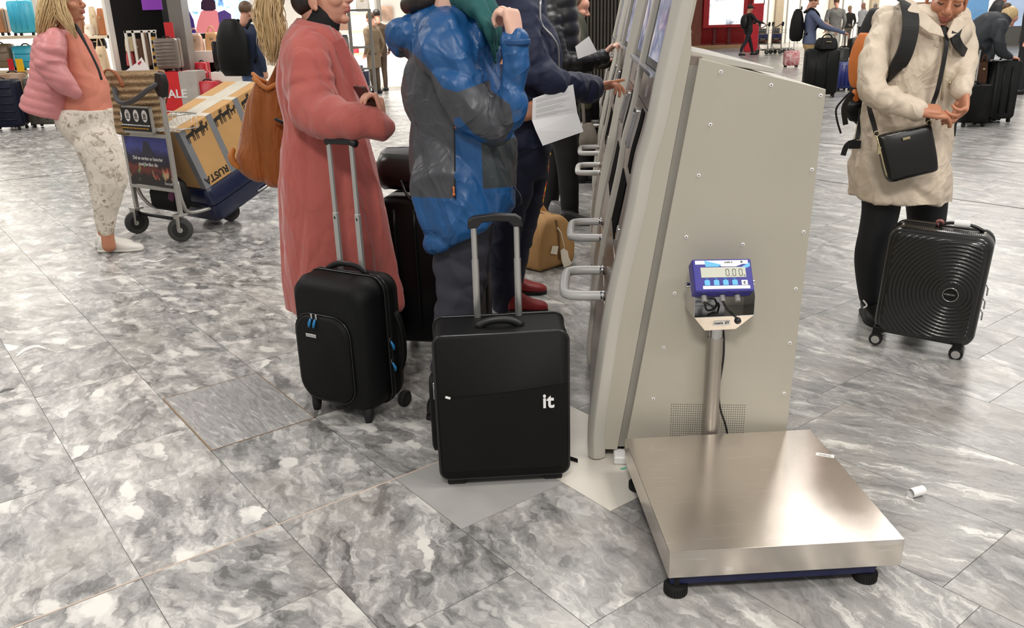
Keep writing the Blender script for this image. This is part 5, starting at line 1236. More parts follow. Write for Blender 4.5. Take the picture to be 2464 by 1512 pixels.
limb(mb, [(2228, 440, Y+.04, 50), (2230, 500, Y+.06, 46), (2228, 560, Y+.08, 40), (2222, 640, Y+.1, 34), (2215, 740, Y+.1, 26)], 6, 20)
part(w8, 'leggings', remesh(mb, .009, 4), M_LEGGING)
M_SHOEB = mat('black_running_shoe', srgb(18, 18, 19), .5, var=.3, vs=30)
a = px(2090, 765, Y+.02)
s8 = shoe(w8, (a.x+.03, Y+.10, 0), (a.x-.015, Y-.13, 0), .105, .105, M_SHOEB, M_RUBBER)
mb = MB(); limb(mb, [(2078, 724, Y-.08, 2), (2086, 735, Y-.085, 2), (2079, 741, Y-.085, 2)], 3, 6); part_child(s8, w8, 'logo_mark', mb, M_LABEL)
mb = MB(); limb(mb, [(2078, 716, Y-.0, 25), (2093, 712, Y-.0, 26)], 2, 14); 
a = px(2215, 755, Y+.1); shoe(w8, (a.x+.02, Y+.2, 0), (a.x+.01, Y-.03, 0), .105, .105, M_SHOEB, M_RUBBER)
# backpack
bp = thing('hiking_backpack', 'orange and black backpack worn by the woman in the beige coat', 'backpack', px(2080, 300, Y+.25))
Yk = Y+.31
mb = MB(); sil(mb, [(2100, 20, 2180, 20, .16), (2080, 60, 2200, 60, .24), (2064, 120, 2220, 120, .28), (2056, 180, 2220, 180, .29), (2052, 240, 2216, 240, .28), (2058, 290, 2210, 290, .24), (2075, 305, 2200, 305, .18)], Yk, 2.6, 4)
me = remesh(mb, .010, 4); wrinkle(me, .004, (12, 12, 12), 71); part(bp, 'body', me, M_NYLON)
mb = MB(); sil(mb, [(2074, 78, 2090, 80, .10), (2062, 110, 2084, 110, .16), (2053, 150, 2076, 150, .18), (2050, 195, 2070, 195, .14), (2052, 212, 2064, 210, .06)], Yk-.06, 2.4, 4); part(bp, 'orange_panel', remesh(mb, .007, 3), M_ORANGE)
mb = MB(); limb(mb, [(2058, 222, Yk-.08, 8), (2060, 238, Yk-.1, 7)], 3, 10); part(bp, 'orange_tab', mb, M_ORANGE)
def strap(name, pts, wpx, root, matl, th=.006):
    """flat strap facing the camera side"""
    S = spline(pts, 5); L = []
    for i, (x, y, Yd) in enumerate(S):
        P = px(x, y, Yd); a_, b_ = S[max(0, i-1)], S[min(len(S)-1, i+1)]
        t = (px(*b_)-px(*a_)).normalized(); s_ = t.cross(Vector((0, -1, .25))).normalized(); w_ = wpx*mpp(P); n_ = s_.cross(t).normalized()
        L.append([P+s_*w_, P-s_*w_, P-s_*w_+n_*th, P+s_*w_+n_*th])
    return part(root, name, MB().loft(L), matl, False)
strap('shoulder_strap', [(2165, 6, Y+.05), (2182, 14, Y-.10), (2190, 50, Y-.185), (2186, 90, Y-.205), (2174, 130, Y-.20), (2158, 160, Y-.17), (2146, 185, Y-.10)], 19, bp, M_WEB, .012)
strap('shoulder_strap', [(2312, 50, Y-.02), (2300, 74, Y-.17), (2297, 92, Y-.19), (2306, 112, Y-.18), (2322, 130, Y-.12)], 11, bp, M_WEB, .01)
strap('hip_belt', [(2072, 262, Y+.05), (2068, 300, Y+.02), (2062, 335, Y-.02)], 5, bp, M_WEB)
strap('belt_tail', [(2060, 340, Y-.03), (2042, 346, Y-.05), (2034, 356, Y-.05), (2028, 374, Y-.05)], 6, bp, M_WEB)
mb = MB(); mb.box(px(2056, 348, Y-.04), (.05, .02, .035)); part(bp, 'buckle', mb, M_BLACK, False)
strap('loose_webbing', [(2046, 222, Yk-.1), (2028, 240, Yk-.12), (2012, 262, Yk-.12), (2014, 290, Yk-.12), (2023, 321, Yk-.12)], 2.2, bp, M_WEB, .003)
strap('compression_strap', [(2052, 226, Yk-.12), (2040, 240, Yk-.13), (2030, 262, Yk-.13), (2034, 300, Yk-.13)], 6, bp, M_WEB)
mb = MB(); sil(mb, [(2040, 250, 2076, 246, .1), (2036, 270, 2074, 268, .12), (2046, 292, 2074, 292, .08)], Yk-.04, 2.4, 4); part(bp, 'side_pocket', remesh(mb, .008, 3), M_NYLON)
mb = MB(); sil(mb, [(2284, 270, 2298, 270, .05), (2282, 300, 2298, 300, .06), (2280, 330, 2296, 326, .05)], Y+.16, 2.4, 4); part(bp, 'hip_pad', mb, M_WEB)
# crossbody bag
Yc = Y-.27
cb = thing('crossbody_bag', 'black leather crossbody bag with gold zip on the beige coat', 'bag', px(2180, 420, Yc))
mb = MB(); sil(mb, [(2110, 328, 2238, 298, .035), (2114, 340, 2240, 312, .055), (2118, 362, 2244, 340, .075), (2126, 398, 2249, 374, .085), (2134, 428, 2252, 402, .075), (2140, 437, 2250, 410, .05)], Yc, 4.5, 4)
me = remesh(mb, .0055, 3); wrinkle(me, .004, (14, 14, 14), 81, False); part(cb, 'body', me, M_LEATHERB)
mb = MB(); limb(mb, [(2110, 330, Yc-.02, 2), (2118, 362, Yc-.036, 2), (2127, 400, Yc-.042, 2), (2134, 424, Yc-.038, 2)], 5, 8); part(cb, 'gold_zip', mb, M_GOLD)
mb = MB(); mb.box(px(2115, 362, Yc-.045), (.012, .008, .03)); part(cb, 'zip_puller', mb, M_GOLD, False)
mb = MB(); mb.box(px(2181, 333, Yc-.036), (.03, .004, .010), Matrix.Rotation(R(-12), 3, 'Y')); part(cb, 'gold_plate', mb, M_GOLD, False)
strap('strap', [(2108, 326, Yc), (2102, 300, Y-.2), (2093, 268, Y-.14), (2086, 235, Y-.02)], 6, cb, M_WEB, .004)
strap('strap', [(2236, 302, Yc), (2232, 286, Yc+.02), (2244, 250, Y-.19), (2256, 215, Y-.2), (2266, 170, Y-.2), (2274, 128, Y-.2), (2277, 98, Y-.19), (2268, 60, Y-.14)], 5, cb, M_WEB, .004)
for x, y in ((2109, 322), (2236, 296)):
    mb = MB(); P = px(x, y, Yc-.01); mb.tube([P+Vector((.011*math.cos(a), 0, .011*math.sin(a))) for a in [2*math.pi*i/12 for i in range(12)]], .002, 6, closed=True); part(cb, 'strap_ring', mb, M_GOLD)
# ------------------------------------------------------------------ woman by the trolley (far left)
M_PINKPUFF = mat('pink_quilted_nylon', srgb(204, 132, 132), .45, var=.08, vs=6, bs=.2, bscale=60, bdist=.002)
M_PEACH = mat('coral_knit', srgb(214, 134, 112), .8, var=.08, bs=.3, bscale=350)
def floral():
    mt, nt, b = _nt('printed_trousers'); c = coords(nt)
    n = ntex(nt, c, 22, 5, .7, 1.0); n2 = ntex(nt, c, 9, 2)
    f = math_(nt, 'MULTIPLY', ramp(nt, n.outputs[0], [(.50, 0.0), (.62, 1.0)]), ramp(nt, n2.outputs[0], [(.35, .3), (.6, 1.0)]))
    nt.links.new(mixrgb(nt, f, srgb(226, 216, 202), srgb(140, 122, 98)), b.inputs['Base Color']); b.inputs['Roughness'].default_value = .75
    return mt
M_FLORAL = floral()
M_WHITESHOE = mat('white_canvas_shoe', srgb(232, 228, 220), .6, var=.06, bs=.15, bscale=200)
Y = 5.5
w1 = person('person', 'blonde woman in pink quilted jacket and printed trousers beside the luggage trolley', gp(285, 608))
mb = MB()
sil(mb, [(128, 68, 182, 72, .22), (100, 86, 186, 90, .30), (88, 110, 188, 112, .34), (86, 150, 192, 150, .36), (82, 185, 194, 190, .38), (74, 218, 192, 232, .42), (66, 246, 186, 280, .44), (72, 252, 183, 292, .42)], Y, 2.4, 5)
limb(mb, [(132, 96, Y-.16, 30), (122, 128, Y-.21, 34), (124, 160, Y-.23, 34), (146, 192, Y-.24, 27), (180, 222, Y-.2, 19)], 7, 20, .05, 50, 4)
me = remesh(mb, .010, 3); co = get_co(me); n_ = pnoise(co, (5, 5, 5), 3)
pj, _m = cproj(co); armm = np.clip(1-(pj[:, 0]-118)/40, .25, 1)
displace(me, (.009*np.sqrt(np.abs(np.sin((co[:, 2]+.30*co[:, 0])*58+.6*n_)))-.006)*armm); folds(me, .008, (10, 10, 10), 91, 2); part(w1, 'quilted_jacket', me, M_PINKPUFF)
mb = MB(); sil(mb, [(168, 78, 196, 84, .22, .02), (166, 110, 212, 112, .26, .02), (164, 141, 227, 141, .29, .02), (164, 170, 236, 170, .30, .02), (160, 205, 250, 205, .31, .02), (158, 240, 260, 240, .33, .02), (156, 262, 264, 268, .34, .02)], Y, 2.3, 4)
me = remesh(mb, .010, 4); folds(me, .010, (9, 9, 18), 92); part(w1, 'knit_top', me, M_PEACH)
mb = MB(); sil(mb, [(144, 256, 264, 262, .33), (141, 285, 265, 285, .35), (152, 312, 270, 316, .33), (182, 347, 280, 352, .24)], Y, 2.3, 4)
limb(mb, [(228, 335, Y-.05, 50), (252, 385, Y-.06, 46), (263, 432, Y-.06, 39), (256, 480, Y-.05, 32), (255, 520, Y-.04, 24), (257, 556, Y-.03, 18)], 6, 20, .02, 50, 6)
limb(mb, [(222, 335, Y+.14, 46), (240, 400, Y+.17, 36), (246, 470, Y+.17, 26), (250, 545, Y+.17, 18)], 5, 18)
me = remesh(mb, .010, 4); folds(me, .005, (10, 10, 12), 93, 2); part(w1, 'printed_trousers', me, M_FLORAL)
hc = px(160, 10, Y); hm, T, HM = head(hc, (1, -.10, .12), s=.98)
ank = MB(); limb(ank, [(257, 540, Y-.03, 15), (259, 570, Y-.03, 15), (262, 592, Y-.03, 16)], 4, 16); limb(ank, [(250, 530, Y+.17, 15), (252, 570, Y+.17, 15)], 4, 14)
limb(ank, [(215, 290, Y, 26), (240, 360, Y-.04, 24), (262, 430, Y-.06, 20), (256, 500, Y-.04, 16), (257, 550, Y-.03, 15)], 4, 12); limb(ank, [(215, 290, Y+.05, 26), (238, 400, Y+.17, 20), (250, 540, Y+.17, 15)], 4, 12); limb(ank, [(160, 120, Y, 26), (190, 220, Y, 28), (215, 295, Y, 28)], 4, 12)
limbw(ank, [tuple(hc+Vector((-.05, 0, -.17)))+(.055,), tuple(hc+Vector((-.05, 0, -.4)))+(.1,), tuple(hc+Vector((0, 0, -.8)))+(.1,)], 4)
part(w1, 'body', joinmesh([hm, remesh(ank, .010, 3)], 'body'), SKIN2)
mb = MB(); mb.ball(T((-.018, 0, .056)), (.105, .088, .1), 20, 12, HM); limb(mb, [(125, -10, Y+.02, 26), (112, 30, Y, 24), (104, 70, Y-.02, 16)], 5); hb_ = remesh(mb, .010, 3)
part(w1, 'hair_mass', hb_, BLONDE)
mb = MB(); strands(mb, [px(128, -20, Y-.06), px(118, 20, Y-.09), px(108, 55, Y-.1), px(98, 90, Y-.1)], [.04, .055, .05, .03], 260, .0028, 6, .6)
strands(mb, [px(140, -10, Y-.10), px(150, 30, Y-.12), px(166, 60, Y-.13), px(184, 92, Y-.13)], [.03, .035, .028, .012], 160, .0026, 7, .6); part(w1, 'hair_strands', mb, BLONDE)
mb = MB(); mb.ball(px(154, 24, Y-.085), .006); part(w1, 'earring', mb, M_CHROME)
mb = MB(); limb(mb, [(180, 60, Y-.08, 4), (190, 75, Y-.12, 5), (210, 112, Y-.14, 3), (234, 160, Y-.15, 3), (244, 190, Y-.16, 3)], 5, 8); part(w1, 'black_strap', mb, M_WEB)
shoe(w1, gp(242, 606), gp(345, 602), .10, .095, M_WHITESHOE, mat('white_rubber_sole', srgb(220, 216, 208), .6)); a = px(250, 575, Y+.17); shoe(w1, (a.x-.05, Y+.17, 0), (a.x+.2, Y+.16, 0), .10, .095, M_WHITESHOE, M_WHITEP)
# ------------------------------------------------------------------ luggage trolley and its load
wl_, wn_, wf_ = gp(338, 560), gp(447, 580), gp(556, 531)
TX = (wn_-wl_); TX.z = 0; AX = TX.length; TX.normalize(); TY = Vector((-TX.y, TX.x, 0)); T0 = (wl_+wn_)/2
rzT = math.atan2(TX.y, TX.x)
tr = thing('luggage_trolley', 'silver airport luggage trolley with advert panel, beside the blonde woman', 'trolley', T0, rzT)
TI = tr.matrix_basis.inverted()
def tx_(x, y, xl): return TI @ pl(x, y, T0+TX*xl, TX)
def ty_(x, y, yl): return TI @ pl(x, y, T0+TY*yl, TY)
M_TROL = mat('trolley_silver', srgb(186, 184, 178), .35, .6, var=.08)
M_WIRE = mat('wire_steel', srgb(196, 194, 188), .25, .9, var=.05)
M_TYRE = mat('grey_tyre', srgb(62, 62, 60), .7, var=.15)
hp = AX/2-.01
zt_ = ty_(378, 190, 0).z; ZP = zt_
for s_ in (-1, 1):
    MB().b2((s_*hp-.014, -.014, .16), (s_*hp+.014, .014, ZP-.02)).obj('post', M_TROL, tr, False, .004)
    mb = MB(); mb.prism([(s_*hp-.05, -.015, ZP-.06), (s_*hp-.02, -.015, ZP-.12), (s_*hp+.03, -.015, ZP-.12), (s_*hp+.055, -.015, ZP-.03), (s_*hp+.04, -.015, ZP+.035), (s_*hp-.02, -.015, ZP+.04)], (0, .05, 0)); mb.obj('grip_end', M_BLACK, tr, False, .008)
    P = (s_*hp, -.02, .085)
    w_ = wheel(tr, P, (.75*1, -.66, 0) if s_ > 0 else (1, -.2, 0), .085, .035, M_TYRE, mat('wheel_hub_black', srgb(24, 24, 24), .5))
    MB().cyl((s_*hp+(.016 if s_ > 0 else .02), -.034, .085), (s_*hp+(.022 if s_ > 0 else .024), -.04, .085), .018, 12).obj('axle_cap', M_TROL, tr, 'auto')
    mb = MB(); mb.prism([(s_*hp-.03, -.045, .19), (s_*hp+.035, -.045, .19), (s_*hp+.03, -.05, .075), (s_*hp+.005, -.05, .07)], (.002, .006, 0)); mb.b2((s_*hp-.035, -.045, .183), (s_*hp+.04, .03, .195)); mb.obj('fork', M_TROL, tr, False, .002)
bar = [(hp-.01, .0, ZP-.03), (hp*.72, -.05, ZP-.07), (hp*.4, -.10, ZP-.13), (0, -.12, ZP-.155), (-hp*.4, -.10, ZP-.13), (-hp*.72, -.05, ZP-.07), (-hp+.01, 0, ZP-.03)]
MB().tube([Vector(p) for p in spline(bar, 5)], .017, 12).obj('push_bar', mat('dark_grey_grip', srgb(70, 72, 74), .4), tr, True)
zb1, zb0 = ty_(345, 256, -.02).z, ty_(345, 322, -.02).z
fr = MB()
for lo, hi in (((-hp+.01, -.035, zb0), (hp-.10, -.02, zb0+.02)), ((-hp+.01, -.035, zb1-.015), (hp-.10, -.02, zb1)), ((-hp+.01, -.035, zb0), (-hp+.025, -.02, zb1)), ((hp-.125, -.035, zb0), (hp-.10, -.02, zb1))): fr.b2(lo, hi)
fr.obj('sign_frame', M_TROL, tr, False, .003)
sg = MB().b2((-hp+.02, -.04, zb0+.02), (hp-.125, -.03, zb1-.012)).obj('sign_plate', M_BLACK, tr)
wsg = 2*hp-.145; n_ic = 4
for i in range(4):
    cx_ = -hp+.055+i*(wsg-.06)/3.2; cz_ = zb0+.02+(zb1-zb0)*.55
    r_ = .036
    mb = MB(); mb.loft([[Vector((cx_+r_*.85*math.cos(2*math.pi*k/20), y_, cz_+r_*1.15*math.sin(2*math.pi*k/20))) for k in range(20)] for y_ in (-.0405, -.042)]); o = mb.obj('pictogram', M_LABEL, sg)
    mb = MB()
    for k in range(3): mb.b2((cx_-.014+k*.011, -.0432, cz_-.012), (cx_-.008+k*.011, -.0422, cz_+.02-.006*abs(k-1)))
    mb.b2((cx_-.018, -.0432, cz_-.022), (cx_+.018, -.0422, cz_-.016)); mb.obj('trolley_symbol', M_INK, o)
for nm, m_, z_ in (('small_print', M_LABEL, zb0+.055), ('small_print', mat('amber_print', srgb(200, 150, 50), .6), zb0+.034)):
    mb = MB(); x = -hp+.035; rr = random.Random(int(z_*1000))
    while x < hp-.15: w_ = rr.uniform(.012, .035); mb.b2((x, -.0412, z_), (x+w_, -.0402, z_+.008)); x += w_+.006
    q = mb.obj(nm, m_, sg); q['kind'] = 'stuff'
za1, za0 = ty_(350, 330, 0).z, ty_(365, 446, 0).z
def ad_mat():
    mt, nt, b = _nt('advert_print'); c = coords(nt); sp_ = nt.nodes.new('ShaderNodeSeparateXYZ'); nt.links.new(c, sp_.inputs[0])
    n = ntex(nt, c, 11, 3, .6, 1.0); h = math_(nt, 'ADD', math_(nt, 'MULTIPLY', math_(nt, 'SUBTRACT', sp_.outputs[2], za0), 1/(za1-za0)), math_(nt, 'MULTIPLY', math_(nt, 'SUBTRACT', n.outputs[0], .5), .35))
    base_ = ramp(nt, h, [(.18, srgb(30, 20, 22)), (.34, srgb(120, 46, 34)), (.46, srgb(36, 26, 34)), (.62, srgb(44, 42, 74)), (.8, srgb(70, 74, 146)), (.95, srgb(52, 58, 130))])
    n2 = ntex(nt, mapping(nt, c, (14, 14, 6)), 1.0, 3)
    spots = ramp(nt, n2.outputs[0], [(.58, 0.0), (.63, 1.0)])
    low = ramp(nt, h, [(.1, 0.0), (.2, 1.0), (.42, 1.0), (.5, 0.0)])
    col = mixrgb(nt, math_(nt, 'MULTIPLY', spots, low), base_, ramp(nt, ntex(nt, c, 9, 1).outputs[0], [(.4, srgb(190, 70, 50)), (.5, srgb(214, 176, 140)), (.58, srgb(90, 170, 90))]))
    nt.links.new(col, b.inputs['Base Color']); b.inputs['Roughness'].default_value = .25
    return mt
ad = MB().b2((-hp+.016, -.012, za0), (hp-.016, -.004, za1)).obj('advert_panel', ad_mat(), tr)
mb = MB(); mb.prism([(-.06, -.0125, za0+(za1-za0)*.62), (-.02, -.0125, za1-.03), (.03, -.0125, za1-.028), (.09, -.0125, za0+(za1-za0)*.6)], (0, -.0004, 0)); mb.obj('printed_tower', mat('print_slate', srgb(52, 50, 66), .3, var=.4, vs=30), ad)
M_adt = mat('ad_white_print', srgb(228, 226, 224), .4)
LM = lambda x, z: Matrix(((1, 0, 0, x), (0, 0, -1, -.0135), (0, 1, 0, z), (0, 0, 0, 1)))
text('lettering', 'Del en verden av historier', .036, M_adt, ad, LM(0, za0+(za1-za0)*.53), align='CENTER', spacing=.92, bold=.0004)
text('lettering', 'med familien din', .036, M_adt, ad, LM(0, za0+(za1-za0)*.41), align='CENTER', spacing=.92, bold=.0004)
text('lettering', 'Storytel', .028, M_adt, ad, LM(hp-.105, za0+.02))
for z in (za0-.028, za1+.002): MB().b2((-hp, -.016, z), (hp, .006, z+.024)).obj('cross_rail', M_TROL, tr, False, .003)
# wire basket and platform
wb = MB(); zk = ty_(500, 300, .1).z
zbk = zb0+.02
for z, k in ((zbk, 0), (zbk+.10, 0)):
    wb.tube([Vector(p) for p in ((-hp+.02, .02, z), (-hp+.03, .27, z), (hp-.03, .27, z), (hp-.02, .02, z))], .005, 8)
for i in range(9):
    x = -hp+.04+i*(2*hp-.08)/8; wb.tube([Vector((x, .0, zbk)), Vector((x, .27, zbk)), Vector((x, .27, zbk+.10))], .003, 6)
wb.obj('wire_basket', M_WIRE, tr, True)
PL = .62
for s_ in (-1, 1):
    MB().tube([Vector(p) for p in spline([(s_*hp, .01, .42), (s_*hp*.9, .05, .25), (s_*hp*.72, .14, .17), (s_*hp*.62, .40, .17), (s_*hp*.4, .72, .19)], 5)], .014, 10).obj('side_rail', M_TROL, tr, True)
for y_ in (.12, .28, .44, .60): MB().tube([Vector((-hp*.66, y_, .175)), Vector((hp*.66, y_, .175))], .010, 8).obj('platform_bar', M_BLACK, tr, True)
MB().tube([Vector((-hp, .0, .15)), Vector((hp, .0, .15))], .013, 10).obj('axle_tube', M_BLACK, tr, True)
fwl = TI @ wf_
MB().tube([Vector((fwl.x, .62, .18)), Vector((fwl.x, fwl.y, .17))], .02, 10).obj('nose_tube', M_BLACK, tr, True)
wheel(tr, (fwl.x, fwl.y, .075), (.9, -.4, 0), .075, .035, M_TYRE, M_BLACK); wheel(tr, (fwl.x-.2, fwl.y-.02, .075), (.9, -.4, 0), .075, .035, M_TYRE, M_BLACK)
MB().b2((fwl.x-.22, fwl.y-.03, .15), (fwl.x+.02, fwl.y+.03, .18)).obj('nose_plate', M_BLACK, tr)
# --- load: the platform slopes, so box and case lean back towards the push bar
xn = .20
c1, c2, c3 = tx_(430, 319, xn), tx_(590, 222, xn), tx_(511, 447, xn)
by = (c2-c1); by.x = 0; Lb = by.length; by.normalize(); bz = Vector((0, -by.z, by.y)); 
if bz.z < 0: bz = -bz
Hb = abs((c3-c1).dot(bz)); Wb = .44
M_CARD = mat('brown_cardboard', srgb(196, 152, 96), .75, var=.08, vs=5, bs=.1, bscale=80)
M_DUCT = mat('grey_duct_tape', srgb(128, 130, 132), .4, var=.08)
M_CLEAR = mat('clear_tape_sheen', srgb(196, 188, 168), .22, var=.1, vs=14)
Lb *= 1.28
rt = thing('cardboard_box', 'brown cardboard box with moose print and grey tape, on the luggage trolley', 'box')
rt.matrix_basis = tr.matrix_basis @ frame((xn-Wb, c1.y, c1.z)-bz*Hb if False else Vector((xn-Wb, c1.y, c1.z))-bz*Hb, (1, 0, 0), by)
MB().b2((0, 0, 0), (Wb, Lb, Hb)).obj('carton', M_CARD, rt, False, .004)
def tape(lo, hi, m_=M_DUCT, name='tape'): return MB().b2(lo, hi).obj(name, m_, rt)
for y_ in (Lb*.30, Lb*.62): tape((Wb-.0005, y_, 0), (Wb+.0012, y_+.05, Hb+.001)); tape((0, y_, Hb-.0005), (Wb, y_+.05, Hb+.0012), M_CLEAR)
tape((Wb-.06, -.0012, 0), (Wb+.0012, 0.0005, Hb)); tape((Wb-.0005, 0, 0), (Wb+.0012, .05, Hb)); tape((Wb*.35, -.001, Hb-.0005), (Wb*.75, Lb, Hb+.0015), M_CLEAR)
M_MOOSE = mat('black_moose_print', srgb(36, 30, 24), .6)
def moose(y_, z_, s_):
    mb = MB(); f = lambda pts: mb.prism([(Wb+.001, y_+a*s_, z_+b*s_) for a, b in pts], (.0006, 0, 0))
    f([(-.5, .0), (-.45, .28), (.15, .36), (.45, .42), (.62, .28), (.6, .16), (.4, .2), (.3, .02)])
    for a in (-.46, -.3, .12, .26): f([(a, .06), (a+.1, .06), (a+.06, -.48), (a, -.48)])
    for a in (.3, .42, .54): f([(a, .4), (a+.06, .4), (a+.12, .72), (a+.04, .72)])
    f([(.28, .52), (.66, .6), (.64, .5), (.3, .44)])
    return mb.obj('moose_print', M_MOOSE, rt)
for y_, s_ in ((.075, .085), (.155, .085), (.21, .05), (Lb*.30+.09, .085), (Lb*.30+.17, .085), (Lb*.30+.235, .05), (Lb*.62+.1, .08)): moose(y_, Hb-.07, s_)
mtx = text('lettering', 'RUSTA', .075, M_MOOSE, rt, Matrix(((0, 0, 1, Wb+.0012), (-1, 0, 0, .245), (0, -1, 0, .075), (0, 0, 0, 1))), bold=.002)
# blue suitcase under the box, at the same slope
d1, d2, d3 = tx_(470, 455, .19), tx_(612, 440, .19), tx_(482, 530, .19)
bc_ = thing('blue_suitcase', 'dark blue hard suitcase lying on the luggage trolley under the box', 'suitcase')
o_ = Vector((-.24, c1.y+.0, 0)); 
M_BLUEHARD = mat('dark_blue_shell', srgb(22, 30, 62), .3, var=.12, coat=.2)
org = Vector((xn-Wb-.02, c1.y, c1.z))-bz*(Hb+.262)-by*.02
bc_.matrix_basis = tr.matrix_basis @ frame(org, (1, 0, 0), by)
mb = shell(.48, .60, .06, [(-.13, .93, .95, 0), (-.10, 1, 1, 0), (-.004, 1, 1, 0)]); mb.xf(Matrix.Translation((.24, .29, .13)) @ Matrix.Rotation(R(90), 4, 'X') @ Matrix.Scale(-1, 4, (0, 1, 0))); mb.obj('upper_shell', M_BLUEHARD, bc_, 'auto')
mb = shell(.48, .60, .06, [(.004, 1, 1, 0), (.10, 1, 1, 0), (.13, .93, .95, 0)]); mb.xf(Matrix.Translation((.24, .29, .13)) @ Matrix.Rotation(R(90), 4, 'X') @ Matrix.Scale(-1, 4, (0, 1, 0))); mb.obj('lower_shell', M_BLUEHARD, bc_, 'auto')
mb = shell(.474, .594, .06, [(-.006, 1, 1, 0), (.006, 1, 1, 0)]); mb.xf(Matrix.Translation((.24, .29, .13)) @ Matrix.Rotation(R(90), 4, 'X')); mb.obj('zip_band', M_NYLON2, bc_, True)
MB().tube(arch((.481, .40, .03), (.481, .58, .03), (1, 0, 0), .012), .008, 8).obj('side_handle', M_ALU, bc_, True)
# dark bag wedged low behind the advert
db = thing('dark_holdall', 'black holdall with purple lining wedged low on the luggage trolley', 'bag', T0+TY*.115, rzT)
rings = []
for z, sx, sy in ((.185, .8, .8), (.21, 1, 1), (.30, 1.02, 1.02), (.38, .9, .8), (.42, .6, .5)): rings.append([Vector((a*sx, b*sy, z)) for a, b in ringpath(.34, .14, .05, 5)])
MB().loft(rings).obj('body', M_NYLON, db, True)
MB().box((.16, -.09, .33), (.05, .02, .12), Matrix.Rotation(R(25), 3, 'Y')).obj('purple_lining', mat('purple_cloth', srgb(86, 30, 70), .6), db, False, .006)
MB().tube(arch((-.1, -.08, .38), (.06, -.08, .38), (0, -.4, 1), .07), .006, 8).obj('handle', M_BLACK, db, True)
# straw basket in the wire tray
def straw():
    mt, nt, b = _nt('woven_straw'); c = coords(nt)
    w_ = nt.nodes.new('ShaderNodeTexWave'); w_.wave_type = 'BANDS'; w_.bands_direction = 'Z'; w_.inputs['Scale'].default_value = 6.5; w_.inputs['Distortion'].default_value = 1.6; w_.inputs['Detail'].default_value = 3; w_.inputs['Detail Scale'].default_value = 14
    nt.links.new(c, w_.inputs['Vector']); n = ntex(nt, c, 70, 3)
    nt.links.new(mixrgb(nt, n.outputs[0], ramp(nt, w_.outputs['Fac'], [(.1, srgb(96, 74, 52)), (.5, srgb(176, 148, 110)), (.9, srgb(206, 180, 142))]), srgb(150, 124, 90)), b.inputs['Base Color'])
    b.inputs['Roughness'].default_value = .85; bump(nt, b, math_(nt, 'ADD', w_.outputs['Fac'], math_(nt, 'MULTIPLY', n.outputs[0], .6)), .9, .012)
    return mt
yb_ = (T0+TY*.19).y
bk_ = thing('straw_basket', 'woven straw basket with leather handle in the trolley tray', 'basket', px(340, 318, yb_))
mb = MB(); sil(mb, [(282, 320, 392, 324, .16), (276, 296, 394, 300, .17), (266, 256, 394, 258, .18), (256, 214, 394, 212, .2), (250, 180, 394, 174, .2), (251, 174, 392, 170, .2)], yb_, 2.6, 4)
me = remesh(mb, .010, 2); co = get_co(me); displace(me, .006*np.abs(np.sin(co[:, 2]*72))); part(bk_, 'basket_body', me, straw())
mb = MB(); limb(mb, [(256, 205, yb_-.13, 3), (250, 176, yb_-.13, 3), (262, 168, yb_-.12, 3), (282, 180, yb_-.14, 4), (294, 205, yb_-.15, 6)], 5, 8); part(bk_, 'leather_handle', mb, mat('tan_leather', srgb(146, 84, 46), .5))
mb = MB(); limb(mb, [(382, 172, yb_-.05, 2), (396, 178, yb_-.05, 2), (402, 200, yb_-.05, 2), (402, 235, yb_-.05, 2), (394, 262, yb_-.05, 2)], 5, 8); part(bk_, 'far_handle', mb, mat('tan_leather_dark', srgb(110, 60, 36), .5))
pb_ = thing('paper_in_basket', 'white folded leaflet sticking out of the straw basket', 'paper', px(340, 175, yb_))
P = [px(300, 172, yb_), px(330, 150, yb_), px(340, 138, yb_), px(362, 172, yb_), px(350, 178, yb_)]
MB().prism([p-pb_.location for p in P], (0, .004, 0)).obj('leaflet', M_PAPER, pb_)
P = [px(331, 152, yb_-.003), px(338, 146, yb_-.003), px(340, 150, yb_-.003), px(333, 157, yb_-.003)]
MB().prism([p-pb_.location for p in P], (0, .001, 0)).obj('red_mark', mat('red_print', srgb(190, 40, 70), .5), pb_)
# ------------------------------------------------------------------ hall shell and shop
M_WALLW = mat('warm_white_panel', srgb(226, 220, 206), .5, var=.03, vs=1)
M_SHOPW = mat('shop_white', srgb(240, 234, 224), .5, var=.03)
M_ADDEDGLOW = emit('added_white_glow', (1.0, .95, .88), 1.5, .05)
M_DARKW = mat('shop_black_panel', srgb(9, 7, 7), .8, var=.3, vs=2, spec=.1)
M_GREYPILLAR = mat('grey_pillar', srgb(120, 116, 110), .45, var=.06)
M_WOOD = mat('pale_board', srgb(226, 208, 176), .5, var=.06)
def wbox(name, x0, y0, x1, y1, Y, dep, matl, floor=False, parent=None, bevel=0.0):
    """box whose front face fills a picture rectangle at distance Y"""
    A, B = px(x0, (y0+y1)/2, Y), px(x1, (y0+y1)/2, Y); zt2 = px((x0+x1)/2, y0, Y).z; zb2 = 0 if floor else px((x0+x1)/2, y1, Y).z
    o = MB().b2((A.x, Y, zb2), (B.x, Y+dep, zt2)).obj(name, matl, parent, False, bevel); return o
def wall(name, x0, y0, x1, y1, h, matl, th=.2):
    d = Vector((x1-x0, y1-y0, 0)); n_ = Vector((-d.y, d.x, 0)).normalized()*th
    return struct(MB().prism([(x0, y0, -.02), (x1, y1, -.02), (x1, y1, h), (x0, y0, h)], n_).obj(name, matl))
wall('wall_shop', -22, 22.4, -1.4, 22.4, 4.2, M_SHOPW)
wall('wall_far', 2, 46, 60, 46, 5.0, M_WALLW)
wall('wall_end', -1.4, 22.4, 2, 46, 5.0, M_WALLW)
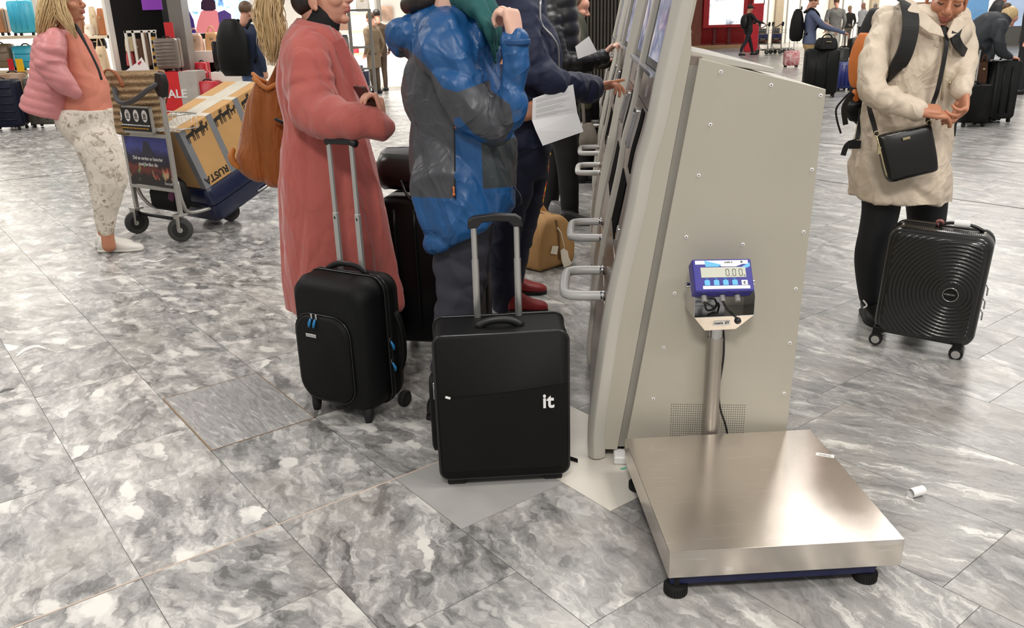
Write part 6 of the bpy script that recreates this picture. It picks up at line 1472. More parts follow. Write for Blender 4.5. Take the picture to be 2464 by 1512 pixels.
wall('wall_left', -22, -8, -22, 22.4, 4.5, M_SHOPW); wall('wall_right', 60, -8, 60, 46, 5, M_WALLW)
area(-9.5, 15.2, 3.2, 3.0, 1.5, 150, (1, .93, .84)); area(-5.6, 17.5, 3.3, 3.0, 1.5, 120, (1, .93, .84)); area(-3.2, 19.0, 3.4, 2.0, 1.5, 120, (1, .93, .84))
# doors in the far wall
for i, xx in enumerate((1846, 1892, 1922, 1955, 2024, 2070, 2108)):
    A = px(xx, 60, 45.97); MB().b2((A.x-.03, 45.96, 0), (A.x+.03, 46.0, 3.2)).obj('panel_joint', mat('joint_grey', srgb(120, 116, 108), .6), bpy.data.objects['wall_far'])
for i, (xa, xb) in enumerate(((1862, 1880), (2088, 2106), (1990, 2000))):
    A, B = px(xa, 60, 45.9), px(xb, 60, 45.9); struct(MB().b2((A.x, 45.7, 0), (B.x, 46, 4.0)).obj('trim_%d' % (i+1), mat('tan_column', srgb(150, 136, 112), .5)))
# ---- shop shelving on the left
def pbox(x0, y0, x1, y1, Y): return px(x0, y0, Y), px(x1, y1, Y)
def shelf_unit(name, label, x0, x1, levels, Y, dep, back=True):
    r_ = thing(name, label, 'shelf', (px(x0, 100, Y).x, Y, 0))
    a, b = 0.0, px(x1, 100, Y).x-px(x0, 100, Y).x
    if back: MB().b2((a, dep, 0), (b, dep+.05, 3.0)).obj('added_glow_back', M_ADDEDGLOW, r_)  # emission added so the shelf backs come out overexposed white
    for y in levels: z = px((x0+x1)/2, y, Y).z; MB().b2((a, 0, z-.05), (b, dep, z)).obj('shelf_board', M_WOOD, r_)
    for x in (a, b): MB().b2((x-.025, 0, 0), (x+.025, dep, 3.0)).obj('upright', M_SHOPW, r_)
    return r_
shelf_unit('luggage_shelf', 'white backlit luggage shelving behind the blonde woman', -160, 100, (88, 173), 14.4, .55)
shelf_unit('handbag_shelf', 'white backlit handbag shelving beside the black shop column', 178, 264, (86, 178), 15.4, .22)
def bcase(name, label, x0, y0, x1, y1, Y, matl, cat='suitcase', floor=False, dep=.26, ribs=0, vert=True, wheels=True, yaw=0.0, group='shop luggage on display', tele=False, zb=None):
    """far suitcase filling a picture box"""
    A, B = px(x0, y1, Y), px(x1, y1, Y); top = px((x0+x1)/2, y0, Y).z; bot = 0.0 if floor else (px((x0+x1)/2, y1, Y).z if zb is None else zb)
    wd = (B.x-A.x); r_ = thing(name, label, cat, ((A.x+B.x)/2, Y+dep/2, bot), yaw, group); h = top-bot
    wz = .05 if wheels else .0; hb = h-wz; rad = min(wd, hb)*.12
    mb = shell(wd, hb, rad, [(-dep/2, .93, .96, 0), (-dep/2+.03, 1, 1, 0), (dep/2-.03, 1, 1, 0), (dep/2, .93, .96, 0)], 4); mb.xf(Matrix.Translation((0, 0, wz+hb/2))); mb.obj('body', matl, r_, True)
    mb = shell(wd+.008, hb+.008, rad, [(-.008, 1, 1, 0), (.008, 1, 1, 0)], 4); mb.xf(Matrix.Translation((0, 0, wz+hb/2))); mb.obj('seam_band', M_PIPING, r_, True)
    for i in range(ribs):
        t = (i+1)/(ribs+1)
        if vert: mb = MB().tube([Vector((-wd/2+wd*t, -dep/2-.002, wz+hb*.1)), Vector((-wd/2+wd*t, -dep/2-.004, wz+hb*.9))], .012, 8)
        else: mb = MB().tube([Vector((-wd*.44, -dep/2-.002, wz+hb*t)), Vector((wd*.44, -dep/2-.002, wz+hb*t))], .014, 8)
        mb.obj('rib', matl, r_, True)
    MB().tube(arch((-wd*.18, 0, h), (wd*.18, 0, h), (0, 0, 1), .03), .011, 8).obj('top_handle', M_BLACK, r_, True)
    if wheels:
        for s_ in (-1, 1):
            for y_ in (-1, 1): MB().tube([Vector((s_*(wd/2-.05)-.015, y_*(dep/2-.04), .027)), Vector((s_*(wd/2-.05)+.015, y_*(dep/2-.04), .027))], .027, 12).obj('wheel', M_RUBBER, r_, 'auto')
    if tele:
        for s_ in (-1, 1): MB().cyl((s_*wd*.16, dep/2-.05, h-.02), (s_*wd*.16, dep/2-.05, h+tele), .011, 8).obj('telescopic_pole', M_ALU, r_, 'auto')
        MB().tube([Vector((-wd*.2, dep/2-.05, h+tele)), Vector((wd*.2, dep/2-.05, h+tele))], .017, 8).obj('grip', M_BLACK, r_, True)
    return r_
def C(r, g, b, rough=.35, **k): return mat('luggage_%d_%d_%d' % (r, g, b), srgb(r, g, b), rough, spec=.2 if r+g+b < 160 else .5, **k)
TURQ, BRONZE, NAVYL, OLIVE, TAUPE = C(60, 176, 206), C(150, 118, 90), C(24, 28, 46), C(84, 82, 72), C(126, 108, 86)
bcase('shop_suitcase', 'bright turquoise suitcase standing on the upper luggage shelf', 28, 0, 86, 87, 14.55, TURQ, ribs=3)
bcase('shop_suitcase', 'tan suitcase at the end of the upper luggage shelf', -40, 20, 12, 87, 14.55, C(176, 120, 80), ribs=3)
bcase('shop_suitcase', 'turquoise suitcase on the lower luggage shelf under the sale card', 37, 110, 90, 172, 14.55, TURQ, ribs=2, vert=False)
bcase('shop_suitcase', 'taupe suitcase on the lower luggage shelf', -30, 106, 30, 172, 14.55, TAUPE, ribs=2, vert=False)
bcase('shop_suitcase', 'navy soft suitcase on the shop floor, in front row', -30, 192, 52, 314, 13.45, NAVYL, floor=True, ribs=5, vert=False, dep=.3)
bcase('shop_suitcase', 'ribbed bronze suitcase on the shop floor behind the navy one', 12, 176, 72, 292, 14.05, BRONZE, floor=True, ribs=7, dep=.3, yaw=.3)
bcase('shop_suitcase', 'olive grey hard suitcase on the shop floor behind the pink jacket', 74, 186, 142, 308, 13.75, OLIVE, floor=True, ribs=2, dep=.3)
sc_ = thing('sale_card', 'red and yellow price card hanging in front of the turquoise suitcase', 'sign', px(38, 158, 14.3))
for x0, x1, c_, nm in ((17, 36, srgb(205, 24, 34), 'red_half'), (36, 60, srgb(246, 190, 20), 'yellow_half')):
    A, B = px(x0, 142, 14.3), px(x1, 172, 14.3); MB().b2((A.x-sc_.location.x, -.004, B.z-sc_.location.z), (B.x-sc_.location.x, .004, A.z-sc_.location.z)).obj(nm, mat('card_'+nm, c_, .45), sc_)
MB().cyl((0, 0, .1), (0, .02, .22), .004, 6).obj('hanger', M_WIRE, sc_)
def bagobj(name, label, x0, y0, x1, y1, Y, matl, group='handbags on display', hand=True, dep=.16):
    P = px((x0+x1)/2, y1, Y); r_ = thing(name, label, 'bag', P, 0, group)
    wd = (x1-x0)*mpp(P); h = (y1-y0)*mpp(P); L = []
    for t, s_ in ((0, .9), (.06, 1.0), (.5, 1.0), (.85, .88), (1.0, .7)): L.append([Vector((a*s_, b*(1.15-t*.6), h*t)) for a, b in ringpath(wd, dep, min(wd, dep)*.3, 4)])
    MB().loft(L).obj('body', matl, r_, True)
    if hand: MB().tube(arch((-wd*.25, -.02, h*.95), (wd*.25, -.02, h*.95), (0, 0, 1), h*.35), .012, 8).obj('handle', matl, r_, True)
    MB().b2((-wd*.12, -dep*.47, h*.62), (wd*.12, -dep*.42, h*.70)).obj('clasp', M_GOLD, r_)
    return r_
BB = [('brown leather handbag at the left of the handbag shelf', 181, 36, 208, 85, 15.55, (140, 92, 62)), ('small white handbag on the handbag shelf', 207, 60, 229, 85, 15.5, (226, 214, 196)), ('cream upright bag on the handbag shelf', 224, 20, 244, 85, 15.65, (220, 200, 168)), ('tan fringed bag beside the cream upright bag', 243, 24, 260, 85, 15.6, (170, 104, 58)),
      ('black handbag on the lower handbag shelf', 216, 92, 258, 118, 15.6, (30, 28, 28)), ('grey blue bag on the lower handbag shelf', 212, 112, 240, 176, 15.5, (110, 116, 128)), ('beige bucket bag on the lower handbag shelf', 240, 114, 266, 176, 15.45, (210, 184, 150))]
for lb, x0, y0, x1, y1, Yy, c_ in BB: bagobj('shop_handbag', lb, x0, y0, x1, y1, Yy, C(*c_, rough=.5), hand=(x1-x0) > 22)
o = struct(wbox('wall_shop_column', 266, -160, 392, 250, 16.2, .9, M_DARKW, True))
wbox('purple_screen', 338, -40, 386, 24, 16.18, .02, emit('purple_glow', srgb(120, 40, 150), .6, .2, 3), parent=None)
tag(bpy.data.objects['purple_screen'], 'glowing purple square on the black shop column', 'screen')
# bag rack
Yr = 15.6
rk = thing('bag_rack', 'pale metal display rack with bars in front of the black column', 'rack', (px(335, 170, Yr).x, Yr, 0))
for x in (300, 318, 340, 358, 370):
    A, B = px(x, 74, Yr), px(x+14, 172, Yr); MB().b2((A.x-.02-rk.location.x, 0, 0), (A.x+.02-rk.location.x, .04, A.z)).obj('bar', M_SHOPW, rk)
A, B = px(298, 74, Yr), px(374, 74, Yr); MB().b2((A.x-rk.location.x, 0, A.z-.04), (B.x-rk.location.x, .04, A.z)).obj('top_rail', M_SHOPW, rk)
MB().b2((A.x-rk.location.x, 0, 0), (B.x-rk.location.x, .4, .06)).obj('base', M_SHOPW, rk)
for lb, x0, y0, x1, y1, c_ in (('cream bag hanging behind the rack bars', 305, 90, 326, 124, (206, 188, 150)), ('red dotted bag hanging low on the rack', 308, 126, 328, 158, (176, 60, 66)), ('dark brown bag hanging on the rack', 328, 96, 350, 150, (96, 66, 44)), ('speckled brown bag at the end of the rack', 350, 82, 366, 158, (120, 96, 76))): bagobj('hanging_bag', lb, x0, y0, x1, y1, Yr+.18, C(*c_, rough=.6), 'bags on the display rack', False, .12)
st_ = thing('patterned_scarf', 'black and amber patterned scarf hanging beside the ribbed grey suitcase', 'scarf', px(372, 160, Yr-.02)); 
for i in range(10):
    A, B = px(362+i*.9, 80+i*9, Yr-.02)-st_.location, px(374+i*.9, 88+i*9, Yr-.02)-st_.location; MB().b2((A.x, 0, B.z), (B.x, .02, A.z)).obj('band', C(190, 140, 50, rough=.7) if i % 2 else C(30, 24, 24, rough=.7), st_)
# sale stand, ribbed case on it, pillar
ss = thing('sale_stand', 'red SALE stand with grey side carrying a ribbed grey suitcase', 'stand', (px(425, 250, 15.2).x, 15.2, 0))
A, B, D2 = px(381, 174, 15.2), px(428, 174, 15.2), px(470, 174, 15.2); lx = ss.location.x
f_ = MB().b2((A.x-lx, 0, 0), (B.x-lx, .6, A.z)).obj('red_panel', mat('sale_red', srgb(214, 36, 40), .4), ss)
MB().b2((B.x-lx, 0, 0), (D2.x-lx, .5, A.z)).obj('grey_panel', mat('sale_grey', srgb(184, 176, 168), .5), ss)
text('lettering', 'SALE', .20, M_LABEL, ss, Matrix(((1, 0, 0, A.x-lx+.02), (0, 0, -1, -.004), (0, 1, 0, px(400, 236, 15.2).z), (0, 0, 0, 1))), bold=.004)
bcase('shop_suitcase', 'ribbed grey brown suitcase on top of the SALE stand', 378, 92, 432, 173, 15.25, C(120, 106, 96), ribs=8, vert=False, dep=.3, zb=A.z)
pc_ = thing('price_placard', 'red price placard on a stick above the ribbed grey suitcase', 'sign', (px(406, 92, 15.62).x, 15.62, A.z))
P, Q = px(393, 54, 15.62), px(420, 92, 15.62); MB().b2((P.x-pc_.location.x, 0, Q.z-A.z), (Q.x-pc_.location.x, .02, P.z-A.z)).obj('card', mat('placard_red', srgb(206, 40, 44), .45), pc_); MB().b2((-.02, .005, 0), (.02, .02, P.z-A.z)).obj('stick', M_WIRE, pc_)
struct(wbox('trim_4', 404, -120, 438, 175, 15.9, .35, M_GREYPILLAR, True))
# video wall
Yt = 17.4
tv = thing('video_wall', 'large bright screen showing people, above the shop tables', 'screen', (px(515, 80, Yt).x, Yt, 0)); lx = tv.location.x
def vid():
    mt, nt, b = _nt('video_picture'); c = coords(nt); n = ntex(nt, c, 3.2, 4, .6, .6)
    col = ramp(nt, n.outputs[0], [(.30, srgb(40, 30, 90)), (.40, srgb(120, 170, 230)), (.48, srgb(235, 245, 255)), (1, srgb(255, 255, 255))])
    nt.links.new(col, b.inputs['Emission Color']); b.inputs['Emission Strength'].default_value = 1.3; b.inputs['Base Color'].default_value = (.02, .02, .02, 1); return mt
A, B = px(436, -90, Yt), px(606, 82, Yt)
MB().b2((A.x-lx, 0, B.z), (B.x-lx, .06, A.z)).obj('picture', vid(), tv)
def vshape(name, pts, col, k): MB().prism([px(x, y, Yt)-tv.location+Vector((0, -.004*k, 0)) for x, y in pts], (0, -.002, 0)).obj(name, emit('video_'+name, col, .8), tv)
vshape('figure_pink', [(470, 80), (476, 50), (484, 28), (496, 20), (512, 20), (524, 28), (530, 52), (536, 80)], srgb(206, 120, 124), 1)
vshape('figure_hair', [(484, 22), (484, 6), (492, -8), (508, -8), (518, 4), (520, 22), (512, 26), (494, 26)], srgb(44, 20, 40), 2)
vshape('figure_child', [(442, 80), (446, 50), (441, 30), (448, 22), (456, 28), (466, 48), (472, 80)], srgb(60, 40, 100), 1)
vshape('figure_white', [(562, 50), (566, 20), (576, 4), (590, 4), (602, 24), (604, 46), (590, 52)], srgb(214, 240, 255), 1)
vshape('figure_dark', [(524, 30), (540, 24), (556, 34), (560, 70), (540, 78), (528, 60)], srgb(70, 50, 110), 1)
for x0, y0, x1, y1, nm in ((434, -95, 438, 86, 'frame'), (434, 82, 610, 90, 'frame')): 
    P, Q = px(x0, y0, Yt-.02), px(x1, y1, Yt-.02); MB().b2((P.x-lx, -.02, Q.z), (Q.x-lx, .08, P.z)).obj(nm, M_BLACK, tv)
MB().b2((A.x-lx+.3, .1, 0), (B.x-lx-.3, .3, B.z)).obj('stand', M_DARKW, tv)
# tables and podium
def podium(name, label, x0, y0, x1, y1, Y, yf, dep=.7):
    r_ = thing(name, label, 'table', (px((x0+x1)/2, y1, Y).x, Y, 0)); P, Q = px(x0, y0, Y), px(x1, y1, Y); lx = r_.location.x
    MB().b2((P.x-lx, 0, Q.z), (Q.x-lx, dep, P.z)).obj('top_slab', M_SHOPW, r_, False, .01); MB().b2((P.x-lx+.12, .08, 0), (Q.x-lx-.05, dep-.05, Q.z)).obj('dark_base', M_DARKW, r_)
    return r_
podium('display_podium', 'white display podium with black base beside the red suitcases', 506, 174, 604, 196, 15.6, 250)
podium('display_table', 'white display table with handbags under the screen', 446, 124, 530, 150, 16.6, 200)
zpod = px(550, 174, 15.6).z
bcase('shop_suitcase', 'glossy black suitcase standing on the white podium', 516, 98, 576, 173, 15.7, C(34, 32, 32, .25), ribs=0, dep=.3, zb=zpod)
wbox('price_tag', 556, 142, 575, 168, 15.58, .01, M_LABEL); tag(bpy.data.objects['price_tag'], 'white price tag on the glossy black suitcase', 'tag')
zt2 = px(490, 124, 16.6).z
for lb, x0, y0, x1, y1, Yy, c_ in (('peach tote bag at the table end under the screen', 456, 84, 492, 124, 16.75, (226, 186, 160)), ('apricot handbag with round handle on the display table', 498, 80, 532, 124, 16.8, (230, 176, 124)), ('apricot studded handbag beside the round handled one', 533, 78, 568, 124, 16.8, (226, 168, 112))): bagobj('table_handbag', lb, x0, y0, x1, y1, Yy, C(*c_, rough=.5), 'handbags under the screen')
RED = C(196, 22, 44)
bcase('shop_suitcase', 'red suitcase lowest in the red stack by the podium', 470, 196, 530, 252, 15.3, RED, floor=True, ribs=1, vert=False, dep=.3)
bcase('shop_suitcase', 'red suitcase in the middle of the red stack', 462, 172, 505, 250, 15.75, RED, floor=True, ribs=1, dep=.3)
bcase('shop_suitcase', 'red suitcase at the back of the red stack', 478, 150, 505, 240, 16.15, RED, floor=True, dep=.3)
# ---- shop front in the middle
shelf_unit('stock_shelf', 'white shop shelving beyond the pink coat', 800, 905, (30, 74, 128), 20.6, .5)
for lb, x0, y0, x1, y1, c_ in (('row of brown bags on the middle stock shelf', 812, 46, 846, 73, (130, 100, 80)), ('grey patterned bag on the top stock shelf', 858, -10, 890, 28, (150, 146, 140)), ('dark grey backpack on the lower stock shelf', 818, 86, 842, 127, (70, 70, 70)), ('red pouch on the lower stock shelf', 846, 112, 864, 127, (196, 40, 60))): bagobj('stock_bag', lb, x0, y0, x1, y1, 20.75, C(*c_, rough=.55), 'bags on the stock shelf', False)
bcase('shop_suitcase', 'navy suitcase with white rim standing by the security gate', 856, 172, 890, 238, 17.4, C(40, 44, 66), floor=True, dep=.3, ribs=1, vert=False)
bcase('shop_suitcase', 'grey suitcase behind the navy one by the security gate', 850, 158, 874, 225, 18.4, C(90, 94, 98), floor=True, dep=.3)
gt = thing('security_gate', 'pale grey anti-theft gate at the shop entrance', 'gate', (px(880, 235, 17.0).x, 17.0, 0)); lx = gt.location.x
for x in (-.2, .2): MB().b2((x-.03, 0, 0), (x+.03, .06, 1.72)).obj('gate_post', M_GREYPILLAR, gt, False, .01)
for z in (.25, .6, 1.0, 1.68): MB().b2((-.2, .01, z), (.2, .05, z+.04)).obj('gate_bar', M_GREYPILLAR, gt)
pil = thing('light_pillar', 'glowing white pillar beside the shop entrance', 'pillar', (px(952, 210, 20.2).x, 20.2, 0)); A, B = px(920, 100, 20.2), px(992, 100, 20.2)
MB().b2((A.x-pil.location.x, 0, .0), (B.x-pil.location.x, .8, px(950, 98, 20.2).z)).obj('light_box', emit('white_lightbox', (1, .96, .9), 1.6, .03), pil); MB().b2((A.x-pil.location.x-.02, -.02, 0), (B.x-pil.location.x+.02, .82, .06)).obj('base', M_SHOPW, pil)
for lb, x0, y0, x1, y1 in (('portrait poster of a dark haired woman on the shop wall', 917, 15, 945, 50),):
    wbox('wall_poster', x0, y0, x1, y1, 22.3, .03, mat('poster_print', srgb(206, 170, 146), .5, var=.6, vs=4)); tag(bpy.data.objects['wall_poster'], lb, 'poster')
tr5 = struct(wbox('trim_5', 905, -60, 913, 52, 20.0, .12, M_GREYPILLAR))
# ---- dark slatted partition behind the kiosks
Ys = 13.2
sl = thing('slatted_partition', 'dark vertical slat partition behind the kiosk row', 'partition', (px(1390, 250, Ys).x, Ys, 0))
xs0, xs1 = px(1385, 200, Ys).x-sl.location.x, px(1580, 200, Ys).x-sl.location.x
MB().b2((xs0, .08, 0), (xs1, .12, 3.0)).obj('backing', mat('partition_dark', srgb(34, 30, 26), .6), sl)
M_SLAT = mat('bronze_slat', srgb(72, 66, 56), .4, .4, var=.2); sm_ = None
n = 24
for i in range(n):
    if sm_ is None: sm_ = MB().b2((-.014, 0, .02), (.014, .06, 3.0)).mesh('slat'); sm_.materials.append(M_SLAT)
    o = bpy.data.objects.new('slat', sm_); COL.objects.link(o); o.parent = sl; o.location = (xs0+(xs1-xs0)*(i+.5)/n, 0, 0)
# ---- red booth
Yb2 = 40.0
bo = thing('red_booth', 'red corrugated booth with a framed bright poster', 'booth', (px(1750, 118, Yb2).x, Yb2, 0)); lx = bo.location.x
xl, xr = px(1640, 60, Yb2).x-lx, px(1812, 60, Yb2).x-lx
MB().b2((xl, .1, 0), (xr, 3.0, 4.2)).obj('shell', mat('booth_red', srgb(150, 36, 40), .45), bo)
xm_ = px(1688, 60, Yb2).x-lx
MB().b2((xl, .0, 0), (xm_, .1, 4.2)).obj('brown_panel', mat('booth_brown', srgb(128, 66, 46), .5), bo)
rm_ = None; n = 36
for i in range(n):
    if rm_ is None: rm_ = MB().tube([(0, .08, .25), (0, .08, 4.2)], .035, 8).mesh('ridge'); rm_.materials.append(mat('booth_ridge', srgb(170, 48, 50), .4)); rm_.polygons.foreach_set('use_smooth', [True]*len(rm_.polygons))
    o = bpy.data.objects.new('ridge', rm_); COL.objects.link(o); o.parent = bo; o.location = (xm_+(xr-xm_)*(i+.5)/n, 0, 0)
for x in (1722, 1757):
    xx = px(x, 60, Yb2).x-lx; MB().b2((xx-.09, .0, 0), (xx+.05, .1, 4.2)).obj('seam', mat('booth_seam', srgb(96, 18, 22), .5), bo)
A, B = px(1712, -90, Yb2-.1), px(1786, 58, Yb2-.1); o_ = Vector((lx, Yb2, 0))
MB().b2((A.x-lx-.25, -.14, B.z-.12), (B.x-lx+.2, -.04, A.z)).obj('poster_frame', mat('frame_red', srgb(176, 10, 22), .4), bo)
def snow():
    mt, nt, b = _nt('bright_poster'); n = ntex(nt, coords(nt), 1.3, 5, .65, .4); col = ramp(nt, n.outputs[0], [(.3, srgb(60, 64, 74)), (.42, srgb(190, 196, 204)), (.52, srgb(246, 246, 248))]); nt.links.new(col, b.inputs['Base Color']); nt.links.new(col, b.inputs['Emission Color']); b.inputs['Emission Strength'].default_value = .7; return mt
MB().b2((A.x-lx, -.16, B.z), (B.x-lx, -.14, A.z)).obj('poster', snow(), bo)
MB().b2((xl, -.05, 0), (xr, .05, .16)).obj('wood_skirting', mat('skirting_wood', srgb(176, 140, 100), .5), bo)
# bright stands at the far right
for i, (x0, x1, y1, c_, lb) in enumerate(((2330, 2372, 60, (120, 170, 214), 'blue lit advertising screen beyond the bending person'), (2425, 2470, 62, (196, 214, 240), 'pale lit screen beside the standing dark figure'))):
    r_ = thing('advert_screen', lb, 'screen', (px((x0+x1)/2, 60, 34).x, 34, 0)); P, Q = px(x0, -60, 34), px(x1, y1, 34)
    MB().b2((P.x-r_.location.x, 0, Q.z), (Q.x-r_.location.x, .1, P.z)).obj('picture', emit('far_screen_%d' % i, srgb(*c_), .8, .6, 1.2), r_); MB().b2((P.x-r_.location.x+.05, .02, 0), (Q.x-r_.location.x-.05, .09, Q.z)).obj('stand', M_GREYPILLAR, r_)
# ------------------------------------------------------------------ people farther off
def fig(label, foot, yaw, h, top, bottom, hair, pose='stand', shoes=None, skin=None, long_top=.0, group=None, arms=None, skirt=False, lean=0.0, nohair=False):
    root = thing('person', label, 'person', (foot[0], foot[1], 0), yaw, group)
    s = h/1.75; V = lambda x, y, z, r: (x*s, y*s, z*s, r*s)
    ln = math.tan(lean)
    st = {'stand': (0, 0), 'walk': (.28, -.30)}[pose if pose in ('stand', 'walk') else 'stand']
    hipz = .92
    bx = lambda z: ln*max(0, z-hipz)
    Tm = MB()
    L = []
    for z, rx, ry in ((hipz-.10-long_top, .125, .185), (hipz, .125, .175), (1.06, .115, .16), (1.22, .125, .18), (1.36, .115, .20), (1.44, .08, .15), (1.48, .055, .065)):
        zz = hipz+(z-hipz)*(math.cos(lean) if z > hipz else 1)
        L.append(ring(Vector((bx(z)*s*math.cos(lean), 0, zz*s)), Vector((rx*s, 0, 0)), Vector((0, ry*s, 0)), 24, 2.3))
    Tm.loft(L)
    tz = lambda z: hipz+(z-hipz)*math.cos(lean); tx2 = lambda z: bx(z)*math.cos(lean)
    A = arms or (((.03, .90), (-.02, .90)))
    hands_ = []
    for sgn, tgt in ((1, A[0]), (-1, A[1])):
        sh = (tx2(1.38), sgn*.20, tz(1.38)); wr = (tgt[0]+(0 if len(tgt) > 2 else 0), sgn*(tgt[2] if len(tgt) > 2 else .24), tgt[1])
        el = ((sh[0]+wr[0])/2-.07, sgn*.26, (sh[2]+wr[2])/2-.05)
        limbw(Tm, [V(*sh, .062), V((sh[0]+el[0])/2, sgn*.24, (sh[2]+el[2])/2, .056), V(*el, .05), V(*wr, .036)], 4, 12)
        hands_.append((Vector(wr)*s, (Vector(wr)-Vector(el)).normalized()))
    me = remesh(Tm, .015, 3); wrinkle(me, .008, (9, 9, 9), random.randint(1, 99)); link('top', me, top, root, True)
    Bm = MB(); Bm.loft([ring(Vector((0, 0, z*s)), Vector((rx*s, 0, 0)), Vector((0, ry*s, 0)), 20, 2.3) for z, rx, ry in ((.74, .11, .165), (.86, .12, .175), (1.0, .115, .165))])
    for sgn, fx in ((1, st[0]), (-1, st[1])):
        lift = .06 if fx < 0 else 0
        limbw(Bm, [V(0, sgn*.085, .84, .092), V(fx*.45+.02, sgn*.09, .50, .068), V(fx*.8-(.02 if fx < 0 else 0), sgn*.09, .28+lift*.3, .058), V(fx, sgn*.09, .09+lift, .046)], 5, 14)
    link('trousers', remesh(Bm, .015, 3), bottom, root, True)
    for sgn, fx in ((1, st[0]), (-1, st[1])):
        sm = MB(); a = Vector((fx-.08, sgn*.09, 0))*s; d = Vector((1, 0, 0))
        sm.loft([ring(a+d*(t*.28*s)+Vector((0, 0, .045*s*hh)), Vector((0, .048*ww*s, 0)), Vector((0, 0, .045*s*hh)), 14, 2.6) for t, ww, hh in ((0, .7, .8), (.2, .95, 1.1), (.5, 1, .85), (.85, .9, .55), (1, .4, .4))])
        link('shoe', sm.mesh('shoe'), shoes or M_BLACK, root, True)
    hz = tz(1.62); hx_ = tx2(1.62)+.02; fwd = (1, 0, -.25-math.sin(lean)*.8)
    hm, T, HM = head(Vector((hx_, 0, hz))*s, fwd, s=s*.97, simple=True, voxel=.009, neck=[(-.03, 0, -.05, .055), (-.045, 0, -.11, .05), (-.05, 0, -.16, .05)])
    hs = [hm]
    for P, d in hands_: hs.append(hand(P, d, (0, 0, -1) if abs(d.z) < .8 else (0, 1, 0), 1, s, (25, 30, 34, 38), (30, 34, 36, 38), (14, 6), 3, .007))
    core = MB()
    for P, d in hands_: limbw(core, [V(tx2(1.38), .05 if P.y > 0 else -.05, tz(1.36), .05), V(tx2(1.38), .18 if P.y > 0 else -.18, tz(1.36), .03), tuple(P-d*.14*s)+(.022*s,), tuple(P)+(.022*s,)], 3, 10)
    limbw(core, [V(0, 0, .95, .08), V(tx2(1.2), 0, tz(1.2), .09), V(tx2(1.5), 0, tz(1.5), .045)], 3, 12)
    hs.append(remesh(core, .014, 2)); link('body', joinmesh(hs, 'body'), skin or SKIN, root, True)
    if not nohair:
        mb = MB(); mb.ball(T((-.02, 0, .056)), (.102*s, .084*s, .095*s), 18, 10, HM); link('hair', remesh(mb, .010, 2), hair, root, True)
    return root, T, HM, s
def cl(r, g, b, rough=.7): return mat('cloth_%d_%d_%d' % (r, g, b), srgb(r, g, b), rough, var=.12, vs=8)
CB = cl(20, 20, 22); KH = cl(168, 140, 96)
r_, T, HM, s = fig('walking person in black with a black cap pushing trolleys', gp(1797, 133), R(15), 1.76, CB, cl(22, 24, 34), DARKHAIR, 'walk', arms=((.42, 1.12), (.44, 1.12)))
mb = MB(); mb.ball(T((-.01, 0, .075)), (.11, .09, .07), 16, 8, HM); mb.box(T((.12, 0, .06)), (.09, .13, .012), HM); link('cap', mb.mesh('cap'), M_BLACK, r_, True)
mb = MB(); mb.ball((-.2, 0, 1.18), (.12, .17, .26)); link('rucksack', mb.mesh('rucksack'), M_BLACK, r_, True)
tc = copy_tree(tr); tc.location = gp(1834, 131); tc.rotation_euler = (0, 0, R(-65)); tc['label'] = 'empty airport trolley pushed by the walking person in black'; tc['group'] = 'airport trolleys'; tr['group'] = 'airport trolleys'
tc2 = copy_tree(tr); tc2.location = gp(1834, 131)+Vector((.55, .15, 0)); tc2.rotation_euler = (0, 0, R(-65)); tc2['label'] = 'airport trolley nested ahead of the pushed empty one'
rs = thing('red_info_stand', 'red information stand behind the walking person', 'stand', gp(1808, 124))
MB().b2((-.28, 0, 0), (.34, .25, 1.15)).obj('lower_body', mat('stand_red', srgb(214, 24, 44), .4), rs, False, .03); MB().b2((-.1, .05, 1.15), (.42, .18, 1.85)).obj('upper_panel', mat('stand_red2', srgb(206, 30, 48), .4), rs, False, .03); MB().tube([Vector(p) for p in ((-.1, .1, 1.8), (-.1, .1, 2.25), (.42, .1, 2.25), (.42, .1, 1.8))], .02, 8).obj('top_loop', M_BLACK, rs, True)
fig('dark figure half hidden behind the kiosk top by the booth', gp(1652, 126), R(-40), 1.7, cl(28, 34, 60), CB, DARKHAIR)
r_, T, HM, s = fig('man in blue shirt and khaki trousers with a backpack and big suitcase', gp(1938, 206), R(-12), 1.76, cl(86, 96, 124), KH, BROWNHAIR, arms=((.42, 1.08, .16), (.62, 1.02, .16)))
bk9 = thing('black_backpack', 'black backpack worn by the man in blue shirt', 'backpack', r_.location, R(-12)); mb = MB(); sil_r = [ring(Vector((-.265, 0, z)), Vector((rx, 0, 0)), Vector((0, ry, 0)), 20, 2.5) for z, rx, ry in ((.88, .08, .13), (.94, .13, .17), (1.1, .14, .18), (1.3, .12, .17), (1.45, .08, .13), (1.5, .04, .08))]
mb.loft(sil_r); mb.obj('body', M_NYLON, bk9, True); MB().tube(arch((-.2, -.04, 1.48), (-.2, .04, 1.48), (0, 0, 1), .06), .012, 8).obj('grab_loop', M_NYLON, bk9, True)
for y_ in (-.12, .12): MB().tube([Vector(p) for p in spline([(-.14, y_, 1.42), (-.02, y_, 1.50), (.13, y_, 1.36), (.12, y_, 1.15), (-.1, y_*1.2, 1.0)], 5)], .022, 8, flat=.4).obj('shoulder_strap', M_NYLON, bk9, True)
GR = 'cases of the man in blue shirt'
bcase('large_hard_suitcase', 'very large black hard suitcase beside the man in khaki trousers', 1938, 118, 2016, 232, 15.1, C(16, 17, 16, .4), floor=True, dep=.34, ribs=2, group=GR, yaw=-.25)
bg = bagobj('black_carry_bag', 'black carry bag lying on the very large suitcase', 1962, 92, 2012, 118, 15.2, M_NYLON, 'carry bags', True, .26)
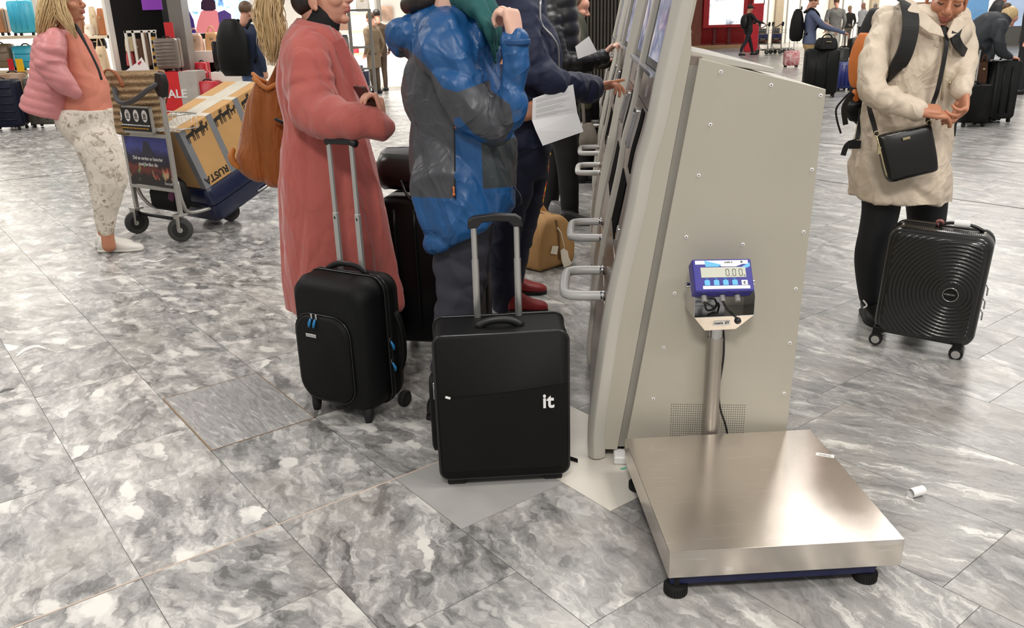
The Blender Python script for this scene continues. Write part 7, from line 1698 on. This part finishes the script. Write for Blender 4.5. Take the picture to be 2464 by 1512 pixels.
bcase('blue_soft_suitcase', 'royal blue suitcase beside the very large black one', 2012, 150, 2050, 220, 16.2, C(32, 42, 110), floor=True, dep=.3, ribs=3, group=GR)
bcase('dark_trolley_case', 'dark grey trolley case with raised handle behind the blue suitcase', 2010, 116, 2036, 206, 17.6, C(52, 52, 50), floor=True, dep=.28, group=GR, tele=.3)
bcase('floral_suitcase', 'small red suitcase with white flowers on the open floor', 1888, 122, 1923, 162, 24.1, mat('red_floral', srgb(176, 34, 56), .5, col2=srgb(236, 206, 204), vs=14), floor=True, dep=.22, group='loose cases on the open floor', tele=.35)
fig('man in grey sweater seen from behind', gp(2000, 145), R(80), 1.84, cl(118, 116, 112), cl(196, 190, 178), BROWNHAIR)
fig('blonde person in dark grey top and light trousers seen from behind', gp(2036, 114), R(100), 1.66, cl(56, 54, 50), cl(150, 140, 126), BLONDE)
fig('bald man in a loose white shirt', gp(2068, 114), R(200), 1.78, cl(232, 232, 234), cl(60, 60, 66), GREYHAIR, nohair=True)
fig('grey haired person in black jacket seen from behind', gp(2096, 112), R(80), 1.72, CB, CB, GREYHAIR)
bcase('black_orange_bag', 'black wheeled bag with raised silver handle by the white shirt', 2046, 92, 2074, 120, 27.5, C(30, 28, 26), floor=True, dep=.3, group='loose cases on the open floor', tele=.45)
# right edge
Y = 11.1; M_BENDJ = cl(44, 48, 54)
wb_ = person('person', 'person in dark jacket bending over a tall black suitcase', gp(2348, 285))
mb = MB(); limb(mb, [(2338, 112, Y, 24), (2350, 88, Y, 32), (2376, 66, Y, 34), (2404, 54, Y, 27), (2418, 46, Y, 16)], 5); limb(mb, [(2350, 128, Y, 26), (2356, 104, Y, 28)], 3)
limb(mb, [(2408, 62, Y-.18, 16), (2404, 98, Y-.22, 14), (2412, 126, Y-.2, 12), (2432, 136, Y-.1, 8)], 5); limb(mb, [(2396, 66, Y+.16, 16), (2380, 104, Y+.1, 14), (2374, 142, Y-.1, 10)], 5)
me = remesh(mb, .014, 3); folds(me, .012, (10, 10, 10), 6); part(wb_, 'jacket', me, M_BENDJ)
mb = MB(); limb(mb, [(2344, 125, Y-.06, 24), (2338, 185, Y-.06, 17), (2340, 240, Y-.06, 13), (2342, 278, Y-.06, 10)], 5); limb(mb, [(2352, 125, Y+.1, 24), (2358, 185, Y+.12, 17), (2360, 275, Y+.12, 10)], 5); part(wb_, 'trousers', remesh(mb, .014, 3), CB)
hm, T, HM = head(px(2426, 44, Y), (.75, -.3, -.8), s=.95, simple=True, voxel=.008); h1 = hand(px(2434, 138, Y-.1), (.9, -.1, -.2), (0, 0, -1), 1, 1.0, voxel=.006)
core = MB(); limb(core, [(2345, 118, Y, 14), (2376, 68, Y, 18), (2410, 52, Y, 9), (2424, 48, Y, 8)], 4); limb(core, [(2404, 62, Y-.05, 9), (2406, 98, Y-.2, 8), (2414, 126, Y-.2, 7), (2434, 138, Y-.1, 5)], 4)
part(wb_, 'body', joinmesh([hm, h1, remesh(core, .014, 2)], 'body'), SKIN)
mb = MB(); mb.ball(T((-.035, 0, .045)), (.1, .085, .095), 16, 10, HM); part(wb_, 'hair', mb, BLONDE); mb = MB(); mb.ball(T((-.13, 0, .08)), (.05, .04, .05), 14, 8, HM); part(wb_, 'hair_bun', mb, BROWNHAIR)
for cx_, dy in ((2342, -.06), (2360, .12)):
    a = px(cx_, 285, Y+dy); shoe(wb_, (a.x-.08, Y+dy, 0), (a.x+.18, Y+dy-.04, 0), .1, .1, M_BLACK, M_RUBBER)
bcase('tall_black_suitcase', 'tall dark grey suitcase under the hands of the bending person', 2378, 146, 2438, 296, 10.95, C(30, 31, 31), floor=True, dep=.3, ribs=2, group='cases of the bending person')
bcase('low_black_suitcase', 'black spinner suitcase with silver handle before the bending person', 2312, 205, 2378, 302, 10.6, C(12, 12, 12), floor=True, dep=.28, group='cases of the bending person', tele=.42)
bagobj('brown_pouch', 'brown leather pouch hanging at the bending person', 2346, 150, 2370, 200, 10.9, C(70, 44, 30), 'carry bags', True, .1)
fig('person standing in dark clothes at the far right', gp(2452, 226), R(160), 1.78, cl(30, 30, 32), cl(24, 26, 32), DARKHAIR)
fig('person in black jacket standing behind the bending person', px(2388, 100, 14.0), R(150), 1.8, cl(30, 31, 36), CB, BROWNHAIR)
# shop side
r_, T, HM, s = fig('person in dark jacket and jeans with black backpack near the shop', px(628, 330, 11.6), R(60), 1.74, cl(34, 46, 74), cl(92, 116, 156), BROWNHAIR)
bk8 = thing('shop_backpack', 'large black backpack worn by the person facing the shop', 'backpack', r_.location, R(60)); MB().loft([ring(Vector((-.29, 0, z)), Vector((rx, 0, 0)), Vector((0, ry, 0)), 20, 2.5) for z, rx, ry in ((.84, .1, .17), (.92, .16, .21), (1.1, .17, .22), (1.32, .15, .21), (1.48, .09, .15), (1.54, .04, .09))]).obj('body', M_NYLON, bk8, True)
for y_ in (-.13, .13): MB().tube([Vector(p) for p in spline([(-.14, y_, 1.42), (-.02, y_, 1.52), (.14, y_, 1.36), (.12, y_, 1.15), (-.1, y_*1.2, 1.0)], 5)], .022, 8, flat=.4).obj('shoulder_strap', M_NYLON, bk8, True)
fig('shopper in beige coat behind the security gate', px(898, 120, 18.9), R(150), 1.68, cl(128, 108, 84), cl(90, 74, 58), BROWNHAIR, long_top=.25)
fig('shopper in brown jacket beside the white pillar', px(913, 120, 19.6), R(120), 1.74, cl(84, 66, 50), cl(86, 66, 52), DARKHAIR)
